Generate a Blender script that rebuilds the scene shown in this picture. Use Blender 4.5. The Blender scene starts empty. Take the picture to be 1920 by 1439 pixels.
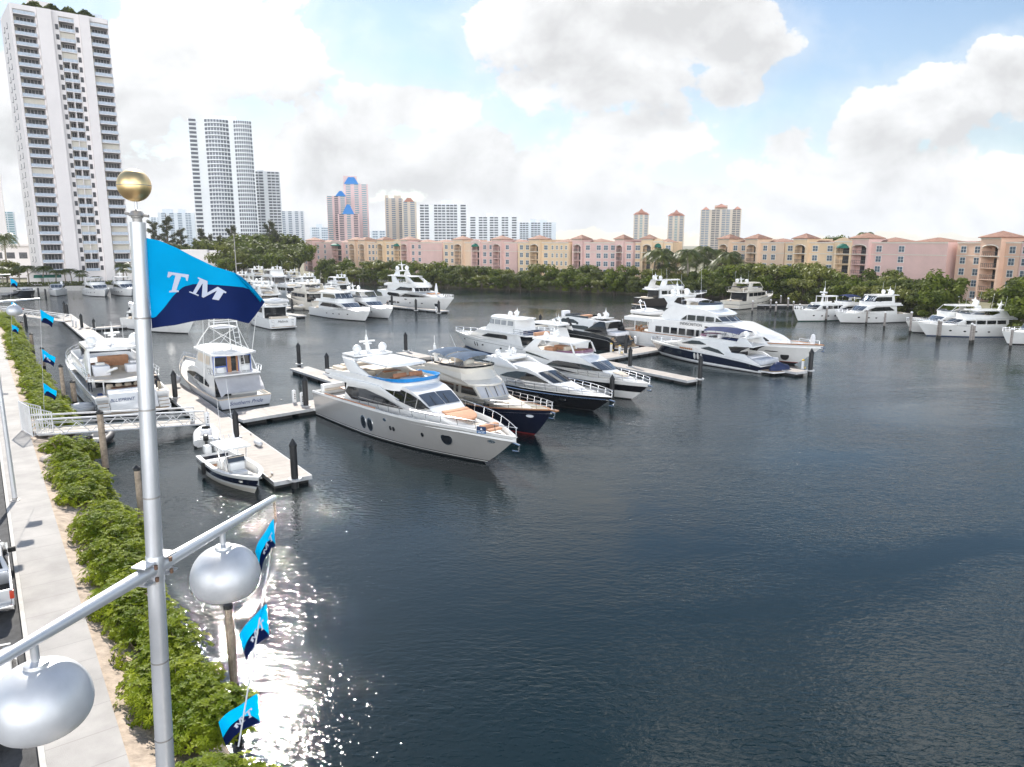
import bpy, bmesh, math, random
from mathutils import Vector, Matrix, Quaternion

R = math.radians
sc = bpy.context.scene
COL = sc.collection
random.seed(7)

# ---------------------------------------------------------------- camera
F = 1360.0                      # focal length in pixels of the 1920 px wide photograph
TH = math.atan(263.5 / F)       # downward pitch
CH = 15.5                       # camera height over the water
cam = bpy.data.cameras.new('camera')
cam.sensor_width = 36.0
cam.lens = 36.0 * F / 1920.0
cam.clip_start = 0.1
cam.clip_end = 9000
camo = bpy.data.objects.new('camera', cam)
camo.location = (0, 0, CH)
camo.rotation_euler = (math.pi / 2 - TH, 0, 0)
COL.objects.link(camo)
sc.camera = camo

# ---------------------------------------------------------------- light
SUN_AZ, SUN_EL = R(-22.0), R(38.0)
sunv = Vector((math.sin(SUN_AZ) * math.cos(SUN_EL), math.cos(SUN_AZ) * math.cos(SUN_EL), math.sin(SUN_EL)))
sl = bpy.data.lights.new('sun', 'SUN')
sl.energy = 2.9
sl.angle = R(0.5)
sl.color = (1.0, 0.95, 0.87)
so = bpy.data.objects.new('sun', sl)
so.rotation_euler = sunv.to_track_quat('Z', 'Y').to_euler()
so.location = sunv * 300
COL.objects.link(so)

# ---------------------------------------------------------------- colour management
vs = sc.view_settings
vs.view_transform = 'Standard'
vs.look = 'None'
vs.gamma = 1.0
vs.use_curve_mapping = False
vs.exposure = 1.42
try:
    sc.cycles.max_bounces = 6
    sc.cycles.diffuse_bounces = 2
    sc.cycles.glossy_bounces = 3
    sc.cycles.transparent_max_bounces = 6
    sc.cycles.volume_bounces = 0
    sc.cycles.caustics_reflective = False
    sc.cycles.caustics_refractive = False
    sc.cycles.use_denoising = True
except Exception:
    pass

# ---------------------------------------------------------------- world: sky texture + procedural cumulus
SKY = 0.05
world = bpy.data.worlds.new('World')
sc.world = world
world.use_nodes = True
nt = world.node_tree
nt.nodes.clear()
N = nt.nodes.new
LK = nt.links.new


def mth(op, a, b=None, c=None, clamp=False):
    n = N('ShaderNodeMath')
    n.operation = op
    n.use_clamp = clamp
    for i, v in enumerate((a, b, c)):
        if v is None:
            continue
        if isinstance(v, (int, float)):
            n.inputs[i].default_value = v
        else:
            LK(v, n.inputs[i])
    return n.outputs[0]


def smooth(v, a, b):
    n = N('ShaderNodeMapRange')
    n.interpolation_type = 'SMOOTHSTEP'
    LK(v, n.inputs['Value'])
    n.inputs['From Min'].default_value = a
    n.inputs['From Max'].default_value = b
    return n.outputs['Result']


tc = N('ShaderNodeTexCoord')
sep = N('ShaderNodeSeparateXYZ')
LK(tc.outputs['Generated'], sep.inputs[0])
ay = mth('MAXIMUM', mth('ABSOLUTE', sep.outputs[1]), 0.12)
U = mth('DIVIDE', sep.outputs[0], ay)
V = mth('DIVIDE', sep.outputs[2], ay)
comb = N('ShaderNodeCombineXYZ')
LK(U, comb.inputs[0])
LK(V, comb.inputs[1])


def noise_tex(scale, detail, rough, off=(0, 0, 0), sy=1.35, dist=0.0):
    mp = N('ShaderNodeMapping')
    LK(comb.outputs[0], mp.inputs[0])
    mp.inputs['Location'].default_value = off
    mp.inputs['Scale'].default_value = (1, sy, 1)
    n = N('ShaderNodeTexNoise')
    n.inputs['Scale'].default_value = scale
    n.inputs['Detail'].default_value = detail
    n.inputs['Roughness'].default_value = rough
    n.inputs['Distortion'].default_value = dist
    LK(mp.outputs[0], n.inputs['Vector'])
    return n.outputs['Fac']


def uv_of(px, py):
    xc = (px - 960) / F
    yc = (719.5 - py) / F
    d = (xc, math.cos(TH) + yc * math.sin(TH), -math.sin(TH) + yc * math.cos(TH))
    return d[0] / d[1], d[2] / d[1]


# cumulus masses: centre and half size in photograph pixels, turned into directions of the sky
CLOUDS = [(300, 120, 330, 175), (120, 260, 330, 230), (420, 60, 190, 120), (520, 120, 105, 85), (300, 330, 420, 110),
          (600, 280, 190, 78), (640, 340, 230, 95), (790, 345, 210, 75), (790, 392, 220, 50), (480, 420, 500, 70),
          (770, 195, 150, 62), (1010, 60, 165, 130), (1130, 130, 250, 150), (1260, 40, 300, 100), (1380, 90, 130, 80), (1360, 165, 95, 60),
          (1180, 240, 200, 95), (880, 300, 130, 85), (1000, 340, 260, 85), (1140, 390, 420, 66),
          (1500, 330, 150, 80), (1480, 270, 85, 62), (1640, 265, 150, 110), (1790, 200, 150, 120), (1900, 130, 110, 130),
          (1720, 340, 330, 95), (1860, 90, 90, 60), (1590, 400, 520, 60), (1950, 30, 90, 50), (800, 405, 520, 62),
          (60, -170, 420, 170), (1000, -130, 230, 120)]
# masses above the frame (they light the scene and lie mirrored in the water): u, v, ru, rv
HIGH = [(0.70, 0.76, 0.30, 0.19), (0.30, 0.80, 0.16, 0.10), (-0.9, 0.5, 0.45, 0.25), (1.35, 0.5, 0.35, 0.2), (-1.6, 0.35, 0.5, 0.22), (1.6, 0.15, 0.5, 0.15)]
ell = []
for (px, py, rx, ry) in CLOUDS:
    u, v = uv_of(px, py)
    ell.append((u, v, rx / F * 0.98, ry / F * 0.98))
ell += HIGH
field = None
for (u, v, ru, rv) in ell:
    a = mth('MULTIPLY', mth('SUBTRACT', U, u), 1 / ru)
    b = mth('MULTIPLY', mth('SUBTRACT', V, v), 1 / rv)
    d = mth('SQRT', mth('ADD', mth('MULTIPLY', a, a), mth('MULTIPLY', b, b)))
    e = mth('SUBTRACT', 1.0, d)
    field = e if field is None else mth('SMOOTH_MAX', field, e, 0.22)
# clear blue windows in the upper right sky
for (u, v, ru, rv) in [(0.60, 0.40, 0.34, 0.20), (0.05, 0.52, 0.22, 0.12)]:
    a = mth('MULTIPLY', mth('SUBTRACT', U, u), 1 / ru)
    b = mth('MULTIPLY', mth('SUBTRACT', V, v), 1 / rv)
    d = mth('SQRT', mth('ADD', mth('MULTIPLY', a, a), mth('MULTIPLY', b, b)))
    field = mth('SUBTRACT', field, mth('MULTIPLY', mth('MAXIMUM', mth('SUBTRACT', 1.0, d), 0.0), 2.2))
n1 = noise_tex(5.5, 9, 0.56, (3.1, 1.7, 0), 1.25, 0.25)
n2 = noise_tex(15.0, 8, 0.64, (9.1, 4.7, 0), 1.2, 0.3)
nn = mth('ADD', mth('MULTIPLY', mth('SUBTRACT', n1, 0.5), 2.3), mth('MULTIPLY', mth('SUBTRACT', n2, 0.5), 1.25))
dens = mth('ADD', mth('SUBTRACT', field, 0.16), nn)
mask = smooth(dens, -0.02, 0.19)
thin = mth('MULTIPLY', smooth(dens, -0.7, 0.1), 0.25)
mask = mth('MAXIMUM', mask, mth('ADD', thin, mth('MULTIPLY', mth('SUBTRACT', 1.0, smooth(V, 0.2, 0.36)), 0.10)))
# light: rims near the sun side glow, thick middles go grey
n3 = noise_tex(5.5, 9, 0.56, (3.1 - 0.012, 1.7 + 0.045, 0), 1.25, 0.25)
rim = mth('MULTIPLY', mth('SUBTRACT', n1, n3), 2.6)
n4 = noise_tex(2.6, 5, 0.5, (6.0, 2.0, 0), 1.6, 0.2)
grey = mth('MULTIPLY', smooth(mth('ADD', mth('MULTIPLY', dens, 0.55), mth('MULTIPLY', n4, 0.9)), 0.5, 1.25), 0.13)
lum = mth('SUBTRACT', mth('ADD', 0.735, mth('MULTIPLY', rim, 0.38)), grey)
lum = mth('MAXIMUM', lum, 0.58)
# the sun's glare brightens the sky round it
dotn = N('ShaderNodeVectorMath')
dotn.operation = 'DOT_PRODUCT'
nrm = N('ShaderNodeVectorMath')
nrm.operation = 'NORMALIZE'
LK(tc.outputs['Generated'], nrm.inputs[0])
LK(nrm.outputs[0], dotn.inputs[0])
dotn.inputs[1].default_value = sunv
glare = mth('MULTIPLY', smooth(dotn.outputs['Value'], 0.84, 1.0), 0.35)
lum = mth('ADD', lum, glare)
# unseen clouds behind the camera get added brightness as fill light
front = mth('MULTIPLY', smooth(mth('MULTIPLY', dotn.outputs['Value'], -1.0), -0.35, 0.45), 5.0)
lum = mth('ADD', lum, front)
lum = mth('ADD', lum, mth('MULTIPLY', smooth(V, 0.36, 0.8), 1.0))  # extra brightness for unseen overhead clouds, added for fill and water reflections
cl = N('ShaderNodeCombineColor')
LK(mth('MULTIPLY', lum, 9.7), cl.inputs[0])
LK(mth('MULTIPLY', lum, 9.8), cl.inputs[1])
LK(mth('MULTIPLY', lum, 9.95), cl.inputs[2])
sky = N('ShaderNodeTexSky')
sky.sky_type = 'NISHITA'
sky.sun_disc = False
sky.sun_elevation = SUN_EL
sky.sun_rotation = SUN_AZ
sky.air_density = 1.1
sky.dust_density = 0.3
sky.ozone_density = 2.0
sky.altitude = 0
mx = N('ShaderNodeMix')
mx.data_type = 'RGBA'
LK(mask, mx.inputs['Factor'])
LK(sky.outputs[0], mx.inputs['A'])
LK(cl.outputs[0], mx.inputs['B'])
# hazy white band above the horizon
hz = mth('MULTIPLY', mth('SUBTRACT', 1.0, smooth(V, 0.0, 0.09)), 0.30)
mx2 = N('ShaderNodeMix')
mx2.data_type = 'RGBA'
LK(hz, mx2.inputs['Factor'])
LK(mx.outputs['Result'], mx2.inputs['A'])
mx2.inputs['B'].default_value = (6.9, 7.15, 7.5, 1)
bg = N('ShaderNodeBackground')
bg.inputs['Strength'].default_value = SKY
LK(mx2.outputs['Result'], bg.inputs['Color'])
out = N('ShaderNodeOutputWorld')
LK(bg.outputs[0], out.inputs['Surface'])


# ================================================================ helpers
def gp(px, py, z=0.0):
    """the point at height z that lies on the line of sight of a photograph pixel"""
    xc = (px - 960) / F
    yc = (719.5 - py) / F
    dx, dy, dz = xc, math.cos(TH) + yc * math.sin(TH), -math.sin(TH) + yc * math.cos(TH)
    t = (z - CH) / dz
    return Vector((dx * t, dy * t, z))


def cp(px, py, depth):
    xc = (px - 960) / F
    yc = (719.5 - py) / F
    c, s = math.cos(TH), math.sin(TH)
    return Vector((xc * depth, (c + yc * s) * depth, CH + (-s + yc * c) * depth))


MATS = {}


def mat(name, col, rough=0.5, metal=0.0, var=0.08, scale=1.5, bump=0.0, bscale=20.0, spec=0.5, coat=0.0, col2=None, lo=0.35, hi=0.65, emit=None):
    if name in MATS:
        return MATS[name]
    m = bpy.data.materials.new(name)
    m.use_nodes = True
    t = m.node_tree
    p = t.nodes['Principled BSDF']
    p.inputs['Roughness'].default_value = rough
    p.inputs['Metallic'].default_value = metal
    p.inputs['Specular IOR Level'].default_value = spec
    p.inputs['Coat Weight'].default_value = coat
    c = Vector(col)
    tco = t.nodes.new('ShaderNodeTexCoord')
    if var > 0 or col2:
        nz = t.nodes.new('ShaderNodeTexNoise')
        nz.inputs['Scale'].default_value = scale
        nz.inputs['Detail'].default_value = 5
        nz.inputs['Roughness'].default_value = 0.6
        t.links.new(tco.outputs['Object'], nz.inputs['Vector'])
        rp = t.nodes.new('ShaderNodeValToRGB')
        a = c * (1 - var)
        b = Vector(col2) if col2 else c * (1 + var)
        rp.color_ramp.elements[0].color = (*a, 1)
        rp.color_ramp.elements[1].color = (*[min(1, q) for q in b], 1)
        rp.color_ramp.elements[0].position = lo
        rp.color_ramp.elements[1].position = hi
        t.links.new(nz.outputs['Fac'], rp.inputs[0])
        t.links.new(rp.outputs[0], p.inputs['Base Color'])
    else:
        p.inputs['Base Color'].default_value = (*c, 1)
    if bump > 0:
        nb = t.nodes.new('ShaderNodeTexNoise')
        nb.inputs['Scale'].default_value = bscale
        nb.inputs['Detail'].default_value = 4
        t.links.new(tco.outputs['Object'], nb.inputs['Vector'])
        bn = t.nodes.new('ShaderNodeBump')
        bn.inputs['Strength'].default_value = bump
        bn.inputs['Distance'].default_value = 0.05
        t.links.new(nb.outputs['Fac'], bn.inputs['Height'])
        t.links.new(bn.outputs[0], p.inputs['Normal'])
    if emit:
        p.inputs['Emission Color'].default_value = (*emit, 1)
    MATS[name] = m
    return m


def leafmat(name, c1, c2, trans=0.25, rough=0.5, scale=0.6):
    if name in MATS:
        return MATS[name]
    m = mat(name, c1, rough, 0, 0.15, scale, col2=c2)
    t = m.node_tree
    p = t.nodes['Principled BSDF']
    p.inputs['Specular IOR Level'].default_value = 0.12
    o = t.nodes['Material Output']
    tr = t.nodes.new('ShaderNodeBsdfTranslucent')
    mx_ = t.nodes.new('ShaderNodeMixShader')
    mx_.inputs[0].default_value = trans
    src = p.inputs['Base Color'].links[0].from_socket
    t.links.new(src, tr.inputs['Color'])
    t.links.new(p.outputs[0], mx_.inputs[1])
    t.links.new(tr.outputs[0], mx_.inputs[2])
    t.links.new(mx_.outputs[0], o.inputs['Surface'])
    return m


def tag(o, label=None, cat=None, group=None, kind=None):
    if label:
        o['label'] = label
    if cat:
        o['category'] = cat
    if group:
        o['group'] = group
    if kind:
        o['kind'] = kind
    return o


def thing(name, label, cat, loc=(0, 0, 0), rz=0.0, group=None):
    o = bpy.data.objects.new(name, None)
    o.empty_display_size = 0.3
    o.location = loc
    o.rotation_euler = (0, 0, rz)
    COL.objects.link(o)
    return tag(o, label, cat, group)


def link(name, me, parent=None, loc=None, rz=None):
    o = bpy.data.objects.new(name, me)
    COL.objects.link(o)
    if parent:
        o.parent = parent
    if loc is not None:
        o.location = loc
    if rz is not None:
        o.rotation_euler = (0, 0, rz)
    return o


def dup(root, loc, rz=0.0, label=None, group=None, scale=None):
    r = root.copy()
    COL.objects.link(r)
    r.location = loc
    r.rotation_euler = (0, 0, rz)
    if scale is not None:
        r.scale = scale if not isinstance(scale, (int, float)) else (scale,) * 3
    if label:
        r['label'] = label
    if group:
        r['group'] = group
    for ch in list(root.children):
        c = ch.copy()
        COL.objects.link(c)
        c.parent = r
        for g in ch.children:
            d = g.copy()
            COL.objects.link(d)
            d.parent = c
    return r


class MB:
    """collects simple shapes into one mesh"""

    def __init__(s):
        s.bm = bmesh.new()
        s.mi = 0

    def face(s, vs, mi=None):
        try:
            f = s.bm.faces.new(vs)
            f.material_index = s.mi if mi is None else mi
            return f
        except ValueError:
            return None

    def poly(s, pts, mi=None):
        return s.face([s.bm.verts.new(p) for p in pts], mi)

    def box(s, x0, x1, y0, y1, z0, z1, mi=None):
        v = [s.bm.verts.new(p) for p in ((x0, y0, z0), (x1, y0, z0), (x1, y1, z0), (x0, y1, z0), (x0, y0, z1), (x1, y0, z1), (x1, y1, z1), (x0, y1, z1))]
        for q in ((3, 2, 1, 0), (4, 5, 6, 7), (0, 1, 5, 4), (1, 2, 6, 5), (2, 3, 7, 6), (3, 0, 4, 7)):
            s.face([v[i] for i in q], mi)
        return s

    def obox(s, c, sx, sy, sz, rz=0.0, ry=0.0, rx=0.0, taper=1.0, mi=None):
        m = Matrix.Translation(c) @ Matrix.Rotation(rz, 4, 'Z') @ Matrix.Rotation(ry, 4, 'Y') @ Matrix.Rotation(rx, 4, 'X')
        v = []
        for z, k in ((-.5, 1), (.5, taper)):
            for x, y in ((-.5, -.5), (.5, -.5), (.5, .5), (-.5, .5)):
                v.append(s.bm.verts.new(m @ Vector((x * sx * k, y * sy * k, z * sz))))
        for q in ((3, 2, 1, 0), (4, 5, 6, 7), (0, 1, 5, 4), (1, 2, 6, 5), (2, 3, 7, 6), (3, 0, 4, 7)):
            s.face([v[i] for i in q], mi)
        return s

    def rbox(s, x0, x1, y0, y1, z0, z1, r=0.08, mi=None, seg=2):
        """box with rounded edges"""
        b = bmesh.new()
        bmesh.ops.create_cube(b, size=1)
        for v in b.verts:
            v.co = Vector(((x0 + x1) / 2 + v.co.x * (x1 - x0), (y0 + y1) / 2 + v.co.y * (y1 - y0), (z0 + z1) / 2 + v.co.z * (z1 - z0)))
        r = min(r, (x1 - x0) * .45, (y1 - y0) * .45, (z1 - z0) * .45)
        bmesh.ops.bevel(b, geom=list(b.edges) + list(b.verts), offset=r, segments=seg, affect='EDGES', profile=0.5)
        mp = {v: s.bm.verts.new(v.co) for v in b.verts}
        for f in b.faces:
            s.face([mp[v] for v in f.verts], mi)
        b.free()
        return s

    def tube(s, pts, r, n=6, mi=None, closed=False, caps=True):
        pts = [Vector(p) for p in pts]
        rr = r if isinstance(r, (list, tuple)) else [r] * len(pts)
        rings = []
        m = len(pts)
        for i, p in enumerate(pts):
            if closed:
                d = pts[(i + 1) % m] - pts[i - 1]
            else:
                d = pts[min(i + 1, m - 1)] - pts[max(i - 1, 0)]
            d = d.normalized() if d.length > 1e-9 else Vector((0, 0, 1))
            a = Vector((0, 0, 1)) if abs(d.z) < 0.9 else Vector((1, 0, 0))
            u = d.cross(a).normalized()
            w = d.cross(u).normalized()
            rings.append([s.bm.verts.new(p + (u * math.cos(2 * math.pi * k / n) + w * math.sin(2 * math.pi * k / n)) * rr[i]) for k in range(n)])
        for i in range(m if closed else m - 1):
            a, b = rings[i], rings[(i + 1) % m]
            for k in range(n):
                s.face([a[k], a[(k + 1) % n], b[(k + 1) % n], b[k]], mi)
        if caps and not closed:
            s.face(rings[0][::-1], mi)
            s.face(rings[-1], mi)
        return s

    def lathe(s, prof, c=(0, 0, 0), n=16, mi=None, mat4=None, sx=1.0, sy=1.0):
        c = Vector(c)
        rings = []
        for r, z in prof:
            ring = []
            for k in range(n):
                a = 2 * math.pi * k / n
                p = Vector((math.cos(a) * r * sx, math.sin(a) * r * sy, z))
                if mat4:
                    p = mat4 @ p
                ring.append(s.bm.verts.new(c + p))
            rings.append(ring)
        for a, b in zip(rings, rings[1:]):
            for k in range(n):
                s.face([a[k], a[(k + 1) % n], b[(k + 1) % n], b[k]], mi)
        s.face(rings[0][::-1], mi)
        s.face(rings[-1], mi)
        return s

    def prism(s, pts, vec, mi=None):
        """closed outline (3-D points in one plane) pushed along vec"""
        vec = Vector(vec)
        a = [s.bm.verts.new(Vector(p)) for p in pts]
        b = [s.bm.verts.new(Vector(p) + vec) for p in pts]
        f1 = s.face(a, mi)
        f2 = s.face(b[::-1], mi)
        n = len(a)
        for i in range(n):
            s.face([a[i], b[i], b[(i + 1) % n], a[(i + 1) % n]], mi)
        return s

    def build(s, name, mats, parent=None, loc=None, rz=None, ang=35.0, recalc=True, bevel=0.0):
        bm = s.bm
        if recalc:
            bmesh.ops.recalc_face_normals(bm, faces=bm.faces)
        if bevel > 0:
            es = [e for e in bm.edges if len(e.link_faces) == 2 and e.calc_face_angle(0) > R(30)]
            bmesh.ops.bevel(bm, geom=es, offset=bevel, segments=2, affect='EDGES', profile=0.5, clamp_overlap=True)
        big = [f for f in bm.faces if len(f.verts) > 4]
        if big:
            bmesh.ops.triangulate(bm, faces=big)
        lim = R(ang)
        for f in bm.faces:
            f.smooth = True
        for e in bm.edges:
            if len(e.link_faces) != 2 or e.calc_face_angle(0) > lim:
                e.smooth = False
        me = bpy.data.meshes.new(name)
        bm.to_mesh(me)
        bm.free()
        for m in (mats if isinstance(mats, (list, tuple)) else [mats]):
            me.materials.append(m)
        return link(name, me, parent, loc, rz)


def sphere_prof(r, n=8, z0=0.0, squash=1.0, lo=-90, hi=90):
    return [(max(1e-3, r * math.cos(R(lo + (hi - lo) * i / n))), z0 + r * squash * math.sin(R(lo + (hi - lo) * i / n))) for i in range(n + 1)]


def text_mesh(txt, size, name, m, parent, mat4, shear=0.0, extrude=0.004):
    cu = bpy.data.curves.new(name, 'FONT')
    cu.body = txt
    cu.size = size
    cu.align_x = 'CENTER'
    cu.align_y = 'CENTER'
    cu.extrude = extrude
    cu.shear = shear
    o = bpy.data.objects.new(name, cu)
    COL.objects.link(o)
    bpy.context.view_layer.update()
    me = bpy.data.meshes.new_from_object(o.evaluated_get(bpy.context.evaluated_depsgraph_get()))
    bpy.data.objects.remove(o)
    me.materials.clear()
    me.materials.append(m)
    t = link(name, me, parent)
    t.matrix_local = mat4
    return t


def lerp(a, b, t):
    return a + (b - a) * t


def interp(pts, x):
    if x <= pts[0][0]:
        return pts[0][1]
    for (a, b), (c, d) in zip(pts, pts[1:]):
        if x <= c:
            return b if c == a else b + (d - b) * (x - a) / (c - a)
    return pts[-1][1]


# ---------------------------------------------------------------- materials
WHITE = mat('gelcoat_white', (0.80, 0.80, 0.79), 0.22, var=0.03, coat=0.4)
CREAM = mat('gelcoat_cream', (0.70, 0.66, 0.58), 0.25, var=0.03, coat=0.3)
SILVER = mat('hull_pearl_grey', (0.47, 0.46, 0.445), 0.2, 0.25, var=0.02, coat=0.6)
NAVY = mat('hull_navy', (0.009, 0.013, 0.032), 0.08, var=0.05, coat=0.8)
BLACK = mat('hull_black', (0.010, 0.011, 0.014), 0.07, var=0.05, coat=0.8)
DGREY = mat('hull_dark_grey', (0.035, 0.042, 0.05), 0.12, 0.3, var=0.05, coat=0.6)
BOOT = mat('boot_top_black', (0.012, 0.012, 0.014), 0.5, var=0.2)
REDB = mat('antifouling_red', (0.25, 0.02, 0.02), 0.6)
BLUEB = mat('antifouling_blue', (0.02, 0.05, 0.14), 0.6)
GREENB = mat('stripe_green', (0.01, 0.06, 0.045), 0.4)
GLASS = mat('yacht_glass_dark', (0.012, 0.014, 0.017), 0.04, var=0.1, spec=0.8)
GLASSB = mat('windscreen_grey', (0.06, 0.075, 0.10), 0.06, var=0.15, spec=0.8)
SHADE = mat('windscreen_cover_mesh', (0.52, 0.53, 0.56), 0.7, var=0.04)
TEAK = mat('teak_deck', (0.42, 0.30, 0.19), 0.65, var=0.12, scale=6)
TEAKP = mat('teak_pale', (0.58, 0.50, 0.41), 0.7, var=0.08, scale=5)
VARN = mat('varnished_teak_rail', (0.42, 0.20, 0.09), 0.25, coat=0.6)
DECKW = mat('deck_nonskid', (0.66, 0.64, 0.60), 0.6, var=0.04)
STEEL = mat('polished_steel', (0.75, 0.76, 0.78), 0.18, 1.0, var=0.03)
TAN = mat('cushion_tan', (0.55, 0.29, 0.17), 0.8, var=0.08, scale=4)
WOODT = mat('table_wood', (0.30, 0.13, 0.06), 0.4, var=0.15, scale=5)
BEIGE = mat('cushion_beige', (0.62, 0.54, 0.44), 0.8, var=0.06)
CWHITE = mat('canvas_white', (0.74, 0.74, 0.76), 0.8, var=0.05)
CBLUE = mat('canvas_blue', (0.02, 0.045, 0.17), 0.75, var=0.15)
CDENIM = mat('canvas_denim', (0.10, 0.17, 0.28), 0.8, var=0.15)
CNAVY = mat('canvas_navy', (0.006, 0.018, 0.075), 0.7, var=0.2)
CBLACK = mat('canvas_black', (0.02, 0.02, 0.022), 0.8, var=0.2)
RUBBER = mat('rubber_black', (0.02, 0.02, 0.02), 0.7, var=0.2)
TUBEW = mat('inflatable_white', (0.66, 0.66, 0.66), 0.55, var=0.05)
ACRYL = mat('acrylic_blue', (0.02, 0.28, 0.70), 0.1, var=0.1, spec=0.7)
MAUVE = mat('acrylic_mauve', (0.22, 0.11, 0.16), 0.12, var=0.15)
DOME = mat('dome_white', (0.80, 0.80, 0.79), 0.35, var=0.02)
# ================================================================ water
def water_mat():
    m = bpy.data.materials.new('harbour_water')
    m.use_nodes = True
    t = m.node_tree
    p = t.nodes['Principled BSDF']
    p.inputs['Base Color'].default_value = (0.004, 0.0125, 0.0155, 1)
    p.inputs['Roughness'].default_value = 0.035
    p.inputs['IOR'].default_value = 1.333
    p.inputs['Specular IOR Level'].default_value = 0.5
    tco = t.nodes.new('ShaderNodeTexCoord')

    def nz(scale, detail, rough, sx=1.0, sy=1.0, rot=0.0, dist=0.0):
        mp = t.nodes.new('ShaderNodeMapping')
        mp.inputs['Scale'].default_value = (sx, sy, 1)
        mp.inputs['Rotation'].default_value = (0, 0, rot)
        t.links.new(tco.outputs['Object'], mp.inputs[0])
        n = t.nodes.new('ShaderNodeTexNoise')
        n.inputs['Scale'].default_value = scale
        n.inputs['Detail'].default_value = detail
        n.inputs['Roughness'].default_value = rough
        n.inputs['Distortion'].default_value = dist
        t.links.new(mp.outputs[0], n.inputs['Vector'])
        return n.outputs['Fac']

    def ma(op, a, b):
        n = t.nodes.new('ShaderNodeMath')
        n.operation = op
        for i, v in enumerate((a, b)):
            if isinstance(v, (int, float)):
                n.inputs[i].default_value = v
            else:
                t.links.new(v, n.inputs[i])
        return n.outputs[0]
    w1 = nz(2.6, 2.5, 0.5, 1.0, 1.8, R(24), 0.5)      # wind ripples
    w2 = nz(0.55, 2, 0.5, 1.0, 1.7, R(-12), 0.3)     # longer waves
    w3 = nz(7.5, 2, 0.5, 1.0, 1.5, R(30))            # small capillary ripples
    h = ma('ADD', ma('ADD', ma('MULTIPLY', w1, 0.040), ma('MULTIPLY', w2, 0.046)), ma('MULTIPLY', w3, 0.008))
    patch = nz(0.028, 4, 0.55, 1.0, 2.2, R(35), 0.8)   # calmer and rougher patches
    mr = t.nodes.new('ShaderNodeMapRange')
    mr.inputs['From Min'].default_value = 0.36
    mr.inputs['From Max'].default_value = 0.66
    mr.inputs['To Min'].default_value = 0.22
    mr.inputs['To Max'].default_value = 1.35
    t.links.new(patch, mr.inputs['Value'])
    bn = t.nodes.new('ShaderNodeBump')
    bn.inputs['Distance'].default_value = 1.0
    t.links.new(mr.outputs[0], bn.inputs['Strength'])
    t.links.new(h, bn.inputs['Height'])
    t.links.new(bn.outputs[0], p.inputs['Normal'])
    return m


WATER = water_mat()
mb = MB()
mb.poly([(-3000, -250, 0), (3000, -250, 0), (3000, 3500, 0), (-3000, 3500, 0)])
tag(mb.build('water', WATER), kind='structure')

# ================================================================ quay along the left
A0 = Vector((-10.0, 16.76, 0))
QW = Vector((-0.59, 0.8074, 0))
QN = Vector((0.8074, 0.59, 0))


def q(s, d, z=0.0):
    p = A0 + QW * s + QN * d
    return Vector((p.x, p.y, z))


ASPH = mat('asphalt', (0.06, 0.06, 0.062), 0.9, var=0.25, scale=3, bump=0.3, bscale=60)
SAND = mat('sandy_soil', (0.46, 0.37, 0.29), 0.95, var=0.25, scale=2.5, bump=0.6, bscale=12)
CONC = mat('concrete_kerb', (0.50, 0.48, 0.45), 0.85, var=0.1, scale=3)
LAND = mat('planted_ground', (0.16, 0.15, 0.09), 0.95, var=0.3, scale=0.3)


def sidewalk_mat():
    m = mat('sidewalk_concrete', (0.37, 0.35, 0.33), 0.85, var=0.14, scale=0.55, bump=0.15, bscale=30)
    t = m.node_tree
    p = t.nodes['Principled BSDF']
    tco = t.nodes.new('ShaderNodeTexCoord')
    sp = t.nodes.new('ShaderNodeSeparateXYZ')
    t.links.new(tco.outputs['Object'], sp.inputs[0])
    a = t.nodes.new('ShaderNodeMath')
    a.operation = 'FRACT'
    dv = t.nodes.new('ShaderNodeMath')
    dv.operation = 'DIVIDE'
    dv.inputs[1].default_value = 1.45
    t.links.new(sp.outputs[0], dv.inputs[0])
    t.links.new(dv.outputs[0], a.inputs[0])
    lt = t.nodes.new('ShaderNodeMath')
    lt.operation = 'LESS_THAN'
    lt.inputs[1].default_value = 0.018
    t.links.new(a.outputs[0], lt.inputs[0])
    mxn = t.nodes.new('ShaderNodeMix')
    mxn.data_type = 'RGBA'
    src = p.inputs['Base Color'].links[0].from_socket
    t.links.new(src, mxn.inputs['A'])
    mxn.inputs['B'].default_value = (0.27, 0.255, 0.24, 1)
    t.links.new(lt.outputs[0], mxn.inputs['Factor'])
    t.links.new(mxn.outputs['Result'], p.inputs['Base Color'])
    return m


def strip(name, s0, s1, d0, d1, z0, z1, m, n=1, zend=None):
    """slab in quay coordinates (own axes: x along the quay, y to the land side)"""
    b = MB()
    b.box(0, s1 - s0, -d1, -d0, z0, z1)
    o = b.build(name, m)
    o.location = A0 + QW * s0
    o.rotation_euler = (0, 0, math.atan2(QW.y, QW.x))
    return o


SIDEW = sidewalk_mat()
tag(strip('sidewalk', -40, 245, -1.77, 0, -0.6, 2.0, SIDEW), kind='structure')
tag(strip('kerb', -40, 245, -1.92, -1.774, 0.5, 1.99, CONC), kind='structure')
tag(strip('car_park', -40, 245, -70, -1.924, -0.6, 1.86, ASPH), kind='structure')
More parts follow.
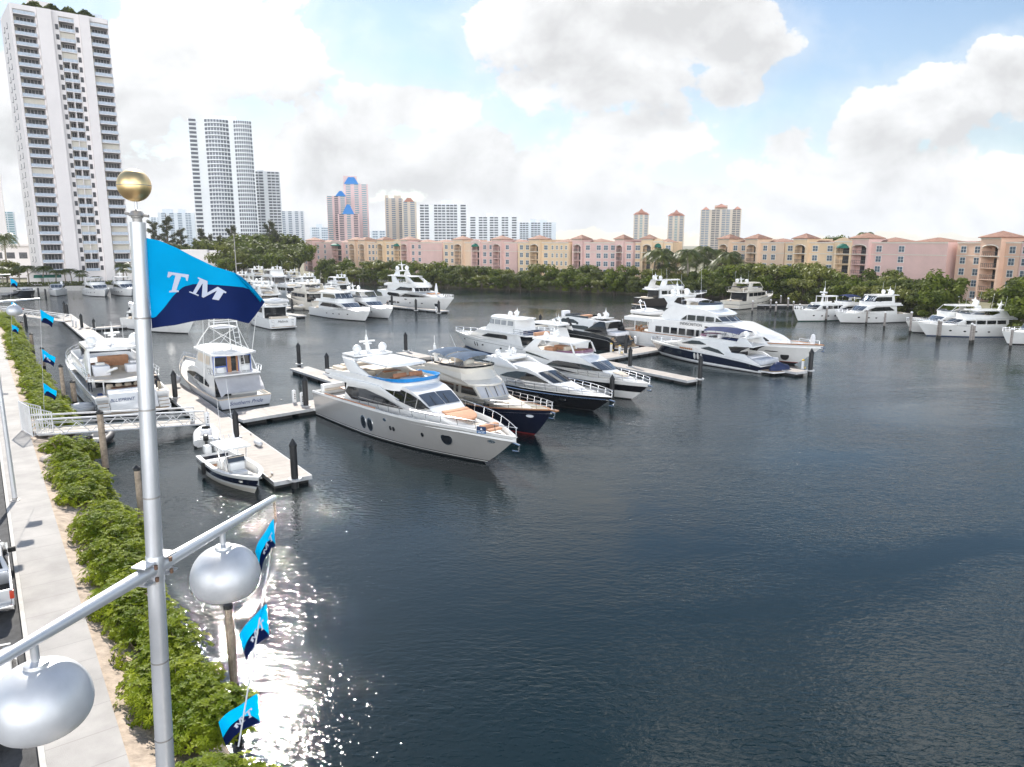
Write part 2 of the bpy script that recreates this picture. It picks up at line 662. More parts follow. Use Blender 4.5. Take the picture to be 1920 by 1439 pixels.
# planted bank that slopes from the walk into the water, uneven and stony
b = MB()
ns, nd = 120, 7
rows = []
for i in range(ns + 1):
    s = -38 + 283 * (i / ns) ** 1.25
    row = []
    for j in range(nd + 1):
        d = 0.003 + 3.5 * j / nd
        z = 1.93 - 2.5 * (j / nd) ** 1.6 + (random.uniform(-.13, .13) if j else 0)
        row.append(b.bm.verts.new(q(s + random.uniform(-.2, .2), d + (random.uniform(-.2, .2) if j else 0), z)))
    rows.append(row)
for a, c in zip(rows, rows[1:]):
    for j in range(nd):
        b.face([a[j], c[j], c[j + 1], a[j + 1]])
tag(b.build('bank', SAND, ang=80), kind='structure')
# white painted bay lines on the asphalt
PAINT = mat('road_paint', (0.75, 0.75, 0.73), 0.7, var=0.08, scale=8)
b = MB()
for s in (-1.6, 3.9, 9.4, 14.9, 20.4, 25.9):
    a0, a1 = q(s, -2.3, 1.866), q(s + 1.0, -7.2, 1.866)
    w = QW * 0.06
    b.poly([a0 - w, a0 + w, a1 + w, a1 - w])
tag(b.build('bay_lines', PAINT), kind='structure')

# far land: one sheet behind the basin, raised above the water
SHORE = [(-168, 231), (-143, 243), (-112, 262), (-97, 283), (-77, 291), (-45, 268), (-10.6, 244), (14, 231), (38, 218), (56, 203), (72, 190), (77, 170), (82, 150), (83, 132), (84, 110), (92, 60), (110, -50)]
b = MB()
pts = [Vector((x, y, 0)) for x, y in SHORE]
ring = [Vector((x, y, 0)) if i < 4 else Vector((x + (5 if x > 50 else 2), y + (6 if x < 70 else 0), 0)) for i, (x, y) in enumerate(SHORE)]
ring += [Vector((2900, -200, 0)), Vector((2900, 3400, 0)), Vector((-2900, 3400, 0)), Vector((-2900, 231, 0))]
b.prism([p + Vector((0, 0, -0.5)) for p in ring], (0, 0, 1.9))
tag(b.build('far_shore_ground', LAND), kind='structure')
b = MB()
for (x0, y0), (x1, y1) in zip(SHORE[:4], SHORE[1:4]):
    d = Vector((x1 - x0, y1 - y0, 0)).normalized()
    nn_ = Vector((d.y, -d.x, 0)) * 0.25
    b.prism([Vector((x0, y0, -.6)) + nn_ * .2, Vector((x1, y1, -.6)) + nn_ * .2, Vector((x1, y1, -.6)) + nn_ * 3, Vector((x0, y0, -.6)) + nn_ * 3], (0, 0, 2.15))
tag(b.build('seawall', CONC), 'low grey concrete seawall below the white tower', 'seawall')

# ================================================================ docks
def plank_mat():
    m = mat('dock_planks', (0.41, 0.37, 0.335), 0.8, var=0.10, scale=1.2, bump=0.1, bscale=30)
    t = m.node_tree
    p = t.nodes['Principled BSDF']
    tco = t.nodes.new('ShaderNodeTexCoord')
    br = t.nodes.new('ShaderNodeTexBrick')
    br.offset = 0.0
    br.inputs['Scale'].default_value = 1.0
    br.inputs['Brick Width'].default_value = 0.62
    br.inputs['Row Height'].default_value = 9.0
    br.inputs['Mortar Size'].default_value = 0.022
    br.inputs['Color1'].default_value = (1, 1, 1, 1)
    br.inputs['Color2'].default_value = (0.90, 0.89, 0.88, 1)
    br.inputs['Mortar'].default_value = (0.72, 0.70, 0.68, 1)
    mp = t.nodes.new('ShaderNodeMapping')
    mp.inputs['Location'].default_value = (0, 4.5, 0)
    t.links.new(tco.outputs['Object'], mp.inputs[0])
    t.links.new(mp.outputs[0], br.inputs['Vector'])
    mxn = t.nodes.new('ShaderNodeMix')
    mxn.data_type = 'RGBA'
    mxn.blend_type = 'MULTIPLY'
    mxn.inputs['Factor'].default_value = 1.0
    t.links.new(p.inputs['Base Color'].links[0].from_socket, mxn.inputs['A'])
    t.links.new(br.outputs['Color'], mxn.inputs['B'])
    t.links.new(mxn.outputs['Result'], p.inputs['Base Color'])
    return m


PLANK = plank_mat()
DEDGE = mat('dock_edge', (0.52, 0.52, 0.52), 0.6, var=0.12, scale=2)
FLOATM = mat('dock_float', (0.02, 0.02, 0.02), 0.8, var=0.3)


def dock(p0, p1, w, label, z=0.55, group='floating docks'):
    p0, p1 = Vector((*p0[:2], 0)), Vector((*p1[:2], 0))
    L = (p1 - p0).length
    rz = math.atan2(p1.y - p0.y, p1.x - p0.x)
    t = thing('floating_dock', label, 'dock', p0, rz, group)
    b = MB()
    b.box(0.05, L - 0.05, -w / 2 + .05, w / 2 - .05, z - .08, z)
    b.build('deck', PLANK, t)
    b = MB()
    for y0, y1 in ((-w / 2, -w / 2 + .048), (w / 2 - .048, w / 2)):
        b.box(0, L, y0, y1, z - .26, z + .012)
    b.box(-.06, -.002, -w / 2, w / 2, z - .26, z + .012)
    b.box(L + .002, L + .06, -w / 2, w / 2, z - .26, z + .012)
    b.build('edge_beam', DEDGE, t)
    n = max(2, int(L / 2.4))
    b = MB()
    for i in range(n):
        x = L * (i + .5) / n
        b.box(x - L / n * .36, x + L / n * .36, -w / 2 + .12, w / 2 - .12, -.3, z - .14)
    b.build('float', FLOATM, t)
    return t


dock((-14.15, 44.85), (-37.0, 76.6), 2.5, 'main pier leading from the centre console boat up between the two stern-on yachts', z=.55)
dock((-24.2, 61.8), (21.8, 105.4), 3.3, 'cross pier running behind the sterns of the dark-hulled yachts', z=.56)
dock((-26.0, 87.4), (-14.6, 73.6), 2.3, 'finger dock ending at two black pilings behind the pearl grey yacht')
dock((-15.2, 100.2), (-2.0, 84.3), 2.3, 'finger dock beside the white yacht whose bow points left')
dock((9.2, 95.2), (20.2, 79.4), 2.1, 'finger dock between the mauve-screen yacht and the navy-striped yacht')
dock((21.2, 104.2), (34.3, 84.6), 2.1, 'finger dock between the navy-striped yacht and the three-deck superyacht')
dock((-95.5, 154.5), (-64.0, 111.5), 2.7, 'far left pier at the foot of the far gangway')
dock((-76.0, 128.6), (-63.0, 142.5), 2.0, 'short cross dock behind the gold ball lamp pole')
dock((-35.8, 183.0), (-15.0, 163.2), 2.2, 'finger dock in front of the tall white megayacht')
dock((-57.5, 165.0), (-44.0, 152.0), 2.0, 'finger dock in front of the white yacht with two window tiers')
dock((-90.0, 215.0), (-52.0, 170.0), 2.4, 'far pier among the cluster of white yachts')
dock((-155.5, 231.0), (-150.5, 216.0), 1.8, 'narrow finger dock beside the small boats under the tower')
b0 = gp(1345, 578)
dock((52, 178), (74, 176), 1.6, 'low grey bank dock behind the cream trawler yacht', z=.8)
dock((74, 175), (80, 152), 1.6, 'low grey bank dock below the yellow apartments', z=.8)
dock((81, 146), (84, 122), 1.6, 'low grey bank dock between the right-hand yachts', z=.8)

# ================================================================ pilings
PSLEEVE = mat('piling_sleeve_black', (0.016, 0.017, 0.019), 0.5, var=0.3)
PWOOD = mat('piling_wood', (0.34, 0.27, 0.21), 0.9, var=0.3, scale=4, bump=0.5, bscale=15)
PGREY = mat('piling_grey_wood', (0.30, 0.27, 0.25), 0.9, var=0.3, scale=4)
PWET = mat('piling_wet_growth', (0.025, 0.022, 0.018), 0.7, var=0.4)
PCAP = mat('piling_cap_white', (0.75, 0.75, 0.75), 0.5)


def ztop(base, px, py):
    """height of a pixel seen straight above a base point"""
    yc = (719.5 - py) / F
    d1, d2 = math.cos(TH) + yc * math.sin(TH), -math.sin(TH) + yc * math.cos(TH)
    return CH + base.y / d1 * d2


def piling(kind, bx, by, ty, r, label, z0=0.5, lean=0.0, group=None):
    p = gp(bx, by, z0)
    h = max(1.2, ztop(p, bx, ty))
    t = thing('piling', label, 'piling', (p.x, p.y, 0), random.uniform(0, 6), group or {'d': 'black sleeved pilings', 'w': 'wooden pilings along the bank', 'g': 'grey pilings with white caps'}[kind])
    t.rotation_euler = (lean * .3, lean, random.uniform(0, 3))
    b = MB()
    if kind == 'd':
        b.lathe([(r, -.8), (r, h - r * 2.4), (r * 1.12, h - r * 2.35), (r * 1.12, h - r * 1.9)], n=12)
        b.build('post', PSLEEVE, t)
        b = MB()
        b.lathe([(r * 1.13, h - r * 1.9), (r * .05, h)], n=12)
        b.build('cap', PSLEEVE, t)
        if z0 > 0.3:
            b = MB()
            b.lathe([(r * 1.15, .52), (r * 1.9, .50), (r * 1.9, .64), (r * 1.15, .64)], n=10)
            b.build('guide_collar', DEDGE, t)
    else:
        b = MB()
        zz = .9 if kind == 'w' else .5
        b.lathe([(r, -.8), (r * 1.02, zz)], n=10)
        b.build('wet_base', PWET, t)
        b = MB()
        b.lathe([(r * .98, zz - .02), (r * 1.03, lerp(zz, h, .4)), (r * .95, h - .25)], n=10)
        b.build('post', PWOOD if kind == 'w' else PGREY, t)
        b = MB()
        b.lathe([(r * 1.12, h - .3), (r * 1.12, h - .16), (r * .08, h)], n=10)
        b.build('cap', PSLEEVE if kind == 'w' else PCAP, t)
    return t


DP = [(553, 901, 822, .23, 'black piling at the near end of the main pier', .5), (444, 822, 768, .22, 'black piling on the main pier beside the centre console boat', .5),
      (574, 763, 705, .24, 'black piling at the stern of the pearl grey yacht', .5), (561, 684, 642, .24, 'black piling at the far tip of the finger dock left of the pearl grey yacht', .5),
      (614, 703, 661, .24, 'black piling just above the stern of the pearl grey yacht', .5), (329, 747, 694, .24, 'black piling between the two stern-on yachts', .5),
      (761, 659, 623, .25, 'black piling at the tip of the finger dock left of the white yacht', .5), (912, 800, 748, .24, 'black piling between the pearl grey and navy bows', 0),
      (1147, 752, 702, .24, 'black piling between the black and the black-banded bows', 0), (1173, 664, 627, .25, 'black piling beside the white power pedestals on the cross pier', .5),
      (1181, 689, 650, .25, 'black piling where the finger dock leaves the cross pier', .5), (1156, 642, 609, .25, 'black piling behind the dark grey sport yacht', .5),
      (1312, 712, 666, .25, 'black piling at the outer tip of the finger dock near the navy-striped yacht', .5), (1519, 696, 653, .27, 'black piling at the dock tip under the superyacht bow', .5),
      (1273, 645, 624, .25, 'black piling in front of the superyacht windows', .5), (1013, 620, 589, .25, 'black piling behind the enclosed flybridge', 0),
      (735, 576, 553, .27, 'leftmost black piling before the megayacht', .5), (780, 583, 560, .27, 'middle black piling before the megayacht', .5), (823, 588, 563, .27, 'black piling under the megayacht bow', .5),
      (548, 583, 560, .26, 'black piling beside the inflatable tender', 0), (676, 586, 566, .25, 'black piling between the two white bows', 0), (567, 553, 536, .25, 'black piling in front of the black sport yacht', 0),
      (490, 535, 516, .25, 'black piling among the far flybridge yachts', 0), (154, 616, 588, .25, 'black piling halfway along the far left pier', .5), (177, 617, 597, .25, 'black piling on the far left pier by the cross dock', .5),
      (122, 590, 565, .25, 'black piling at the head of the far left pier', .5), (127, 593, 570, .25, 'second black piling at the head of the far left pier', .5), (49, 612, 588, .25, 'black piling beside the far gangway', 0),
      (245, 602, 576, .25, 'black piling on the short cross dock by the lamp pole', .5), (73, 556, 539, .24, 'black piling left of the narrow finger dock', 0), (86, 557, 541, .24, 'black piling right of the narrow finger dock', 0),
      (226, 552, 535, .24, 'black piling beside the boats at the seawall', 0)]
for bx, by, ty, r, lb, z0 in DP:
    piling('d', bx, by, ty, r, lb, z0)
WP = [(201, 902, 768, .20, 'tall weathered piling with a black cap before the near gangway'), (124, 775, 683, .17, 'slim leaning piling nearest the dark hull of the stern-on yacht'),
      (142, 770, 712, .22, 'thick pale piling beside the dark hull of the stern-on yacht'), (84, 700, 650, .2, 'weathered piling behind the lowest far flag'), (63, 668, 624, .22, 'weathered piling left of the far flag line'),
      (44, 634, 602, .22, 'weathered piling under the far globe lamp'), (443, 1325, 1125, .14, 'lone wooden piling in the sun glitter below the near globe lamp'), (270, 1010, 872, .16, 'wooden piling half hidden behind the near lamp pole')]
for bx, by, ty, r, lb in WP:
    piling('w', bx, by, ty, r, lb, 0)
KP = [(165, 290, 160, 400), (375, 310, 370, 430), (690, 330, 685, 455), (800, 320, 790, 430), (845, 350, 825, 485), (995, 315, 985, 395), (1045, 350, 1025, 525), (1252, 410, 1240, 562), (1272, 415, 1258, 565), (1515, 440, 1497, 602), (1535, 450, 1518, 600), (1790, 435, 1780, 505), (1830, 480, 1812, 642), (80, 245, 72, 332), (120, 270, 112, 362)]
KL = ['grey piling at the bow of the green-striped trawler', 'grey piling at the bow of the small white cruiser', 'grey piling amidships of the white flybridge yacht with two window tiers', 'grey piling near the stern of the white flybridge yacht', 'stout grey piling at the stern of the white flybridge yacht', 'grey piling with a rope before the mangroves', 'grey piling at the bow of the rearmost right-hand yacht',
      'left grey piling of the pair at the right-hand yacht bow', 'right grey piling of the pair at the right-hand yacht bow', 'left grey piling of the pair amidships of the right-hand yacht', 'right grey piling of the pair amidships of the right-hand yacht', 'white-capped piling behind the right-hand yacht stern', 'white-capped piling at the boat cut by the right edge', 'slim grey piling at the bank dock under the yellow apartments', 'grey piling left of the green-striped trawler']
for (tx, ty, bx, by), lb in zip(KP, KL):
    piling('g', 1460 + bx / 4.174, 500 + by / 4.174, 500 + ty / 4.174, .19, lb, 0)
JP = [(1046, 362, 275, 'grey piling at the stern of the cream trawler yacht'), (1236, 395, 290, 'grey piling amidships of the cream trawler yacht'), (1391, 372, 280, 'grey piling ahead of the cream trawler yacht'), (1436, 405, 300, 'stout grey piling ahead of the cream trawler yacht'), (1540, 360, 265, 'slim grey piling before the sunlit trees'), (1478, 330, 245, 'grey piling on the bank dock below the trees')]
for bx, by, ty, lb in JP:
    piling('g', 1140 + bx / 4.571, 500 + by / 4.571, 500 + ty / 4.571, .2, lb, 0)

# ================================================================ gangways
GWHITE = mat('gangway_aluminium', (0.70, 0.70, 0.70), 0.4, 0.2, var=0.06)
GDECK = mat('gangway_deck', (0.50, 0.46, 0.41), 0.8, var=0.12)
REDL = mat('life_ring_red', (0.35, 0.03, 0.03), 0.6)


def gangway(p0, p1, w, label, bays):
    p0, p1 = Vector(p0), Vector(p1)
    dv = p1 - p0
    L = math.hypot(dv.x, dv.y)
    t = thing('gangway', label, 'gangway', p0, math.atan2(dv.y, dv.x), 'gangways down to the piers')
    sl_ = dv.z / L
    Z = lambda x: sl_ * x
    b = MB()
    b.prism([(0, -w / 2, 0.02), (L, -w / 2, Z(L) + .02), (L, -w / 2, Z(L) + .1), (0, -w / 2, .1)], (0, w, 0))
    b.build('walkway', GDECK, t)
    for sy in (-1, 1):
        b = MB()
        y = sy * (w / 2 + .05)
        b.tube([(0, y, 0), (L, y, Z(L))], .075, 6)
        b.tube([(0, y, 1.12), (L, y, Z(L) + 1.12)], .07, 6)
        b.tube([(0, y, .55), (L, y, Z(L) + .55)], .03, 5)
        b.tube([(0, y, .83), (L, y, Z(L) + .83)], .025, 5)
        for i in range(bays + 1):
            x = L * i / bays
            if i in (0, bays):
                b.tube([(x, y, Z(x)), (x, y, Z(x) + 1.12)], .05, 5)
            if i < bays:
                xm = x + L / bays / 2
                b.tube([(x, y, Z(x)), (xm, y, Z(xm) + .85)], .032, 5)
                b.tube([(xm, y, Z(xm) + .85), (x + L / bays, y, Z(x + L / bays))], .032, 5)
        b.build('truss_rail', GWHITE, t)
    return t


gangway((-34.6, 50.9, 2.0), (-26.4, 59.6, .62), 1.9, 'white aluminium truss gangway in the foreground leading to the main pier', 7)
gangway((-103.0, 144.6, 2.0), (-86.0, 140.2, .62), 1.7, 'far white truss gangway behind the second globe lamp', 8)
for i, px in enumerate((8, 19)):
    b = MB()
    c = gp(px, 594, 3.0)
    b.lathe([(.01, 0), (.28, .04), (.36, .14), (.28, .24), (.01, .28)], n=12)
    o = b.build('flower_basket', REDL)
    o.location = Vector((-98.5 + i * 3.0, 142.4 - i * .8, 2.75))
    tag(o, ('left' if i == 0 else 'right') + ' red basket on the rail of the far gangway', 'basket', 'red baskets on the far gangway')
# gate frame at the head of the near gangway
t = thing('security_gate', 'white barred security gate at the head of the near gangway', 'gate', (-34.9, 50.6, 2.0), math.atan2(8.7, 8.2))
b = MB()
for y0 in (-1.35, 1.35):
    b.tube([(0, y0, 0), (0, y0, 2.2)], .05, 6)
    b.tube([(1.3, y0, 0), (1.3, y0, 1.6)], .05, 6)
    b.tube([(0, y0, 2.2), (1.3, y0, 1.6)], .04, 5)
    for k in range(1, 9):
        x = 1.3 * k / 9
        b.tube([(x, y0, .1), (x, y0, 2.15 - .6 * k / 9)], .02, 4)
    b.tube([(0, y0, .12), (1.3, y0, .12)], .03, 4)
    b.tube([(0, y0, 1.1), (1.3, y0, 1.1)], .03, 4)
b.build('side_screen', GWHITE, t)
b = MB()
b.tube([(0, -1.35, 2.2), (0, 1.35, 2.2)], .045, 5)
b.tube([(0, -1.3, .12), (0, 1.3, .12)], .035, 5)
for k in range(15):
    y = -1.25 + 2.5 * k / 14
    b.tube([(0, y, .12), (0, y, 2.18)], .018, 4)
b.build('barred_door', GWHITE, t)

# ================================================================ dock furniture
PEDW = mat('pedestal_white', (0.78, 0.78, 0.78), 0.4, var=0.03)
YEL = mat('hose_yellow', (0.55, 0.38, 0.04), 0.6)


def pedestal(p, label, z=.56, yellow=False):
    t = thing('power_pedestal', label, 'pedestal', (p[0], p[1], z), random.uniform(0, 1), 'power pedestals on the docks')
    b = MB()
    b.rbox(-.16, .16, -.13, .13, 0, 1.05, .04)
    b.build('cabinet', PEDW, t)
    b = MB()
    b.lathe([(.19, 1.055), (.19, 1.15), (.03, 1.26)], n=10)
    b.build('lamp_cap', YEL if yellow else PEDW, t)
    b = MB()
    for z_ in (.35, .55, .75):
        b.box(-.05, .05, -.145, -.132, z_, z_ + .1)
    b.build('socket', BOOT, t)
    if yellow:
        b = MB()
        b.tube([(.2 + .22 * math.cos(a * .7), .22 * math.sin(a * .7), .05 + a * .012) for a in range(22)], .03, 5)
        b.build('hose_coil', YEL, t)
    return t


for px, py, lb, yl in ((362, 795, 'white power pedestal on the main pier at the gangway foot', False), (390, 800, 'white power pedestal on the main pier above the inflatable dinghy', False), (552, 755, 'left white power pedestal by the sportfisher stern', False), (567, 760, 'right white power pedestal by the sportfisher stern', False),
                       (1146, 660, 'white pedestal with a yellow hose on the cross pier', True), (1162, 664, 'second white pedestal with a yellow hose on the cross pier', True), (1191, 646, 'small white pedestal at the superyacht stern', False), (1505, 693, 'yellow-topped pedestal at the dock tip under the superyacht bow', True),
                       (137, 612, 'left white pedestal on the far left pier', False), (143, 614, 'right white pedestal on the far left pier', False), (240, 602, 'white pedestal on the short cross dock', False), (818, 586, 'white pedestal under the megayacht bow', False)):
    pedestal(gp(px, py, .56), lb, .56, yl)
p = gp(484, 831, .75)
b = MB()
m4 = Matrix.Rotation(R(90), 4, 'Y')
b.lathe(sphere_prof(.2, 4, -.42, 1, -90, 0) + sphere_prof(.2, 4, .42, 1, 0, 90), n=12, mat4=m4)
o = b.build('fender', TUBEW)
o.location = (p.x, p.y, .76)
o.rotation_euler = (0, 0, R(-52))
tag(o, 'white cylindrical fender lying on the main pier', 'fender')
p = gp(332, 712, 1.3)
b = MB()
b.lathe(sphere_prof(.38, 10, 0) + [(.08, .44), (.07, .52)], n=14)
o = b.build('fender_buoy', mat('buoy_grey', (.55, .55, .57), .5))
o.location = (p.x, p.y, 1.35)
tag(o, 'grey ball fender hanging off the sportfisher bow', 'fender')
CLEAT = mat('cleat_galvanised', (.25, .25, .26), .45, .8)
for px, py, lb in ((510, 890, 'dock cleat with a mooring line at the near pier end'), (450, 798, 'dock cleat where the piers cross'), (528, 752, 'dock cleat behind the sportfisher transom'), (470, 815, 'dock cleat on the right edge of the main pier'), (1262, 694, 'dock cleat on the finger dock by the navy-striped yacht')):
    p = gp(px, py, .57)
    b = MB()
    b.box(-.09, .09, -.03, .03, 0, .07)
    b.tube([(-.2, 0, .1), (-.08, 0, .08), (.08, 0, .08), (.2, 0, .1)], .03, 6)
    o = b.build('cleat', CLEAT)
    o.location = (p.x, p.y, .565)
    o.rotation_euler = (0, 0, R(-52))
    tag(o, lb, 'cleat', 'mooring cleats')
ROPE = mat('rope_tan', (.45, .36, .25), .9)


def rope(p0, p1, sag, label, r=.025, m=None):
    p0, p1 = Vector(p0), Vector(p1)
    b = MB()
    b.tube([p0.lerp(p1, i / 10) - Vector((0, 0, sag * 4 * (i / 10) * (1 - i / 10))) for i in range(11)], r, 5)
    return tag(b.build('mooring_line', m or ROPE), label, 'rope', 'mooring lines')
# ================================================================ yacht builder
def sstep(t):
    t = max(0.0, min(1.0, t))
    return t * t * (3 - 2 * t)


def curve(pts, n=4):
    """Catmull-Rom through 2-D points"""
    r = []
    for i in range(len(pts) - 1):
        p0, p1, p2, p3 = pts[max(i - 1, 0)], pts[i], pts[i + 1], pts[min(i + 2, len(pts) - 1)]
        for k in range(n):
            t = k / n
            r.append(tuple(0.5 * (2 * b + (c - a) * t + (2 * a - 5 * b + 4 * c - d) * t * t + (3 * b - a - 3 * c + d) * t ** 3) for a, b, c, d in zip(p0, p1, p2, p3)))
    r.append(pts[-1])
    return r


class Slab:
    """solid with a side profile (x, z), width w(x, z), rounded nose in plan and a crowned top"""

    def __init__(s, prof, w, rx=None, crown=0.0, m=8):
        s.prof, s.w, s.rx, s.crown, s.m = prof, w, rx, crown, m
        zs = [p[1] for p in prof]
        s.z0, s.z1 = min(zs), max(zs)

    def r(s, x):
        if not s.rx:
            return 0.0
        xa, xf, q_ = s.rx
        return q_ * sstep((x - xa) / (xf - xa))

    def P(s, x, z, u):
        zf = (z - s.z0) / max(1e-6, s.z1 - s.z0)
        return Vector((x - s.r(x) * u * u, u * s.w(x, z), z + s.crown * (1 - u * u) * zf))

    def mesh(s, name, mats, parent, bevel=0.0, ang=28):
        b = MB()
        us = [-1 + 2 * j / s.m for j in range(s.m + 1)]
        g = [[b.bm.verts.new(s.P(x, z, u)) for u in us] for x, z in s.prof]
        n = len(g)
        for i in range(n):
            a, c = g[i], g[(i + 1) % n]
            for j in range(s.m):
                b.face([a[j], a[j + 1], c[j + 1], c[j]])
        b.face([r_[0] for r_ in g])
        b.face([r_[-1] for r_ in g][::-1])
        s.ob = b.build(name, mats, parent, ang=ang, bevel=bevel)
        return s.ob

    def side(s, sx, z, sy, off):
        xc = sx
        for _ in range(5):
            xc = sx + s.r(xc)
        return Vector((sx, sy * (s.w(xc, z) + off), z))

    def win(s, top, bot, name, m, parent, off=0.03, sides=(1, -1), n=14):
        x0, x1 = max(top[0][0], bot[0][0]), min(top[-1][0], bot[-1][0])
        xs = sorted(set([x0 + (x1 - x0) * i / n for i in range(n + 1)] + [p[0] for p in top + bot if x0 <= p[0] <= x1]))
        r_ = []
        for sy in sides:
            b = MB()
            cols = []
            for x in xs:
                zt, zb = interp(top, x), interp(bot, x)
                if zt - zb < .012:
                    zt = zb + .012
                cols.append([b.bm.verts.new(s.side(x, lerp(zb, zt, k / 3), sy, off)) for k in range(4)])
            for a, c in zip(cols, cols[1:]):
                for k in range(3):
                    b.face([a[k], c[k], c[k + 1], a[k + 1]])
            r_.append(b.build(name, m, parent, recalc=True))
        return r_

    def patch(s, i, a0, a1, u0, u1, name, m, parent, off=0.03, th=0.0):
        (xa, za), (xb, zb) = s.prof[i], s.prof[(i + 1) % len(s.prof)]
        d = Vector((xb - xa, 0, zb - za)).normalized()
        nrm_ = Vector((-d.z, 0, d.x))
        if nrm_.z < 0 or (abs(nrm_.z) < .05 and nrm_.x < 0):
            nrm_ = -nrm_
        b = MB()

        def grid(o):
            return [[b.bm.verts.new(s.P(lerp(xa, xb, lerp(a0, a1, i_ / 4)), lerp(za, zb, lerp(a0, a1, i_ / 4)), lerp(u0, u1, j / 6)) + nrm_ * o) for j in range(7)] for i_ in range(5)]
        g = grid(off + th)
        for a, c in zip(g, g[1:]):
            for j in range(6):
                b.face([a[j], a[j + 1], c[j + 1], c[j]])
        if th:
            h = grid(off - .05)
            rim = lambda G: G[0] + [r_[-1] for r_ in G[1:]] + G[-1][-2::-1] + [r_[0] for r_ in G[-2:0:-1]]
            A, B_ = rim(g), rim(h)
            for k in range(len(A)):
                b.face([A[k], A[(k + 1) % len(A)], B_[(k + 1) % len(A)], B_[k]])
        return b.build(name, m, parent)


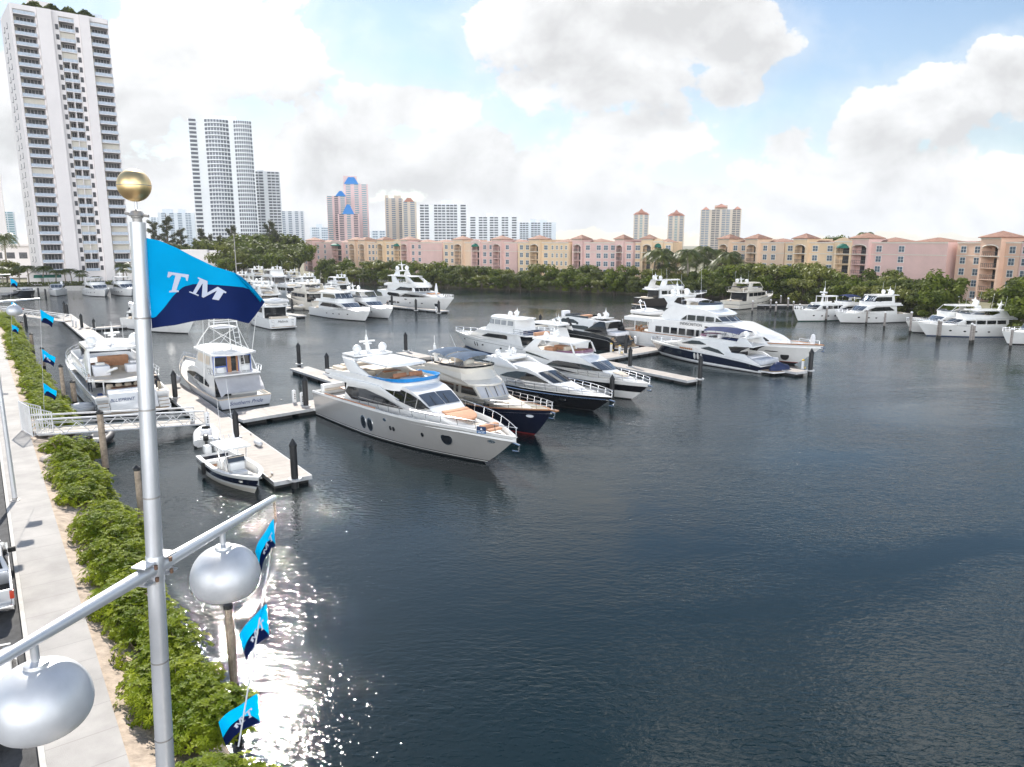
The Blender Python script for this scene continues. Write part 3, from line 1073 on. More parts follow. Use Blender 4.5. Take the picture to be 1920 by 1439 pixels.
class Yacht:
    def __init__(s, name, label, o, head, x0, x1, B, group=None, cat='yacht'):
        s.x0, s.x1, s.B, s.L = x0, x1, B, x1 - x0
        s.root = thing(name, label, cat, (o[0], o[1], 0), R(head), group)

    # -------- hull
    def bd(s, t):
        k = max(0.0, (t - s.t0) / (1 - s.t0))
        return s.B / 2 * (s.tr + (1 - s.tr) * math.sin(min(1, t / .35) * math.pi / 2)) * max(0.0, 1 - k ** s.pw)

    def half(s, x):
        return s.bd(max(0, min(1, (x - s.x0) / s.L)))

    def zt(s, t):
        return interp(s.sheer, s.x0 + t * s.L) if s.sheer else s.fs + (s.fb - s.fs) * max(0, t) ** s.p

    def zs(s, x):
        return s.zt((x - s.x0) / s.L)

    def HX(s, t, f):
        fc = max(0.0, min(1.0, f))
        return s.x0 + s.srake * (fc - .0) * (1 - t) * 0 + t * (s.L - s.rake * (1 - fc ** .85) - (0.5 * s.rake * -f if f < 0 else 0))

    def HY(s, t, f):
        k = max(0.0, (t - s.t0) / (1 - s.t0))
        b_ = s.bd(t)
        wl = b_ * (0.90 - s.flare * k)
        if f < 0:
            return wl * (1 + f * .9)
        return lerp(wl, b_, min(1, f) ** .9)

    def hull(s, fs, fb, rake, bands, tr=.92, t0=.5, pw=2.2, flare=.25, p=1.6, bul=.35, deck=None, cap=None, capw=.14, sheer=None, nst=30, white=None, name='hull'):
        s.fs, s.fb, s.rake, s.tr, s.t0, s.pw, s.flare, s.p, s.srake, s.sheer, s.bul = fs, fb, rake, tr, t0, pw, flare, p, 0, sheer, bul
        white = white or WHITE
        mats = [white]
        for _, m in bands:
            if m not in mats:
                mats.append(m)
        fr = [f for f, _ in bands] + [1.0]
        rows = []
        for (f, m), f2 in zip(bands, fr[1:]):
            k = max(1, int(round((f2 - f) / .16)))
            rows += [(f + (f2 - f) * i / k, mats.index(m)) for i in range(k)]
        rows.append((1.0, 0))
        ts = [1 - (1 - i / nst) ** 1.45 for i in range(nst + 1)]
        b = MB()
        side = {}
        for sy in (1, -1):
            g = [[b.bm.verts.new((s.HX(t, f), sy * s.HY(t, f), f * s.zt(t))) for f, _ in rows] for t in ts]
            side[sy] = g
            for a, c in zip(g, g[1:]):
                for k in range(len(rows) - 1):
                    b.face([a[k], c[k], c[k + 1], a[k + 1]], rows[k][1])
            # inner bulwark
            ins = [[b.bm.verts.new((s.HX(t, 1) - (capw if i == len(ts) - 1 else 0), sy * max(0, s.bd(t) - capw), s.zt(t) + dz)) for dz in (0, -bul)] for i, t in enumerate(ts)]
            for i in range(len(ts) - 1):
                b.face([g[i][-1], g[i + 1][-1], ins[i + 1][0], ins[i][0]], 0)
                b.face([ins[i][0], ins[i + 1][0], ins[i + 1][1], ins[i][1]], 0)
        for k in range(len(rows) - 1):
            b.face([side[1][0][k], side[1][0][k + 1], side[-1][0][k + 1], side[-1][0][k]], rows[k][1])
        bmesh.ops.remove_doubles(b.bm, verts=b.bm.verts, dist=.002)
        b.build(name, mats, s.root, ang=40)
        b = MB()
        g = []
        for i, t in enumerate(ts):
            w = max(0.01, s.bd(t) - capw + .03)
            g.append([b.bm.verts.new((s.HX(t, 1) - (.1 if i == len(ts) - 1 else 0), u * w, s.zt(t) - bul + .03 * (1 - u * u))) for u in (-1, -.5, 0, .5, 1)])
        for a, c in zip(g, g[1:]):
            for k in range(4):
                b.face([a[k], c[k], c[k + 1], a[k + 1]])
        b.build('deck', deck or DECKW, s.root)
        if cap:
            b = MB()
            for sy in (1, -1):
                pts = [(s.HX(t, 1), sy * max(0.02, s.bd(t) - .05), s.zt(t) + .03) for t in ts]
                b.tube(pts, .075, 5)
            b.build('cap_rail', cap, s.root)
        return s

    def hpt(s, x, z, sy):
        t = (x - s.x0) / s.L
        for _ in range(6):
            f = z / s.zt(t)
            t = max(0, min(1, t + (x - s.HX(t, f)) / s.L))
        f = z / s.zt(t)
        y1 = s.HY(min(1, t + .01), f) - s.HY(max(0, t - .01), f)
        dx = s.HX(min(1, t + .01), f) - s.HX(max(0, t - .01), f)
        dz = (s.HY(t, min(1, f + .1)) - s.HY(t, max(0, f - .1))) / (.2 * s.zt(t))
        return Vector((x, sy * s.HY(t, f), z)), math.atan2(y1, dx) * sy, dz * sy

    def ports(s, lst, name='porthole', m=None, rimm=None, sides=(1, -1)):
        """lst: (x, z, rx, rz)"""
        for x, z, rx_, rz_ in lst:
            for sy in sides:
                p, a, dz = s.hpt(x, z, sy)
                b = MB()
                mm = Matrix.Translation(p) @ Matrix.Rotation(a, 4, 'Z') @ Matrix.Rotation(-math.atan(dz), 4, 'X') @ Matrix.Rotation(R(90), 4, 'X')
                if rimm:
                    b.lathe([(1.25, -.05), (1.25, .035), (1.0, .04)], n=14, mat4=mm @ Matrix.Diagonal((rx_, rz_, 1, 1)), mi=1)
                b.lathe([(1.0, -.05), (1.0, .05)], n=14, mat4=mm @ Matrix.Diagonal((rx_, rz_, 1, 1)), mi=0)
                if sy > 0:
                    pass
                b.build(name, [m or GLASS, rimm or STEEL], s.root)

    def rub(s, x0, x1, f, r=.05, m=None):
        b = MB()
        for sy in (1, -1):
            pts = []
            for i in range(25):
                t = lerp((x0 - s.x0) / s.L, (x1 - s.x0) / s.L, i / 24)
                pts.append((s.HX(t, f), sy * (s.HY(t, f) + .01), f * s.zt(t)))
            b.tube(pts, r, 5)
        b.build('rub_rail', m or STEEL, s.root)

    def rail(s, xa, xb, h=.75, sp=1.3, inset=.12, mid=True, r=.028, z=None, lean=0.0):
        b = MB()
        zz = (lambda x: z) if z is not None else s.zs
        n = max(4, int((xb - xa) / .6))
        xs = [lerp(xa, xb, 1 - (1 - i / n) ** 1.2) for i in range(n + 1)]
        P = lambda x, sy, k: Vector((x + lean * k, sy * max(.02, s.half(x) - inset + .1 * k), zz(x) + h * k))
        bow = xb >= s.x1 - .5
        for lv in ((1.0, .55) if mid else (1.0,)):
            if bow:
                b.tube([P(x, 1, lv) for x in xs] + [P(x, -1, lv) for x in xs[::-1]], r, 5)
            else:
                for sy in (1, -1):
                    b.tube([P(x, sy, 0)for x in xs[:1]] + [P(x, sy, lv) for x in xs] + [P(x, sy, 0) for x in xs[-1:]], r, 5)
        k = max(2, int((xb - xa) / sp))
        for i in range(k + 1):
            x = lerp(xa, xb - (.15 if bow else 0), i / k)
            for sy in (1, -1):
                b.tube([P(x, sy, 0), P(x, sy, 1)], r * .9, 4)
        b.build('guard_rail', STEEL, s.root)

    # -------- superstructure
    def house(s, prof, inset=.7, wmax=9, tumble=.12, rx=None, crown=.06, m=None, name='superstructure', bevel=0.0, w=None, wmin=.2):
        z0 = min(p[1] for p in prof)
        f = w or (lambda x, z: max(wmin, min(wmax, s.half(x) - inset) - tumble * (z - z0)))
        sl_ = Slab(prof, f, rx, crown)
        sl_.mesh(name, m or WHITE, s.root, bevel=bevel)
        return sl_

    def plate(s, x0, x1, z, th, w0, w1=None, nose=.6, aftr=0.0, m=None, name='hardtop', crown=.08, bevel=.03, slope=0.0):
        w1 = w0 if w1 is None else w1
        n = 8
        xs = [lerp(x0, x1, i / n) for i in range(n + 1)]
        zz = lambda x: z + slope * (x - x0)
        prof = [(x, zz(x)) for x in xs] + [(x, zz(x) + th) for x in xs[::-1]]

        def w(x, z_):
            t = (x - x0) / (x1 - x0)
            e = lerp(w0, w1, t)
            a = min(1.0, (x - x0 + .02) / max(.01, aftr)) if aftr else 1.0
            return max(.05, e * math.sqrt(max(0.0, 1 - (1 - a) ** 2)))
        sl_ = Slab(prof, w, (x0 + (x1 - x0) * .45, x1, nose), crown)
        sl_.mesh(name, m or WHITE, s.root)
        return sl_

    def path(s, x0, x1, w, nose, closed=False, n=10, aft_in=0.0):
        """U-shaped plan path: port aft -> nose -> starboard aft"""
        pts = [(x0, w - aft_in), (lerp(x0, x1 - nose, .5), w)]
        for i in range(n + 1):
            a = R(90 - 180 * i / n)
            c, sn = math.cos(a), math.sin(a)
            pts.append((x1 - nose + nose * abs(c) ** .8, w * math.copysign(abs(sn) ** .8, sn)))
        pts += [(lerp(x0, x1 - nose, .5), -w), (x0, -w + aft_in)]
        if closed:
            pts = pts + [(x0, 0)]
        return pts

    def wall(s, pts, z0, z1, th=.1, lean=0.0, m=None, name='coaming', closed=False):
        """upright band along a plan path; lean pushes its top outward; z0/z1 numbers or f(x)"""
        f0 = z0 if callable(z0) else (lambda x: z0)
        f1 = z1 if callable(z1) else (lambda x: z1)
        P = [Vector((x, y, 0)) for x, y in pts]
        n = len(P)
        b = MB()
        g = []
        for i, p in enumerate(P):
            if closed:
                d = P[(i + 1) % n] - P[i - 1]
            else:
                d = P[min(i + 1, n - 1)] - P[max(i - 1, 0)]
            d.normalize()
            nr = Vector((-d.y, d.x, 0))
            a, c = f0(p.x), f1(p.x)
            row = []
            for o, z in ((0, a), (lean, c), (lean - th, c), (-th, a)):
                q_ = p + nr * o
                row.append(b.bm.verts.new((q_.x, q_.y, z)))
            g.append(row)
        for i in range(n if closed else n - 1):
            a, c = g[i], g[(i + 1) % n]
            for k in range(4):
                b.face([a[k], c[k], c[(k + 1) % 4], a[(k + 1) % 4]])
        if not closed:
            b.face(g[0])
            b.face(g[-1][::-1])
        return b.build(name, m or WHITE, s.root)

    def sides(s, poly, y, th=.14, m=None, name='arch', lean=0.0, together=True):
        """side plates: outline in (x, z), one on each side"""
        for sy in (1, -1):
            b = MB()
            z0 = min(p[1] for p in poly)
            b.prism([(x, sy * (y - lean * (z - z0)), z) for x, z in poly], (0, -sy * th, 0))
            b.build(name, m or WHITE, s.root, bevel=.02)

    def dome(s, x, y, z, r=.38, base=True):
        b = MB()
        b.lathe([(r * .55, 0), (r * .6, r * .35), (r * .92, r * .45)] + sphere_prof(r, 8, r * 1.2, 1.05, -35, 90), c=(x, y, z), n=14)
        b.build('satellite_dome', DOME, s.root)

    def mast(s, x, z, h, bar=.9, y=0, lean=-.2):
        b = MB()
        b.prism([(x - .28, y - .1, z), (x + .28, y - .1, z), (x + .08 + lean * h, y - .1, z + h), (x - .1 + lean * h, y - .1, z + h)], (0, .2, 0))
        b.box(x - .05 + lean * h * .6, x + .25 + lean * h * .6, y - .35, y + .35, z + h * .55, z + h * .62)
        b.tube([(x + lean * h, y, z + h), (x + lean * h, y, z + h * 1.45)], .03, 4)
        b.lathe([(.07, 0), (.07, .15)], c=(x + lean * h, y, z + h * 1.02), n=8)
        b.build('radar_mast', DOME, s.root, bevel=.02)
        if bar:
            b = MB()
            b.rbox(x + lean * h * .6 - .06, x + lean * h * .6 + .1, y - bar, y + bar, z + h * .68, z + h * .78, .03)
            b.lathe([(.14, 0), (.14, .18)], c=(x + lean * h * .6, y, z + h * .6), n=8)
            b.build('radar', DOME, s.root)

    def aerial(s, lst, r=.02):
        for x, y, z, h, ln in lst:
            b = MB()
            b.tube([(x, y, z), (x + ln, y, z + h)], [r, r * .5], 5)
            b.build('aerial', DOME, s.root)

    def pad(s, x0, x1, y0, y1, z0, z1, m=None, name='cushion', r=.08):
        b = MB()
        b.rbox(x0, x1, y0, y1, z0, z1, r)
        return b.build(name, m or BEIGE, s.root)

    def anchor(s, z=None):
        z = z or s.zs(s.x1) - .25
        b = MB()
        b.tube([(s.x1 - .5, 0, z), (s.x1 + .25, 0, z - .05)], .07, 6)
        b.tube([(s.x1 + .2, 0, z - .02), (s.x1 + .1, 0, z - .5)], .06, 5)
        b.tube([(s.x1 - .2, -.3, z - .45), (s.x1 + .1, 0, z - .52), (s.x1 - .2, .3, z - .45)], .07, 5)
        b.build('anchor', STEEL, s.root)

    def platform(s, ln, z=.4, k=.92, m=None):
        s.plate(s.x0 - ln, s.x0 + .35, z - .14, .14, s.B / 2 * s.tr * k, nose=0, aftr=ln * .35, name='swim_platform', m=m or WHITE, crown=0)
        sl_ = s.plate(s.x0 - ln + .12, s.x0 + .2, z + .004, .02, s.B / 2 * s.tr * k - .15, nose=0, aftr=ln * .3, name='platform_deck', m=TEAK, crown=0)

    def windshield(s, sl_, i, n=3, u=.86, a0=.08, a1=.92, m=None, name='windshield', gap=.02):
        for k in range(n):
            u0 = -u + 2 * u * k / n + gap
            u1 = -u + 2 * u * (k + 1) / n - gap
            sl_.patch(i, a0, a1, u0, u1, name, m or GLASSB, s.root)

    def wipers(s, sl_, i, us, m=None):
        (xa, za), (xb, zb) = sl_.prof[i], sl_.prof[i + 1]
        b = MB()
        for u in us:
            p0 = sl_.P(lerp(xa, xb, .06), lerp(za, zb, .06), u)
            p1 = sl_.P(lerp(xa, xb, .75), lerp(za, zb, .75), u + .10)
            if za > zb:
                p0, p1 = sl_.P(lerp(xa, xb, .94), lerp(za, zb, .94), u), sl_.P(lerp(xa, xb, .25), lerp(za, zb, .25), u + .1)
            o = Vector((.06, 0, .07))
            b.tube([p0 + o, p1 + o], .03, 4)
        b.build('wiper', RUBBER, s.root)

    def bimini(s, x0, x1, w, z, m, sag=.25, name='bimini_top', bows=3, zb=None):
        n = 10
        b = MB()
        g = []
        for i in range(n + 1):
            x = lerp(x0, x1, i / n)
            tt = 2 * i / n - 1
            g.append([b.bm.verts.new((x, w * u, z + sag * (1 - u * u) - .18 * tt * tt - .12 * abs(u) ** 6)) for u in [-1 + k / 5 for k in range(11)]])
        for a, c in zip(g, g[1:]):
            for k in range(10):
                b.face([a[k], c[k], c[k + 1], a[k + 1]])
        r_ = bmesh.ops.solidify(b.bm, geom=b.bm.faces[:], thickness=.04)
        b.build(name, m, s.root, ang=60)
        if zb is not None:
            b = MB()
            for i in range(bows):
                x = lerp(x0 + .1, x1 - .1, i / max(1, bows - 1))
                xm = lerp(x0, x1, .5)
                for sy in (1, -1):
                    b.tube([(x, sy * w * .97, z - .12), (lerp(xm, x, .35), sy * w, zb)], .025, 4)
            b.build('bimini_frame', STEEL, s.root)

    def flag(s, x, y, z, h=1.2, m=None):
        b = MB()
        b.tube([(x, y, z), (x - .35, y, z + h)], .02, 4)
        b.build('flagstaff', DOME, s.root)

    def name_text(s, txt, size, x, y, z, sy, m, shear=0.0):
        """lettering lying on a side (sy = +1/-1)"""
        mm = Matrix.Translation((x, y, z)) @ Matrix.Rotation(R(180 if sy > 0 else 0), 4, 'Z') @ Matrix.Rotation(R(90), 4, 'X')
        text_mesh(txt, size, 'name_lettering', m, s.root, mm, shear)

    def transom_text(s, txt, size, x, z, m, y=0, shear=0.0, tilt=0.0):
        mm = Matrix.Translation((x, y, z)) @ Matrix.Rotation(R(-90), 4, 'Z') @ Matrix.Rotation(R(90 + tilt), 4, 'X')
        text_mesh(txt, size, 'name_lettering', m, s.root, mm, shear)
# ================================================================ the yachts in the middle of the picture
GA = 'yachts moored bow-out along the cross pier'
INK = mat('lettering_dark', (0.02, 0.02, 0.025), 0.5)
INKB = mat('lettering_blue', (0.05, 0.08, 0.20), 0.5)

# ---- A: pearl grey motor yacht in front
Y = Yacht('motor_yacht', 'pearl grey flybridge yacht in front with blue wind deflector and tan bow sunpads', (-8.81, 57.93), -49, -11.3, 14.0, 5.7, GA)
Y.hull(2.35, 2.6, 3.6, [(-.25, BOOT), (0, BOOT), (.055, WHITE), (.08, BOOT), (.105, SILVER), (.92, WHITE)], pw=2.5, t0=.42, flare=.32, sheer=[(-11.3, 2.32), (-4, 2.52), (4, 2.68), (10, 2.78), (14, 2.62)], bul=.42, deck=DECKW)
A = Y
h = Y.house([(10.0, 2.1), (9.8, 2.62), (7.0, 3.08), (5.85, 3.46), (4.3, 4.2), (3.5, 4.5), (2.7, 4.62), (1, 4.64), (-2, 4.56), (-6.0, 4.42), (-6.4, 2.1)], inset=.72, wmax=2.36, tumble=.13, rx=(5, 10, 1.5), crown=.10)
Y.windshield(h, 3, 2, .93, .05, .97, GLASSB)
Y.wipers(h, 3, (-.55, .2))
h.win([(-6.2, 3.0), (-5.75, 3.46), (-2.8, 3.66), (0, 3.42), (2.9, 2.96)], [(-6.2, 2.95), (-5.0, 2.5), (2.9, 2.92)], 'side_window', GLASS, Y.root)
h.win([(-.1, 4.22), (1.5, 4.36), (2.64, 4.36), (3.8, 4.18), (4.9, 3.9), (5.95, 3.42)], [(-.1, 4.19), (1.1, 3.75), (1.92, 3.51), (4.5, 3.2), (5.95, 3.38)], 'side_window', GLASS, Y.root)
# mullions of the upper window
b = MB()
for sy in (1, -1):
    for x, za, zb in ((1.6, 3.66, 4.34), (3.1, 3.40, 4.28), (4.5, 3.24, 4.0)):
        b.tube([h.side(x - .1, za, sy, .04), h.side(x + .05, zb, sy, .04)], .035, 4)
b.build('window_mullion', SILVER, Y.root)
# flybridge
Y.plate(-9.3, 0.5, 4.12, .30, 2.35, 2.45, nose=0, aftr=.5, name='flybridge_deck', crown=.02)
Y.plate(-8.9, 1.9, 4.66, .03, 2.05, nose=1.2, name='flybridge_floor', m=TEAKP, crown=0)
Y.wall(Y.path(-9.1, 2.9, 2.3, 1.8), lambda x: 4.25, lambda x: interp([(-9.1, 4.55), (-6, 4.85), (-1, 4.95), (2.9, 4.85)], x), .14, 0.05, name='flybridge_coaming')
Y.wall([p for p in Y.path(-1.6, 2.86, 2.26, 1.9)], lambda x: 4.9, lambda x: interp([(-1.6, 4.98), (0.4, 5.12), (2.9, 5.22)], x), .05, 0.16, m=ACRYL, name='wind_deflector')
Y.sides([(-9.2, 4.2), (-5.8, 4.35), (0.3, 4.42), (3.2, 3.75), (0.5, 4.05), (-3, 3.95), (-6.5, 3.92), (-9.3, 4.05)], 2.52, .12, name='side_wing')
Y.sides([(-6.4, 5.92), (-5.9, 5.4), (-5.3, 4.95), (-4.4, 4.6), (0.8, 4.62), (-2.2, 5.05), (-3.6, 5.4), (-4.5, 5.9)], 2.2, .2, name='radar_arch', lean=.12)
Y.plate(-6.6, .9, 5.86, .14, 1.95, 1.85, nose=.35, name='hardtop', crown=.1)
Y.plate(-3.6, .2, 6.06, .05, 1.35, nose=.1, name='sunroof', m=CWHITE, crown=.02)
b = MB()
for sy in (1, -1):
    b.tube([(.4, sy * 1.75, 5.9), (-1.1, sy * 2.0, 4.9)], .035, 5)
b.build('hardtop_strut', STEEL, Y.root)
Y.plate(-6.7, -4.3, 6.1, .12, 1.85, nose=.3, name='radar_platform', crown=.04)
for y in (-1.25, 1.25):
    Y.dome(-5.2, y, 6.2, .37)
Y.mast(-5.5, 6.2, 1.35, .75)
Y.pad(-1.6, .3, .4, 1.9, 4.7, 5.05, BEIGE, 'settee')
Y.pad(-2.6, -1.9, -.6, 1.0, 4.98, 5.06, WOODT, 'table')
Y.pad(-4.4, -2.9, -1.8, -.9, 4.7, 5.1, BEIGE, 'settee')
Y.pad(-8.6, -6.8, -1.9, -1.2, 4.6, 4.9, BEIGE, 'settee')
Y.pad(-8.7, -8.0, -1.1, 1.9, 4.6, 4.95, BEIGE, 'settee')
b = MB()
for k in range(2):
    x = .9 + k * .1
    b.obox((.9, -.9 + k * 1.5, 5.18), .1, 1.25, .36, ry=R(-18))
    b.obox((.62, -.9 + k * 1.5, 4.98), .6, 1.25, .12)
b.build('helm_seat', WOODT, Y.root, bevel=.03)
Y.pad(1.3, 2.0, -1.2, .3, 4.68, 5.1, mat('console_grey', (.35, .36, .38), .4), 'helm_console')
# bow sunpads
b = MB()
pts = [(7.3 + 1.75 * math.cos(R(a)), 1.2 * math.sin(R(a))) for a in range(-90, 91, 12)]
b.prism([(x, y, 3.13 - .13 * (x - 7.3)) for x, y in pts], (0, 0, .14))
b.build('sunpad', TAN, Y.root, bevel=.04)
b = MB()
b.obox((7.05, 0, 3.27), .45, 2.3, .14, ry=R(10))
b.build('sunpad_headrest', TAN, Y.root, bevel=.04)
Y.pad(10.75, 11.2, -.75, .75, 2.62, 3.0, TAN, 'bow_seat')
Y.pad(11.2, 11.75, -.6, .6, 2.62, 2.78, TAN, 'bow_seat')
h.patch(1, .05, .30, -.55, .55, 'teak_panel', TEAKP, Y.root, .02)
Y.rail(-2.5, 14.0, .62, 1.5, .16, mid=False)
b = MB()
for sy in (1, -1):
    b.tube([(x, sy * (Y.half(x) - .1), Y.zs(x) + .05) for x in [-8.8 + i * .8 for i in range(12)]], .07, 5)
b.build('teak_cap', VARN, Y.root)
Y.ports([(-1.97, 1.16, .33, .46), (-.95, 1.12, .33, .46), (8.05, 1.62, .42, .42)], rimm=STEEL)
Y.ports([(1.95, 1.36, .13, .18), (2.35, 1.36, .13, .18), (5.67, 1.5, .13, .18)])
Y.ports([(1.4, 1.95, .22, .13), (11.9, 2.0, .32, .12)], 'hawse_hole', STEEL)
Y.platform(1.3, .5)
# aft cockpit
Y.pad(-10.9, -10.3, -2.0, 2.0, 2.0, 2.9, WHITE, 'cockpit_settee')
Y.pad(-10.5, -10.1, -1.9, 1.9, 2.3, 2.55, BEIGE, 'cushion')
Y.pad(-9.4, -8.3, -.9, .9, 2.6, 2.7, WOODT, 'table')
b = MB()
b.box(-6.44, -6.40, -1.9, 1.9, 2.15, 3.85)
b.build('saloon_door', GLASS, Y.root)
Y.anchor(2.15)
t = thing('sign_board', 'navy sign board with white emblem tied to the pearl grey yacht bow rail', 'sign', (0, 0, 0))
p = Vector((-8.81, 57.93, 0)) + Matrix.Rotation(R(-49), 3, 'Z') @ Vector((11.9, -1.45, 2.72))
t.location = p
t.rotation_euler = (0, 0, R(-49 + 28))
t.scale = (.55, .55, .62)
SIGNB = mat('sign_navy', (0.01, 0.03, 0.09), .5)
SIGNC = mat('sign_blue', (0.02, 0.11, 0.28), .5)
SIGNW = mat('sign_white', (.75, .77, .8), .5)
b = MB()
b.box(-.62, .62, -.02, .02, .28, .78)
b.build('board', SIGNB, t)
b = MB()
b.box(-.62, .62, -.02, .02, .0, .276)
b.build('lower_band', SIGNC, t)
b = MB()
b.prism([(-.16, -.03, .42), (.16, -.03, .42), (0, -.03, .68)], (0, .005, 0))
for x0, x1 in ((-.52, -.1), (-.02, .5)):
    b.box(x0, x1, -.03, -.024, .255, .30)
for x0, x1 in ((-.45, .0), (.08, .45)):
    b.box(x0, x1, -.03, -.024, .09, .14)
b.build('emblem', SIGNW, t)

# ---- B: navy hull, cream house, blue bimini
Y = Yacht('motor_yacht', 'navy-hulled trawler yacht with cream house, mesh windscreen covers and denim-blue bimini', (-3.69, 64.09), -49, -10.4, 10.6, 4.9, GA)
Y.hull(1.7, 2.45, 2.2, [(-.3, REDB), (0, REDB), (.05, NAVY)], pw=2.6, t0=.42, flare=.35, sheer=[(-10.4, 1.75), (-2, 1.75), (5, 1.98), (9, 2.32), (10.6, 2.45)], bul=.3, deck=CREAM, cap=VARN, white=CREAM)
h = Y.house([(8.2, 1.8), (8.0, 2.2), (3.9, 2.42), (2.85, 3.42), (-6.8, 3.42), (-7.0, 1.6)], inset=.5, wmax=2.1, tumble=.05, rx=(.5, 8, 1.2), crown=.05, m=CREAM)
Y.windshield(h, 2, 3, .95, .05, .92, SHADE, 'windscreen_cover', .03)
Y.wipers(h, 2, (-.6, -.05, .55))
for x0, x1, x2 in ((1.0, 3.0, 2.45), (.25, .62, .62), (-2.4, -.05, -.05), (-5.6, -2.7, -2.7)):
    h.win([(x0, 3.3), (x2, 3.3), (x1 + .001, 2.72)], [(x0, 2.66), (x1 + .001, 2.64)], 'side_window', GLASS, Y.root)
h.patch(1, .25, .85, -.75, .75, 'foredeck_cushion', BEIGE, Y.root, .03, .06)
Y.house([(3.55, 3.44), (3.5, 3.58), (2.5, 3.85), (1.85, 4.55), (1.6, 4.62), (-4.5, 4.3), (-9.2, 3.75), (-9.3, 3.5)], w=lambda x, z: interp([(-9.3, 2.25), (2.0, 2.2), (3.6, 1.9)], x) - .42 * max(0, z - 3.6), rx=(-1, 3.6, 1.5), crown=.05, m=CREAM, name='flybridge')
Y.wall(Y.path(-4.6, 1.75, 1.85, 1.2), 4.2, lambda x: interp([(-4.6, 4.62), (1.7, 4.82)], x), .1, .03, m=CREAM, name='flybridge_coaming')
Y.wall(Y.path(-3.0, 1.8, 1.88, 1.2), 4.8, 4.96, .04, .04, m=GLASS, name='wind_deflector')
Y.plate(-4.5, 1.4, 4.42, .24, 1.7, nose=1, m=TEAKP, name='flybridge_floor', crown=0)
Y.pad(-3.9, -2.6, .6, 1.6, 4.6, 5.0, BEIGE, 'settee')
Y.pad(-.6, -.1, -.4, .5, 4.6, 5.25, CREAM, 'helm_seat')
Y.pad(.4, 1.2, -.9, .6, 4.6, 4.95, BEIGE, 'helm_console')
Y.bimini(-4.2, -1.55, 1.75, 5.85, CDENIM, .2, bows=2, zb=4.6)
Y.bimini(-1.45, 1.35, 1.75, 5.75, CDENIM, .22, bows=3, zb=4.7)
Y.pad(-8.2, -6.6, -1.6, -.4, 3.95, 4.5, mat('grill_steel', (.25, .25, .26), .35, .8), 'deck_locker')
Y.pad(-8.8, -7.2, .3, 1.7, 3.95, 4.35, CBLACK, 'covered_tender')
Y.mast(-5.2, 4.0, 2.0, .8)
Y.dome(-5.6, 1.0, 5.0, .3)
Y.aerial([(-4, 1.9, 4.6, 2.2, -1.6), (-6.5, -1.6, 4.2, 1.4, -.6)])
Y.rail(2.0, 10.6, .66, 1.15, .12)
Y.ports([(3.2, 1.15, .2, .12), (6.0, 1.45, .2, .12)])
Y.ports([(8.6, 1.75, .34, .12)], 'hawse_hole', SIGNW)
Y.anchor(2.3)
Y.pad(10.2, 11.1, -.18, .18, 2.42, 2.54, VARN, 'bow_pulpit', .03)
Y.platform(.9, .35)

# ---- C: black sport yacht
Y = Yacht('motor_yacht', 'black-hulled sport coupe yacht with white deck, silver rails and twin domes', (2.17, 72.62), -49, -10.2, 10.7, 4.7, GA)
Y.hull(1.25, 1.6, 2.5, [(-.3, BOOT), (0, BOOT), (.08, BLACK), (.78, WHITE), (.81, BLACK)], pw=2.5, t0=.45, flare=.25, sheer=[(-10.2, 1.3), (0, 1.45), (5, 1.58), (10.7, 1.7)], bul=.12)
h = Y.house([(9.6, 1.2), (9.2, 1.52), (7.2, 1.8), (4.6, 2.12), (1.9, 2.95), (0.6, 3.24), (-1.2, 3.36), (-3.0, 3.3), (-5.2, 2.95), (-6.4, 1.2)], inset=.42, wmax=2.0, tumble=.25, rx=(1, 9.6, 1.0), crown=.12)
Y.windshield(h, 3, 2, .90, .06, .95, GLASS)
Y.wipers(h, 3, (-.4, .4))
h.win([(-3.2, 2.12), (-2.2, 2.5), (-.8, 2.80), (.6, 2.86), (1.8, 2.72), (3.7, 2.22)], [(-3.2, 2.06), (3.7, 2.16)], 'side_window', GLASS, Y.root)
h.win([(-7, 1.85), (-5.2, 2.05), (-3.6, 1.95)], [(-7, 1.6), (-3.6, 1.8)], 'side_window', GLASS, Y.root)
for a0, a1, i in ((.15, .85, 6), (.2, .8, 7)):
    h.patch(i, a0, a1, -.55, .55, 'sunroof', mat('sunroof_grey', (.5, .51, .53), .3), Y.root, .015)
Y.sides([(-6.6, 3.1), (-5.0, 3.75), (-3.4, 3.95), (-2.2, 3.7), (-.4, 3.1), (-3.4, 3.05)], 1.95, .3, name='radar_arch', lean=.25)
Y.plate(-5.4, -2.4, 3.7, .16, 1.75, nose=.4, name='arch_top')
for y in (-1.1, 1.1):
    Y.dome(-4.3, y, 3.86, .32)
Y.mast(-3.6, 3.85, .8, .6)
h.patch(2, .1, .9, -.6, .6, 'bow_sunpad', CWHITE, Y.root, .02, .05)
Y.rail(-1.5, 10.7, .62, 1.25, .14, mid=True)
Y.rub(-10, 10.4, .82, .05)
Y.ports([(5.6, .85, .32, .12), (2.4, .82, .3, .12)], rimm=STEEL)
Y.pad(-9.6, -7.4, -1.5, 1.5, 1.3, 1.75, CWHITE, 'sunpad')
Y.anchor(1.4)
Y.platform(1.2, .35)

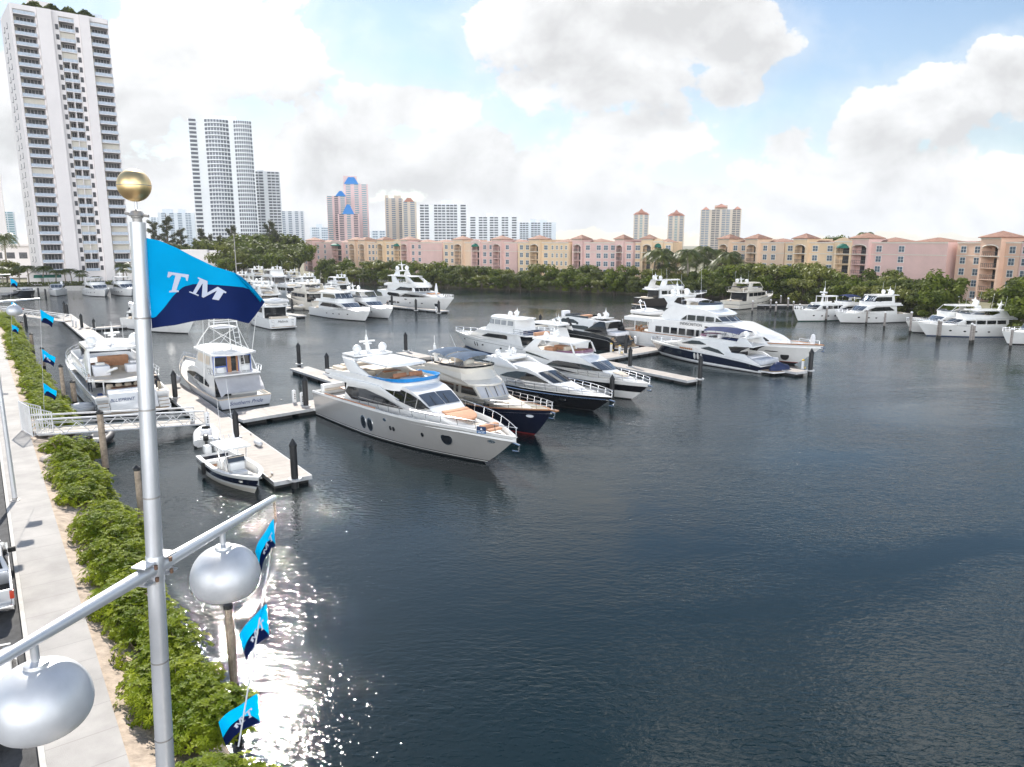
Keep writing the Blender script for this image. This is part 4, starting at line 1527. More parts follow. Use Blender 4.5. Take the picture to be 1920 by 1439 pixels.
# ---- D: white with a black band, mauve screen
Y = Yacht('motor_yacht', 'white flybridge yacht with a black hull band and mauve fly screen under a hardtop', (6.81, 77.6), -49, -9.6, 10.35, 4.6, GA)
Y.hull(2.0, 2.1, 2.45, [(-.3, BOOT), (0, BOOT), (.05, WHITE), (.45, BLACK), (.80, WHITE)], pw=2.5, t0=.45, flare=.3, sheer=[(-9.6, 1.95), (0, 2.02), (10.35, 1.95)], bul=.14)
h = Y.house([(8.9, 1.8), (8.6, 2.06), (5.5, 2.62), (3.6, 3.32), (2.3, 3.72), (1.2, 3.86), (-2, 3.84), (-6.2, 3.62), (-6.6, 1.8)], inset=.40, wmax=1.98, tumble=.18, rx=(2, 8.9, 1.2), crown=.10)
Y.windshield(h, 2, 3, .94, .05, .97, GLASSB, gap=.01)
h.win([(-2.5, 2.5), (-1.6, 2.95), (-.9, 3.08), (2.5, 3.1), (3.9, 3.0), (5.1, 2.68)], [(-2.5, 2.42), (5.1, 2.6)], 'side_window', GLASS, Y.root)
h.win([(-2.6, 2.32), (-1.6, 2.33), (2.0, 2.12)], [(-2.6, 2.06), (2.0, 2.09)], 'side_window', GLASS, Y.root)
h.win([(-6.2, 3.5), (-4.2, 3.3), (-2.2, 2.98)], [(-6.2, 3.28), (-2.2, 2.95)], 'side_window', GLASS, Y.root)
Y.wall(Y.path(-5.8, 1.9, 1.7, 1.5), 3.72, lambda x: interp([(-5.8, 3.9), (1.9, 4.08)], x), .1, .04, name='flybridge_coaming')
Y.wall(Y.path(-1.2, 1.95, 1.66, 1.5), 4.0, lambda x: interp([(-1.2, 4.1), (1.9, 4.36)], x), .04, -.1, m=MAUVE, name='wind_deflector')
Y.plate(-5.6, 1.2, 3.88, .05, 1.5, nose=.9, m=TEAKP, name='flybridge_floor', crown=0)
Y.sides([(-6.6, 3.55), (-4.6, 5.05), (-3.4, 5.05), (-4.2, 4.3), (-3.2, 3.78)], 1.8, .16, name='radar_arch', lean=.05)
Y.sides([(1.6, 4.0), (1.0, 5.02), (.8, 5.02), (1.3, 4.0)], 1.62, .08, name='hardtop_strut', lean=0)
Y.plate(-4.9, 1.3, 5.02, .14, 1.78, 1.6, nose=.5, name='hardtop', crown=.1)
Y.pad(-3.6, -1.9, .3, 1.4, 3.9, 4.3, TAN, 'settee')
Y.pad(-3.4, -2.2, -1.4, -.5, 3.9, 4.3, TAN, 'settee')
Y.pad(-.7, -.3, -1.1, .4, 3.9, 4.55, BEIGE, 'helm_seat')
Y.pad(.2, .8, -1.1, .8, 3.9, 4.3, WOODT, 'helm_console')
for y in (-.85, .85):
    Y.dome(-3.6, y, 5.2, .3)
Y.mast(-3.0, 5.15, .9, .6)
h.patch(1, .35, .78, -.55, .55, 'sunpad', BEIGE, Y.root, .02, .06)
Y.rail(2.5, 10.35, .6, 1.2, .14)
Y.ports([(5.2, 1.25, .42, .14), (1.0, 1.2, .42, .14)], rimm=STEEL)
Y.anchor(1.75)
Y.aerial([(-4, 1.5, 5.1, 2.6, -.5)])
Y.platform(1.2, .4)

# ---- E: white yacht with the enclosed flybridge, bow to the left
GB = 'yachts moored bow-in beyond the cross pier'
Y = Yacht('motor_yacht', 'white yacht with an enclosed flybridge, its bow pointing left over open water', (-1.83, 104.28), 130, -9.4, 10.85, 5.2, GB)
Y.hull(1.9, 2.2, 2.6, [(-.3, BLUEB), (0, BLUEB), (.07, WHITE), (.78, BOOT), (.80, WHITE)], pw=2.4, t0=.45, flare=.35, sheer=[(-9.4, 1.7), (-4, 1.92), (4.6, 2.12), (10.85, 2.2)], bul=.25)
h = Y.house([(7.6, 1.9), (7.3, 2.25), (4.4, 2.65), (3.0, 3.12), (-6.5, 3.12), (-6.7, 1.6)], inset=.42, wmax=2.2, tumble=.06, rx=(1.5, 7.6, 1.2), crown=.05)
Y.windshield(h, 2, 3, .93, .08, .95, GLASS)
h.win([(-4.3, 2.85), (-3.9, 2.95), (0, 2.88), (1.4, 2.42)], [(-4.3, 2.38), (1.4, 2.36)], 'side_window', GLASS, Y.root)
Y.plate(-10.0, 3.3, 3.14, .16, 2.35, 2.1, nose=1.3, aftr=.4, name='flybridge_deck')
Y.house([(1.7, 3.3), (1.4, 3.75), (.9, 4.15), (-5.6, 4.1), (-5.8, 3.3)], w=lambda x, z: 1.95 - .1 * (z - 3.3), rx=(-1, 1.7, .8), name='flybridge_coaming')
CURT = mat('clear_curtain', (.34, .36, .38), .15, var=.2)
hh = Y.house([(.85, 4.16), (0.0, 5.1), (-5.6, 5.1), (-5.7, 4.12)], w=lambda x, z: 1.85 - .08 * (z - 4.1), rx=(-1.5, .9, .7), name='enclosure')
Y.windshield(hh, 0, 3, .9, .08, .9, CURT, 'clear_curtain')
for x0, x1 in ((-1.1, -.1), (-2.5, -1.3), (-3.8, -2.7), (-5.3, -4.1)):
    hh.win([(x0, 4.95), (x1, 4.95)], [(x0, 4.3), (x1, 4.3)], 'clear_curtain', CURT, Y.root)
Y.plate(-6.6, .5, 5.12, .14, 2.0, 1.8, nose=.8, aftr=.5, name='hardtop', crown=.18)
for y in (-.6, .6):
    Y.dome(-3.2, y, 5.4, .34)
Y.mast(-3.8, 5.35, .9, .5)
b = MB()
b.box(-6.78, -6.72, -1.8, 1.8, 1.7, 3.0)
b.build('saloon_door', GLASS, Y.root)
Y.sides([(-7.6, 1.7), (-7.0, 3.14), (-6.2, 3.14), (-6.2, 1.6)], 2.2, .12, name='wing_door')
Y.pad(-8.6, -6.6, -1.5, 1.2, 3.3, 3.7, CNAVY, 'covered_grill')
Y.pad(-9.4, -8.9, -1.2, 1.4, 3.3, 3.75, TAN, 'settee')
Y.rail(-9.9, -5.9, .7, 1.1, .3, z=3.3)
Y.rail(3.6, 10.85, .55, 1.2, .15)
Y.ports([(3.0, 1.12, .09, .34), (2.3, 1.12, .09, .34), (.8, 1.15, .22, .12), (-3.4, 1.1, .2, .12), (6.4, 1.4, .2, .12)])
Y.platform(1.2, .4)

# ---- F: low white sport cruiser between E and G
Y = Yacht('motor_yacht', 'low white sport cruiser squeezed between the enclosed-flybridge yacht and the dark grey yacht', (3.6, 108.8), 130, -9.0, 9.0, 4.6, GB)
Y.hull(1.5, 1.9, 2.2, [(-.3, BOOT), (0, BOOT), (.08, WHITE)], pw=2.4, t0=.45)
h = Y.house([(6.5, 1.6), (3.5, 2.2), (1.0, 3.1), (-.5, 3.35), (-5, 3.3), (-5.6, 1.5)], inset=.4, wmax=1.95, tumble=.15, rx=(1, 6.5, 1))
Y.windshield(h, 1, 2, .92, .05, .95, GLASS)
h.win([(-4.6, 2.4), (-3, 2.9), (1.0, 2.8), (2.6, 2.2)], [(-4.6, 2.2), (2.6, 2.15)], 'side_window', GLASS, Y.root)
Y.plate(-6.6, -.5, 3.9, .14, 1.9, nose=.5, name='hardtop')
Y.sides([(-6.2, 3.0), (-5.6, 3.95), (-4.6, 3.95), (-4.8, 3.2)], 1.8, .15, name='radar_arch')
Y.dome(-4.6, .7, 4.05, .3)
Y.mast(-5.4, 4.0, 1.0, .5, lean=.5)
b = MB()
b.obox((-6.3, -.8, 4.35), .25, .4, 1.3, ry=R(35))
b.build('covered_davit', CBLACK, Y.root, bevel=.05)
Y.platform(1.2, .4)

# ---- G: dark grey sport yacht, stern to the right
Y = Yacht('motor_yacht', 'dark grey sport yacht with black glass stern and open aft sunpad', (9.6, 115.0), 130, -11.0, 11.6, 5.2, GB)
Y.hull(2.0, 2.5, 2.6, [(-.3, BOOT), (0, BOOT), (.07, BLACK), (.72, DGREY)], pw=2.4, t0=.45, flare=.3, sheer=[(-11, 1.3), (-9.6, 1.95), (-6, 2.25), (5, 2.6), (11.6, 2.6)], bul=.2, white=DGREY, tr=.9)
h = Y.house([(8.8, 2.3), (8.4, 2.62), (4.6, 3.1), (1.6, 3.95), (-1, 4.25), (-5.4, 4.15), (-8.6, 4.0), (-8.7, 3.85), (-6.4, 3.8), (-5.6, 2.0)], inset=.45, wmax=2.1, tumble=.16, rx=(2, 8.8, 1.2), m=WHITE, crown=.08)
Y.windshield(h, 2, 2, .93, .05, .95, GLASS)
h.win([(-3.2, 3.5), (-2, 3.9), (.5, 3.9), (3.6, 3.2)], [(-3.2, 3.2), (3.6, 3.1)], 'side_window', GLASS, Y.root)
h.win([(-5.6, 3.0), (-4.4, 3.1), (3, 2.85)], [(-5.4, 2.45), (3, 2.7)], 'side_window', GLASS, Y.root)
h.patch(4, .05, .95, -.8, .8, 'roof_panel', DGREY, Y.root, .02)
h.patch(5, .1, .9, -.7, .7, 'sunroof', GLASS, Y.root, .02)
Y.sides([(-9.4, 2.2), (-8.6, 4.0), (-7.6, 4.0), (-4.6, 2.35)], 2.15, .18, m=GLASS, name='quarter_glass', lean=.1)
Y.wall(Y.path(-4.8, .8, 1.5, 1.2), 4.2, 4.5, .08, -.05, m=DGREY, name='flybridge_coaming')
Y.pad(-3.5, -2.6, -1, 1, 4.25, 4.55, TAN, 'settee')
Y.pad(1.2, 1.9, -.7, .7, 4.0, 4.9, CWHITE, 'covered_helm')
Y.plate(-7.6, -5.2, 4.3, .1, 1.3, nose=.2, name='arch_top')
for y in (-.9, .9):
    Y.dome(-6.6, y, 4.4, .3)
Y.mast(-6.9, 4.35, 1.1, .5)
Y.pad(-10.6, -8.4, -1.5, 1.5, 2.0, 2.5, CWHITE, 'sunpad')
Y.pad(-8.2, -7.4, -1.6, 1.6, 2.1, 2.75, CWHITE, 'settee')
b = MB()
b.prism([(-11.05, -1.5, .6), (-11.05, 1.5, .6), (-10.4, 1.4, 1.95), (-10.4, -1.4, 1.95)], (-.05, 0, .02))
b.build('garage_door', GLASS, Y.root)
for sy in (1, -1):
    b = MB()
    for k in range(4):
        b.box(-11.3 + k * .3, -11.0 + k * .3, sy * 1.6 - (.0 if sy > 0 else .5), sy * 1.6 + (.5 if sy > 0 else 0), .45 + k * .35, .75 + k * .35)
    b.build('stern_steps', TEAK, Y.root)
Y.platform(1.4, .45)
Y.rub(-10.5, 11, .72, .05)

# ---- H: three-deck superyacht
Y = Yacht('superyacht', 'long white three-deck superyacht with square dark windows and varnished bow rail', (27.06, 104.41), -50, -12.7, 18.7, 6.9, GB)
H = Y
Y.hull(2.4, 2.8, 3.8, [(-.3, BOOT), (0, BOOT), (.09, REDB), (.12, WHITE)], pw=2.6, t0=.40, flare=.45, sheer=[(-12.7, 2.45), (-1, 2.36), (10, 2.62), (18.7, 2.9)], bul=.45, cap=VARN, nst=36)
h = Y.house([(14.4, 2.2), (14.1, 3.0), (13.0, 3.5), (10, 4.15), (7.0, 4.72), (6.0, 4.75), (-6.7, 4.5), (-6.9, 2.0)], inset=.16, wmax=3.22, tumble=.05, rx=(6, 14.4, 1.8), crown=.12)
for x0, x1 in ((-5.42, -4.3), (-4.02, -2.9), (-2.62, -1.5), (-1.22, -.1), (.18, 1.4), (1.75, 2.25), (2.65, 3.1)):
    h.win([(x0, 3.55), (x1, 3.55)], [(x0, 2.66), (x1, 2.66)], 'saloon_window', GLASS, Y.root, n=4)
h.win([(3.1, 4.16), (3.5, 4.16), (5.2, 3.96)], [(3.1, 3.98), (5.2, 3.93)], 'side_vent', GLASS, Y.root)
h.win([(9.2, 3.35), (9.8, 3.4)], [(9.2, 2.85), (9.8, 2.85)], 'side_window', GLASS, Y.root, n=4)
h.win([(11.3, 3.3), (11.5, 3.4), (12.1, 3.0)], [(11.3, 2.9), (12.1, 2.9)], 'side_window', GLASS, Y.root, n=4)
Y.plate(-12.5, -6.0, 3.98, .5, 3.15, 3.2, nose=0, aftr=1.2, name='boat_deck', crown=.02)
Y.plate(-12.2, -4.6, 4.5, .03, 2.8, nose=0, aftr=1, name='boat_deck_planking', m=DECKW, crown=0)
u = Y.house([(6.9, 4.5), (6.3, 4.86), (5.1, 5.56), (5.55, 5.74), (5.2, 5.92), (3, 6.3), (1.4, 6.5), (-3.3, 6.5), (-4.5, 5.6), (-4.9, 4.4)], w=lambda x, z: interp([(-5, 2.75), (3, 2.72), (7, 2.3)], x) - .1 * (z - 4.4), rx=(2.5, 6.9, 1.3), name='wheelhouse', crown=.08)
for t_, bt in (([(-1.24, 4.80), (-.32, 5.46)], [(-1.24, 4.76), (-.32, 4.78)]), ([(-.12, 5.5), (1.15, 5.5)], [(-.12, 4.78), (1.15, 4.78)]), ([(1.4, 5.5), (2.65, 5.5)], [(1.4, 4.78), (2.65, 4.8)]), ([(2.9, 5.48), (4.1, 5.44)], [(2.9, 4.8), (4.1, 4.82)]), ([(4.35, 5.42), (5.4, 4.9)], [(4.35, 4.82), (5.4, 4.86)])):
    u.win(t_, bt, 'wheelhouse_window', GLASS, Y.root, n=5)
Y.windshield(u, 1, 4, .93, .06, .94, GLASSB)
Y.sides([(-5.0, 7.95), (-2.4, 7.85), (-3.0, 7.1), (-.2, 6.62), (-.2, 6.45), (-4.2, 6.2), (-4.0, 6.9)], 2.5, .25, name='radar_arch', lean=.1)
Y.plate(-5.2, -2.3, 7.8, .14, 2.35, nose=.2, name='arch_top')
Y.wall(Y.path(-2.6, 3.3, 2.25, 1.8), 6.35, lambda x: interp([(-2.6, 6.75), (3.3, 7.0)], x), .12, -.1, name='flybridge_coaming')
Y.wall(Y.path(1.0, 3.2, 2.0, 1.6), 6.95, 7.3, .05, -.2, m=GLASSB, name='wind_deflector')
Y.bimini(-2.2, .8, 1.7, 7.55, CWHITE, .15, bows=2, zb=6.6)
Y.pad(-2.2, .2, .6, 1.8, 6.5, 6.95, BEIGE, 'settee')
Y.mast(-3.9, 7.9, 1.7, 1.0)
Y.dome(-3.6, 1.6, 7.95, .42)
Y.dome(-3.6, -1.6, 7.95, .42)
Y.name_text('INDISCRETION', .56, .8, -3.17, 4.24, -1, INK)
Y.ports([(14.0, 1.1, .55, .55)], 'anchor_pocket', BOOT)
Y.ports([(12.5, 1.65, .9, .07), (8.6, 1.95, .22, .1), (-10.2, 1.55, .2, .12), (-4.8, 1.95, .2, .1), (-11.6, 1.75, .2, .16)], 'hawse_hole', STEEL)
Y.rub(-12.5, 14.5, .30, .06, WHITE)
Y.pad(-10.4, -9.0, -1.0, 1.0, 2.6, 2.72, VARN, 'table')
for k, (x, y) in enumerate(((-11.0, -.6), (-11.0, .6), (-8.5, -.6), (-8.5, .6), (-9.7, -1.5))):
    Y.pad(x - .25, x + .25, y - .25, y + .25, 2.0, 2.45, VARN, 'chair')
    Y.pad(x - .28, x - .2, y - .25, y + .25, 2.45, 2.95, VARN, 'chair_back', .02)
b = MB()
for sy in (1, -1):
    for x in (-12.0, -9.5):
        b.tube([(x, sy * 3.0, 2.4), (x, sy * 3.0, 4.0)], .06, 6)
b.build('deck_post', WHITE, Y.root)
b = MB()
b.box(-6.98, -6.92, -2.6, 2.6, 2.1, 3.7)
b.build('saloon_door', GLASS, Y.root)
b = MB()
b.lathe([(.18, 0), (.28, .3), (.3, 1.2), (.2, 1.6), (.05, 1.7)], c=(17.2, 0, 2.5), n=10)
b.build('covered_jackstaff', CWHITE, Y.root)
Y.pad(15.4, 16.0, -.5, .5, 2.45, 2.9, WHITE, 'windlass')
Y.rail(14.6, 18.2, .5, 1.3, .3, mid=False)
Y.anchor(2.6)
Y.aerial([(-1.5, 2.3, 6.6, 5.5, -.3), (-4.2, -2.2, 7.9, 4.0, -.4), (-1.5, -2.3, 6.6, 4.5, -.3)])
# tender on the boat deck
def rib(name, label, loc, rz, L, B, m, console=True, engine=True, cover=False, group=None, cat='dinghy', frame=False):
    t = thing(name, label, cat, loc, rz, group)
    r_ = B * .17
    b = MB()
    pts = [(-L / 2, B / 2 - r_, r_)]
    n = 12
    for i in range(n + 1):
        a = R(90 - 180 * i / n)
        pts.append((L / 2 - B * .75 + B * .75 * math.cos(a) - r_, (B / 2 - r_) * math.sin(a), r_ + .16 * max(0, math.cos(a))))
    pts.append((-L / 2, -B / 2 + r_, r_))
    rad = [r_ * .72] + [r_] * (len(pts) - 2) + [r_ * .72]
    b.tube(pts, rad, 10)
    b.build('tube', m, t, ang=50)
    b = MB()
    b.prism([(-L / 2 + .1, -B / 2 + r_, .12), (L / 2 - B * .7, -B / 2 + r_, .12), (L / 2 - .3, 0, .16), (L / 2 - B * .7, B / 2 - r_, .12), (-L / 2 + .1, B / 2 - r_, .12)], (0, 0, .08))
    b.prism([(-L / 2 + .1, 0, -.25), (L / 2 - B * .8, 0, -.25), (L / 2 - .3, 0, .12), (-L / 2 + .1, 0, .12)], (0, .05, 0))
    b.box(-L / 2 + .05, -L / 2 + .16, -B / 2 + r_, B / 2 - r_, 0, .62)
    b.build('hull', WHITE, t)
    if console:
        b = MB()
        b.rbox(-.1 * L, .05 * L, -.35, .35, .2, .95, .08)
        b.rbox(-.32 * L, -.2 * L, -.45, .45, .2, .6, .08)
        b.rbox(.14 * L, .24 * L, -.4, .4, .2, .5, .08)
        b.build('seat', CWHITE, t)
        b = MB()
        b.obox((.03 * L, 0, 1.0), .05, .6, .3, ry=R(-25))
        b.obox((-.02 * L, 0, .97), .2, .3, .05)
        b.build('console_dash', RUBBER, t)
    if cover:
        b = MB()
        b.lathe(sphere_prof(1, 8, 0, 1, 0, 90), n=16, sx=L * .36, sy=B * .36, c=(.04 * L, 0, r_ * 1.2))
        for v in b.bm.verts:
            v.co.z = r_ * 1.2 + (v.co.z - r_ * 1.2) * .62
        b.build('cover', CWHITE, t)
    if frame:
        b = MB()
        for sy in (1, -1):
            b.tube([(-L * .42, sy * .6, .4), (-L * .30, sy * .5, 1.9), (-L * .24, sy * .5, 1.9), (-L * .14, sy * .6, .5)], .045, 5)
        b.tube([(-L * .30, -.5, 1.9), (-L * .30, .5, 1.9)], .05, 5)
        b.lathe([(.2, 1.92), (.22, 2.1), (.08, 2.2)], c=(-L * .28, 0, 0), n=10)
        b.build('light_arch', STEEL, t)
    if engine:
        outboard(t, -L / 2 - .05, 0, .55)
    return t


ENG = mat('outboard_black', (.02, .02, .022), .3, coat=.5)


def outboard(t, x, y, z, m=None, s_=1.0):
    b = MB()
    b.rbox(x - .42 * s_, x + .12 * s_, y - .2 * s_, y + .2 * s_, z, z + .5 * s_, .1 * s_)
    b.rbox(x - .25 * s_, x + .02, y - .1 * s_, y + .1 * s_, z - .9 * s_, z + .05, .04)
    b.rbox(x - .4 * s_, x + .1, y - .05, y + .05, z - .95 * s_, z - .75 * s_, .02)
    return b.build('outboard_motor', m or ENG, t)


M = Matrix.Rotation(R(-50), 3, 'Z')
p = Vector((27.06, 104.41, 0)) + M @ Vector((-9.6, .2, 4.62))
rib('covered_tender', 'white inflatable tender under a cover on the superyacht boat deck', p, R(-50), 5.6, 2.2, TUBEW, console=False, cover=True, frame=True)

# ---- I: navy-striped yacht, bow left, jet ski on the stern
Y = Yacht('motor_yacht', 'white yacht with a navy hull stripe and blue bimini, stern platform to the right', (26.6, 93.9), 127, -8.3, 11.3, 4.9, GA)
Y.hull(1.2, 1.7, 2.3, [(-.3, BOOT), (0, BOOT), (.07, WHITE), (.10, BOOT), (.125, WHITE), (.26, NAVY), (.86, WHITE)], pw=2.4, t0=.48, flare=.32, sheer=[(-8.3, .95), (-6, 1.3), (-2, 1.62), (4, 1.9), (11.3, 1.95)], bul=.12, tr=.9)
h = Y.house([(9.6, 1.75), (9.2, 2.0), (6, 2.42), (4.6, 2.7), (2.6, 3.22), (1.4, 3.36), (-4.2, 3.2), (-6.8, 3.1), (-6.8, 2.95), (-4.0, 2.9), (-3.6, 1.3)], inset=.34, wmax=2.1, tumble=.16, rx=(2, 9.6, 1.2), crown=.10)
Y.windshield(h, 3, 3, .94, .04, .96, GLASSB)
h.win([(.1, 2.68), (1.2, 2.98), (2.4, 2.95), (4.2, 2.42)], [(.1, 2.6), (4.2, 2.36)], 'side_window', GLASS, Y.root)
h.win([(-2.9, 1.72), (-1.9, 2.2), (-.4, 2.42), (.8, 2.14)], [(-2.9, 1.66), (.8, 2.08)], 'side_window', GLASS, Y.root)
Y.sides([(-4.4, 1.5), (-3.3, 2.75), (-6.4, 3.0), (-5.2, 2.4)], 2.02, .1, m=GLASS, name='quarter_window', lean=.1)
Y.sides([(-8.2, 1.0), (-5.8, 2.05), (-3.2, 2.1), (-3.2, 1.4)], 2.15, .3, name='quarter_moulding', lean=.05)
Y.wall(Y.path(-5.6, 2.0, 1.62, 1.5), 3.1, lambda x: interp([(-5.6, 3.45), (2, 3.65)], x), .1, .04, name='flybridge_coaming')
Y.wall(Y.path(.4, 2.0, 1.6, 1.4), 3.6, 3.85, .04, -.1, m=MAUVE, name='wind_deflector')
Y.bimini(-4.6, .9, 1.6, 4.62, CBLUE, .28, bows=4, zb=3.5)
Y.pad(-1.0, -.4, -1.0, .3, 3.3, 3.95, CWHITE, 'helm_seat')
Y.pad(-3.8, -1.8, .2, 1.3, 3.3, 3.7, CNAVY, 'settee')
Y.pad(.1, .8, -1, .6, 3.3, 3.65, INK, 'helm_console')
Y.sides([(-6.6, 3.1), (-5.6, 4.0), (-4.7, 4.0), (-4.2, 3.15)], 1.75, .2, name='radar_arch', lean=.1)
Y.plate(-5.8, -4.6, 3.95, .12, 1.7, nose=.1, name='arch_top')
for y in (-.95, .95):
    Y.dome(-5.2, y, 4.05, .34)
b = MB()
b.box(-3.75, -3.68, -1.7, 1.7, 1.35, 2.85)
b.build('saloon_door', GLASS, Y.root)
Y.pad(-6.6, -5.0, -1.6, 1.6, 1.3, 1.75, CWHITE, 'cockpit_settee')
Y.pad(-8.2, -6.7, -1.7, 1.7, 1.0, 1.62, mat('stern_pad', (.58, .60, .64), .7), 'stern_sunpad')
for k in range(7):
    Y.ports([(3.9 - k * .32, 1.86, .13, .12)], 'vent_louvre', VARN, sides=(1,))
Y.ports([(6.2, 1.2, .26, .2), (4.2, 1.15, .26, .2), (-6.6, .75, .22, .14)], rimm=STEEL)
Y.ports([(1.5, 1.05, .16, .42), (.95, 1.05, .16, .42), (.4, 1.05, .16, .42)], m=DECKW)
Y.rail(4.5, 11.3, .5, 1.3, .15)
Y.platform(2.2, .42, .95)
Y.flag(-6.4, 1.5, 3.1)
M = Matrix.Rotation(R(127), 3, 'Z')
p = Vector((26.6, 93.9, 0)) + M @ Vector((-9.5, .1, .45))
b = MB()
prof = [(-1.5, .25, .45), (-1.2, .55, .62), (-.5, .68, .75), (0, .62, 1.0), (.4, .55, 1.05), (.9, .48, .75), (1.4, .25, .5), (1.55, .08, .4)]
rings = []
for x, w, z in prof:
    rings.append([b.bm.verts.new((x, w * math.cos(R(a)), max(0.02, z * math.sin(R(a)) ** .7 if 0 < a < 180 else .02))) for a in range(0, 181, 18)])
for a_, c_ in zip(rings, rings[1:]):
    for k in range(10):
        b.face([a_[k], a_[k + 1], c_[k + 1], c_[k]])
b.face(rings[0])
b.face(rings[-1][::-1])
o = b.build('covered_jet_ski', CNAVY, ang=60)
o.location = p
o.rotation_euler = (0, 0, R(127 + 80))
tag(o, 'jet ski under a navy cover on the stern platform of the navy-striped yacht', 'jet ski')
# ================================================================ yachts lying stern-to on the left
def stern_at(px, py, z, head, d):
    p = gp(px, py, z)
    return (p.x + math.cos(R(head)) * d, p.y + math.sin(R(head)) * d)


# ---- O1: tall white yacht seen from the stern
o1 = stern_at(252, 768, .3, 128, 13)
Y = Yacht('motor_yacht', 'white tri-deck yacht seen from the stern with an open hardtop deck and side stairs', o1, 128, -13, 13.5, 6.7)
O1Y = Y
Y.hull(1.95, 3.2, 2.6, [(-.3, BOOT), (0, BOOT), (.07, DGREY), (.66, WHITE)], pw=2.6, t0=.5, flare=.35, sheer=[(-13, 1.7), (-8, 2.05), (-2, 2.45), (6, 2.95), (13.5, 3.2)], bul=.55, tr=.94)
h = Y.house([(9.5, 2.4), (9, 3.0), (5, 3.3), (2.5, 3.2), (-6.4, 2.66), (-6.6, 1.1)], inset=.75, wmax=2.5, tumble=.1, rx=(3, 9.5, 1.5), crown=.05)
h.win([(-5.4, 2.55), (2.5, 2.95), (4.4, 2.9)], [(-5.4, 2.15), (4.4, 2.6)], 'side_window', GLASS, Y.root)
b = MB()
b.box(-6.72, -6.66, -2.1, 2.1, 1.2, 2.6)
b.build('saloon_door', GLASS, Y.root)
Y.plate(-11.2, 4.5, 2.66, .28, 3.0, 2.9, nose=1.5, aftr=.5, name='flybridge_deck', crown=.04)
Y.plate(-10.9, 3.5, 2.95, .03, 2.6, nose=1.2, name='flybridge_planking', m=BEIGE, crown=0)
Y.wall(Y.path(-6.0, 4.2, 2.75, 1.8, aft_in=.1), 2.9, lambda x: interp([(-6, 3.3), (-2, 4.0), (4, 4.2)], x), .14, .06, name='flybridge_coaming')
Y.sides([(-7.8, 2.9), (-6.6, 5.3), (-5.2, 5.35), (-4.4, 4.3), (-2.5, 3.6), (-2.5, 2.9)], 2.7, .2, name='radar_arch', lean=.1)
Y.plate(-7.8, .2, 5.25, .26, 2.55, 2.35, nose=.8, aftr=.4, name='hardtop', crown=.12)
Y.wall(Y.path(-1.2, .3, 2.3, .8), 4.1, 5.26, .06, -.05, m=GLASSB, name='windshield')
for y in (-1.9, 1.9):
    Y.dome(-5.6, y, 5.53, .48)
Y.mast(-5.2, 5.55, 1.6, .7)
Y.aerial([(-4, 1.2, 5.8, 2.0, -.3), (-4, -1.2, 5.8, 2.0, -.3), (-4, .4, 5.8, 1.6, -.3)])
Y.pad(-4.8, -3.8, .4, 2.0, 2.97, 3.7, TAN, 'settee')
Y.pad(-2.4, -1.6, -1.8, 1.0, 2.97, 4.0, TAN, 'settee')
Y.pad(-7.8, -6.6, -2.2, -.6, 2.97, 3.75, CWHITE, 'covered_seat')
Y.pad(-6.4, -5.4, -2.2, -1.2, 2.97, 3.9, CWHITE, 'covered_seat')
Y.pad(-8.4, -6.6, .9, 2.3, 2.97, 3.9, CWHITE, 'covered_locker')
Y.pad(-7.6, -7.0, 1.2, 2.0, 3.9, 4.15, DECKW, 'covered_locker')
b = MB()
b.obox((-8.9, 1.0, 3.5), 2.2, .3, .22, ry=R(18), rz=R(20))
b.build('davit', WHITE, Y.root, bevel=.04)
b = MB()
for sy in (1, -1):
    b.tube([(-10.2, sy * 1.9, 1.3), (-10.2, sy * 1.9, 2.7)], .06, 6)
b.build('deck_post', WHITE, Y.root)
b = MB()
b.prism([(-13.75, -2.0, .45), (-13.75, 2.0, .45), (-13.1, 2.0, 1.98), (-13.1, -2.0, 1.98)], (.7, 0, 0))
b.build('transom_block', WHITE, Y.root, bevel=.06)
Y.transom_text('BLUEPRINT', .40, -13.42, 1.42, INKB, y=1.0, shear=.35, tilt=-23)
for sy in (1, -1):
    b = MB()
    for k in range(5):
        y0, y1 = (2.05, 3.0) if sy > 0 else (-3.0, -2.05)
        b.box(-13.9 + k * .3, -13.6 + k * .3 + .6, y0, y1, .3, .62 + k * .28, 0)
        b.box(-13.9 + k * .3, -13.6 + k * .3, y0 + .06, y1 - .06, .62 + k * .28, .635 + k * .28, 1)
    b.build('stern_steps', [WHITE, TEAK], Y.root)
Y.pad(-12.1, -11.4, -1.9, 1.9, 1.5, 2.15, WHITE, 'cockpit_settee')
Y.pad(-10.6, -9.2, -1.2, 1.2, 1.85, 1.95, WOODT, 'table')
for y in (-1.2, -.4, .4, 1.2):
    Y.pad(-9.0, -8.6, y - .3, y + .3, 1.3, 2.2, BEIGE, 'chair', .15)
Y.pad(-11.0, -10.6, 2.15, 2.55, 1.2, 1.75, CBLUE, 'blue_bin')
Y.rail(1, 13.5, .7, 1.3, .2)
Y.rail(-10.4, -6.5, .7, 1.0, .35, z=2.93)
Y.platform(2.0, .4)

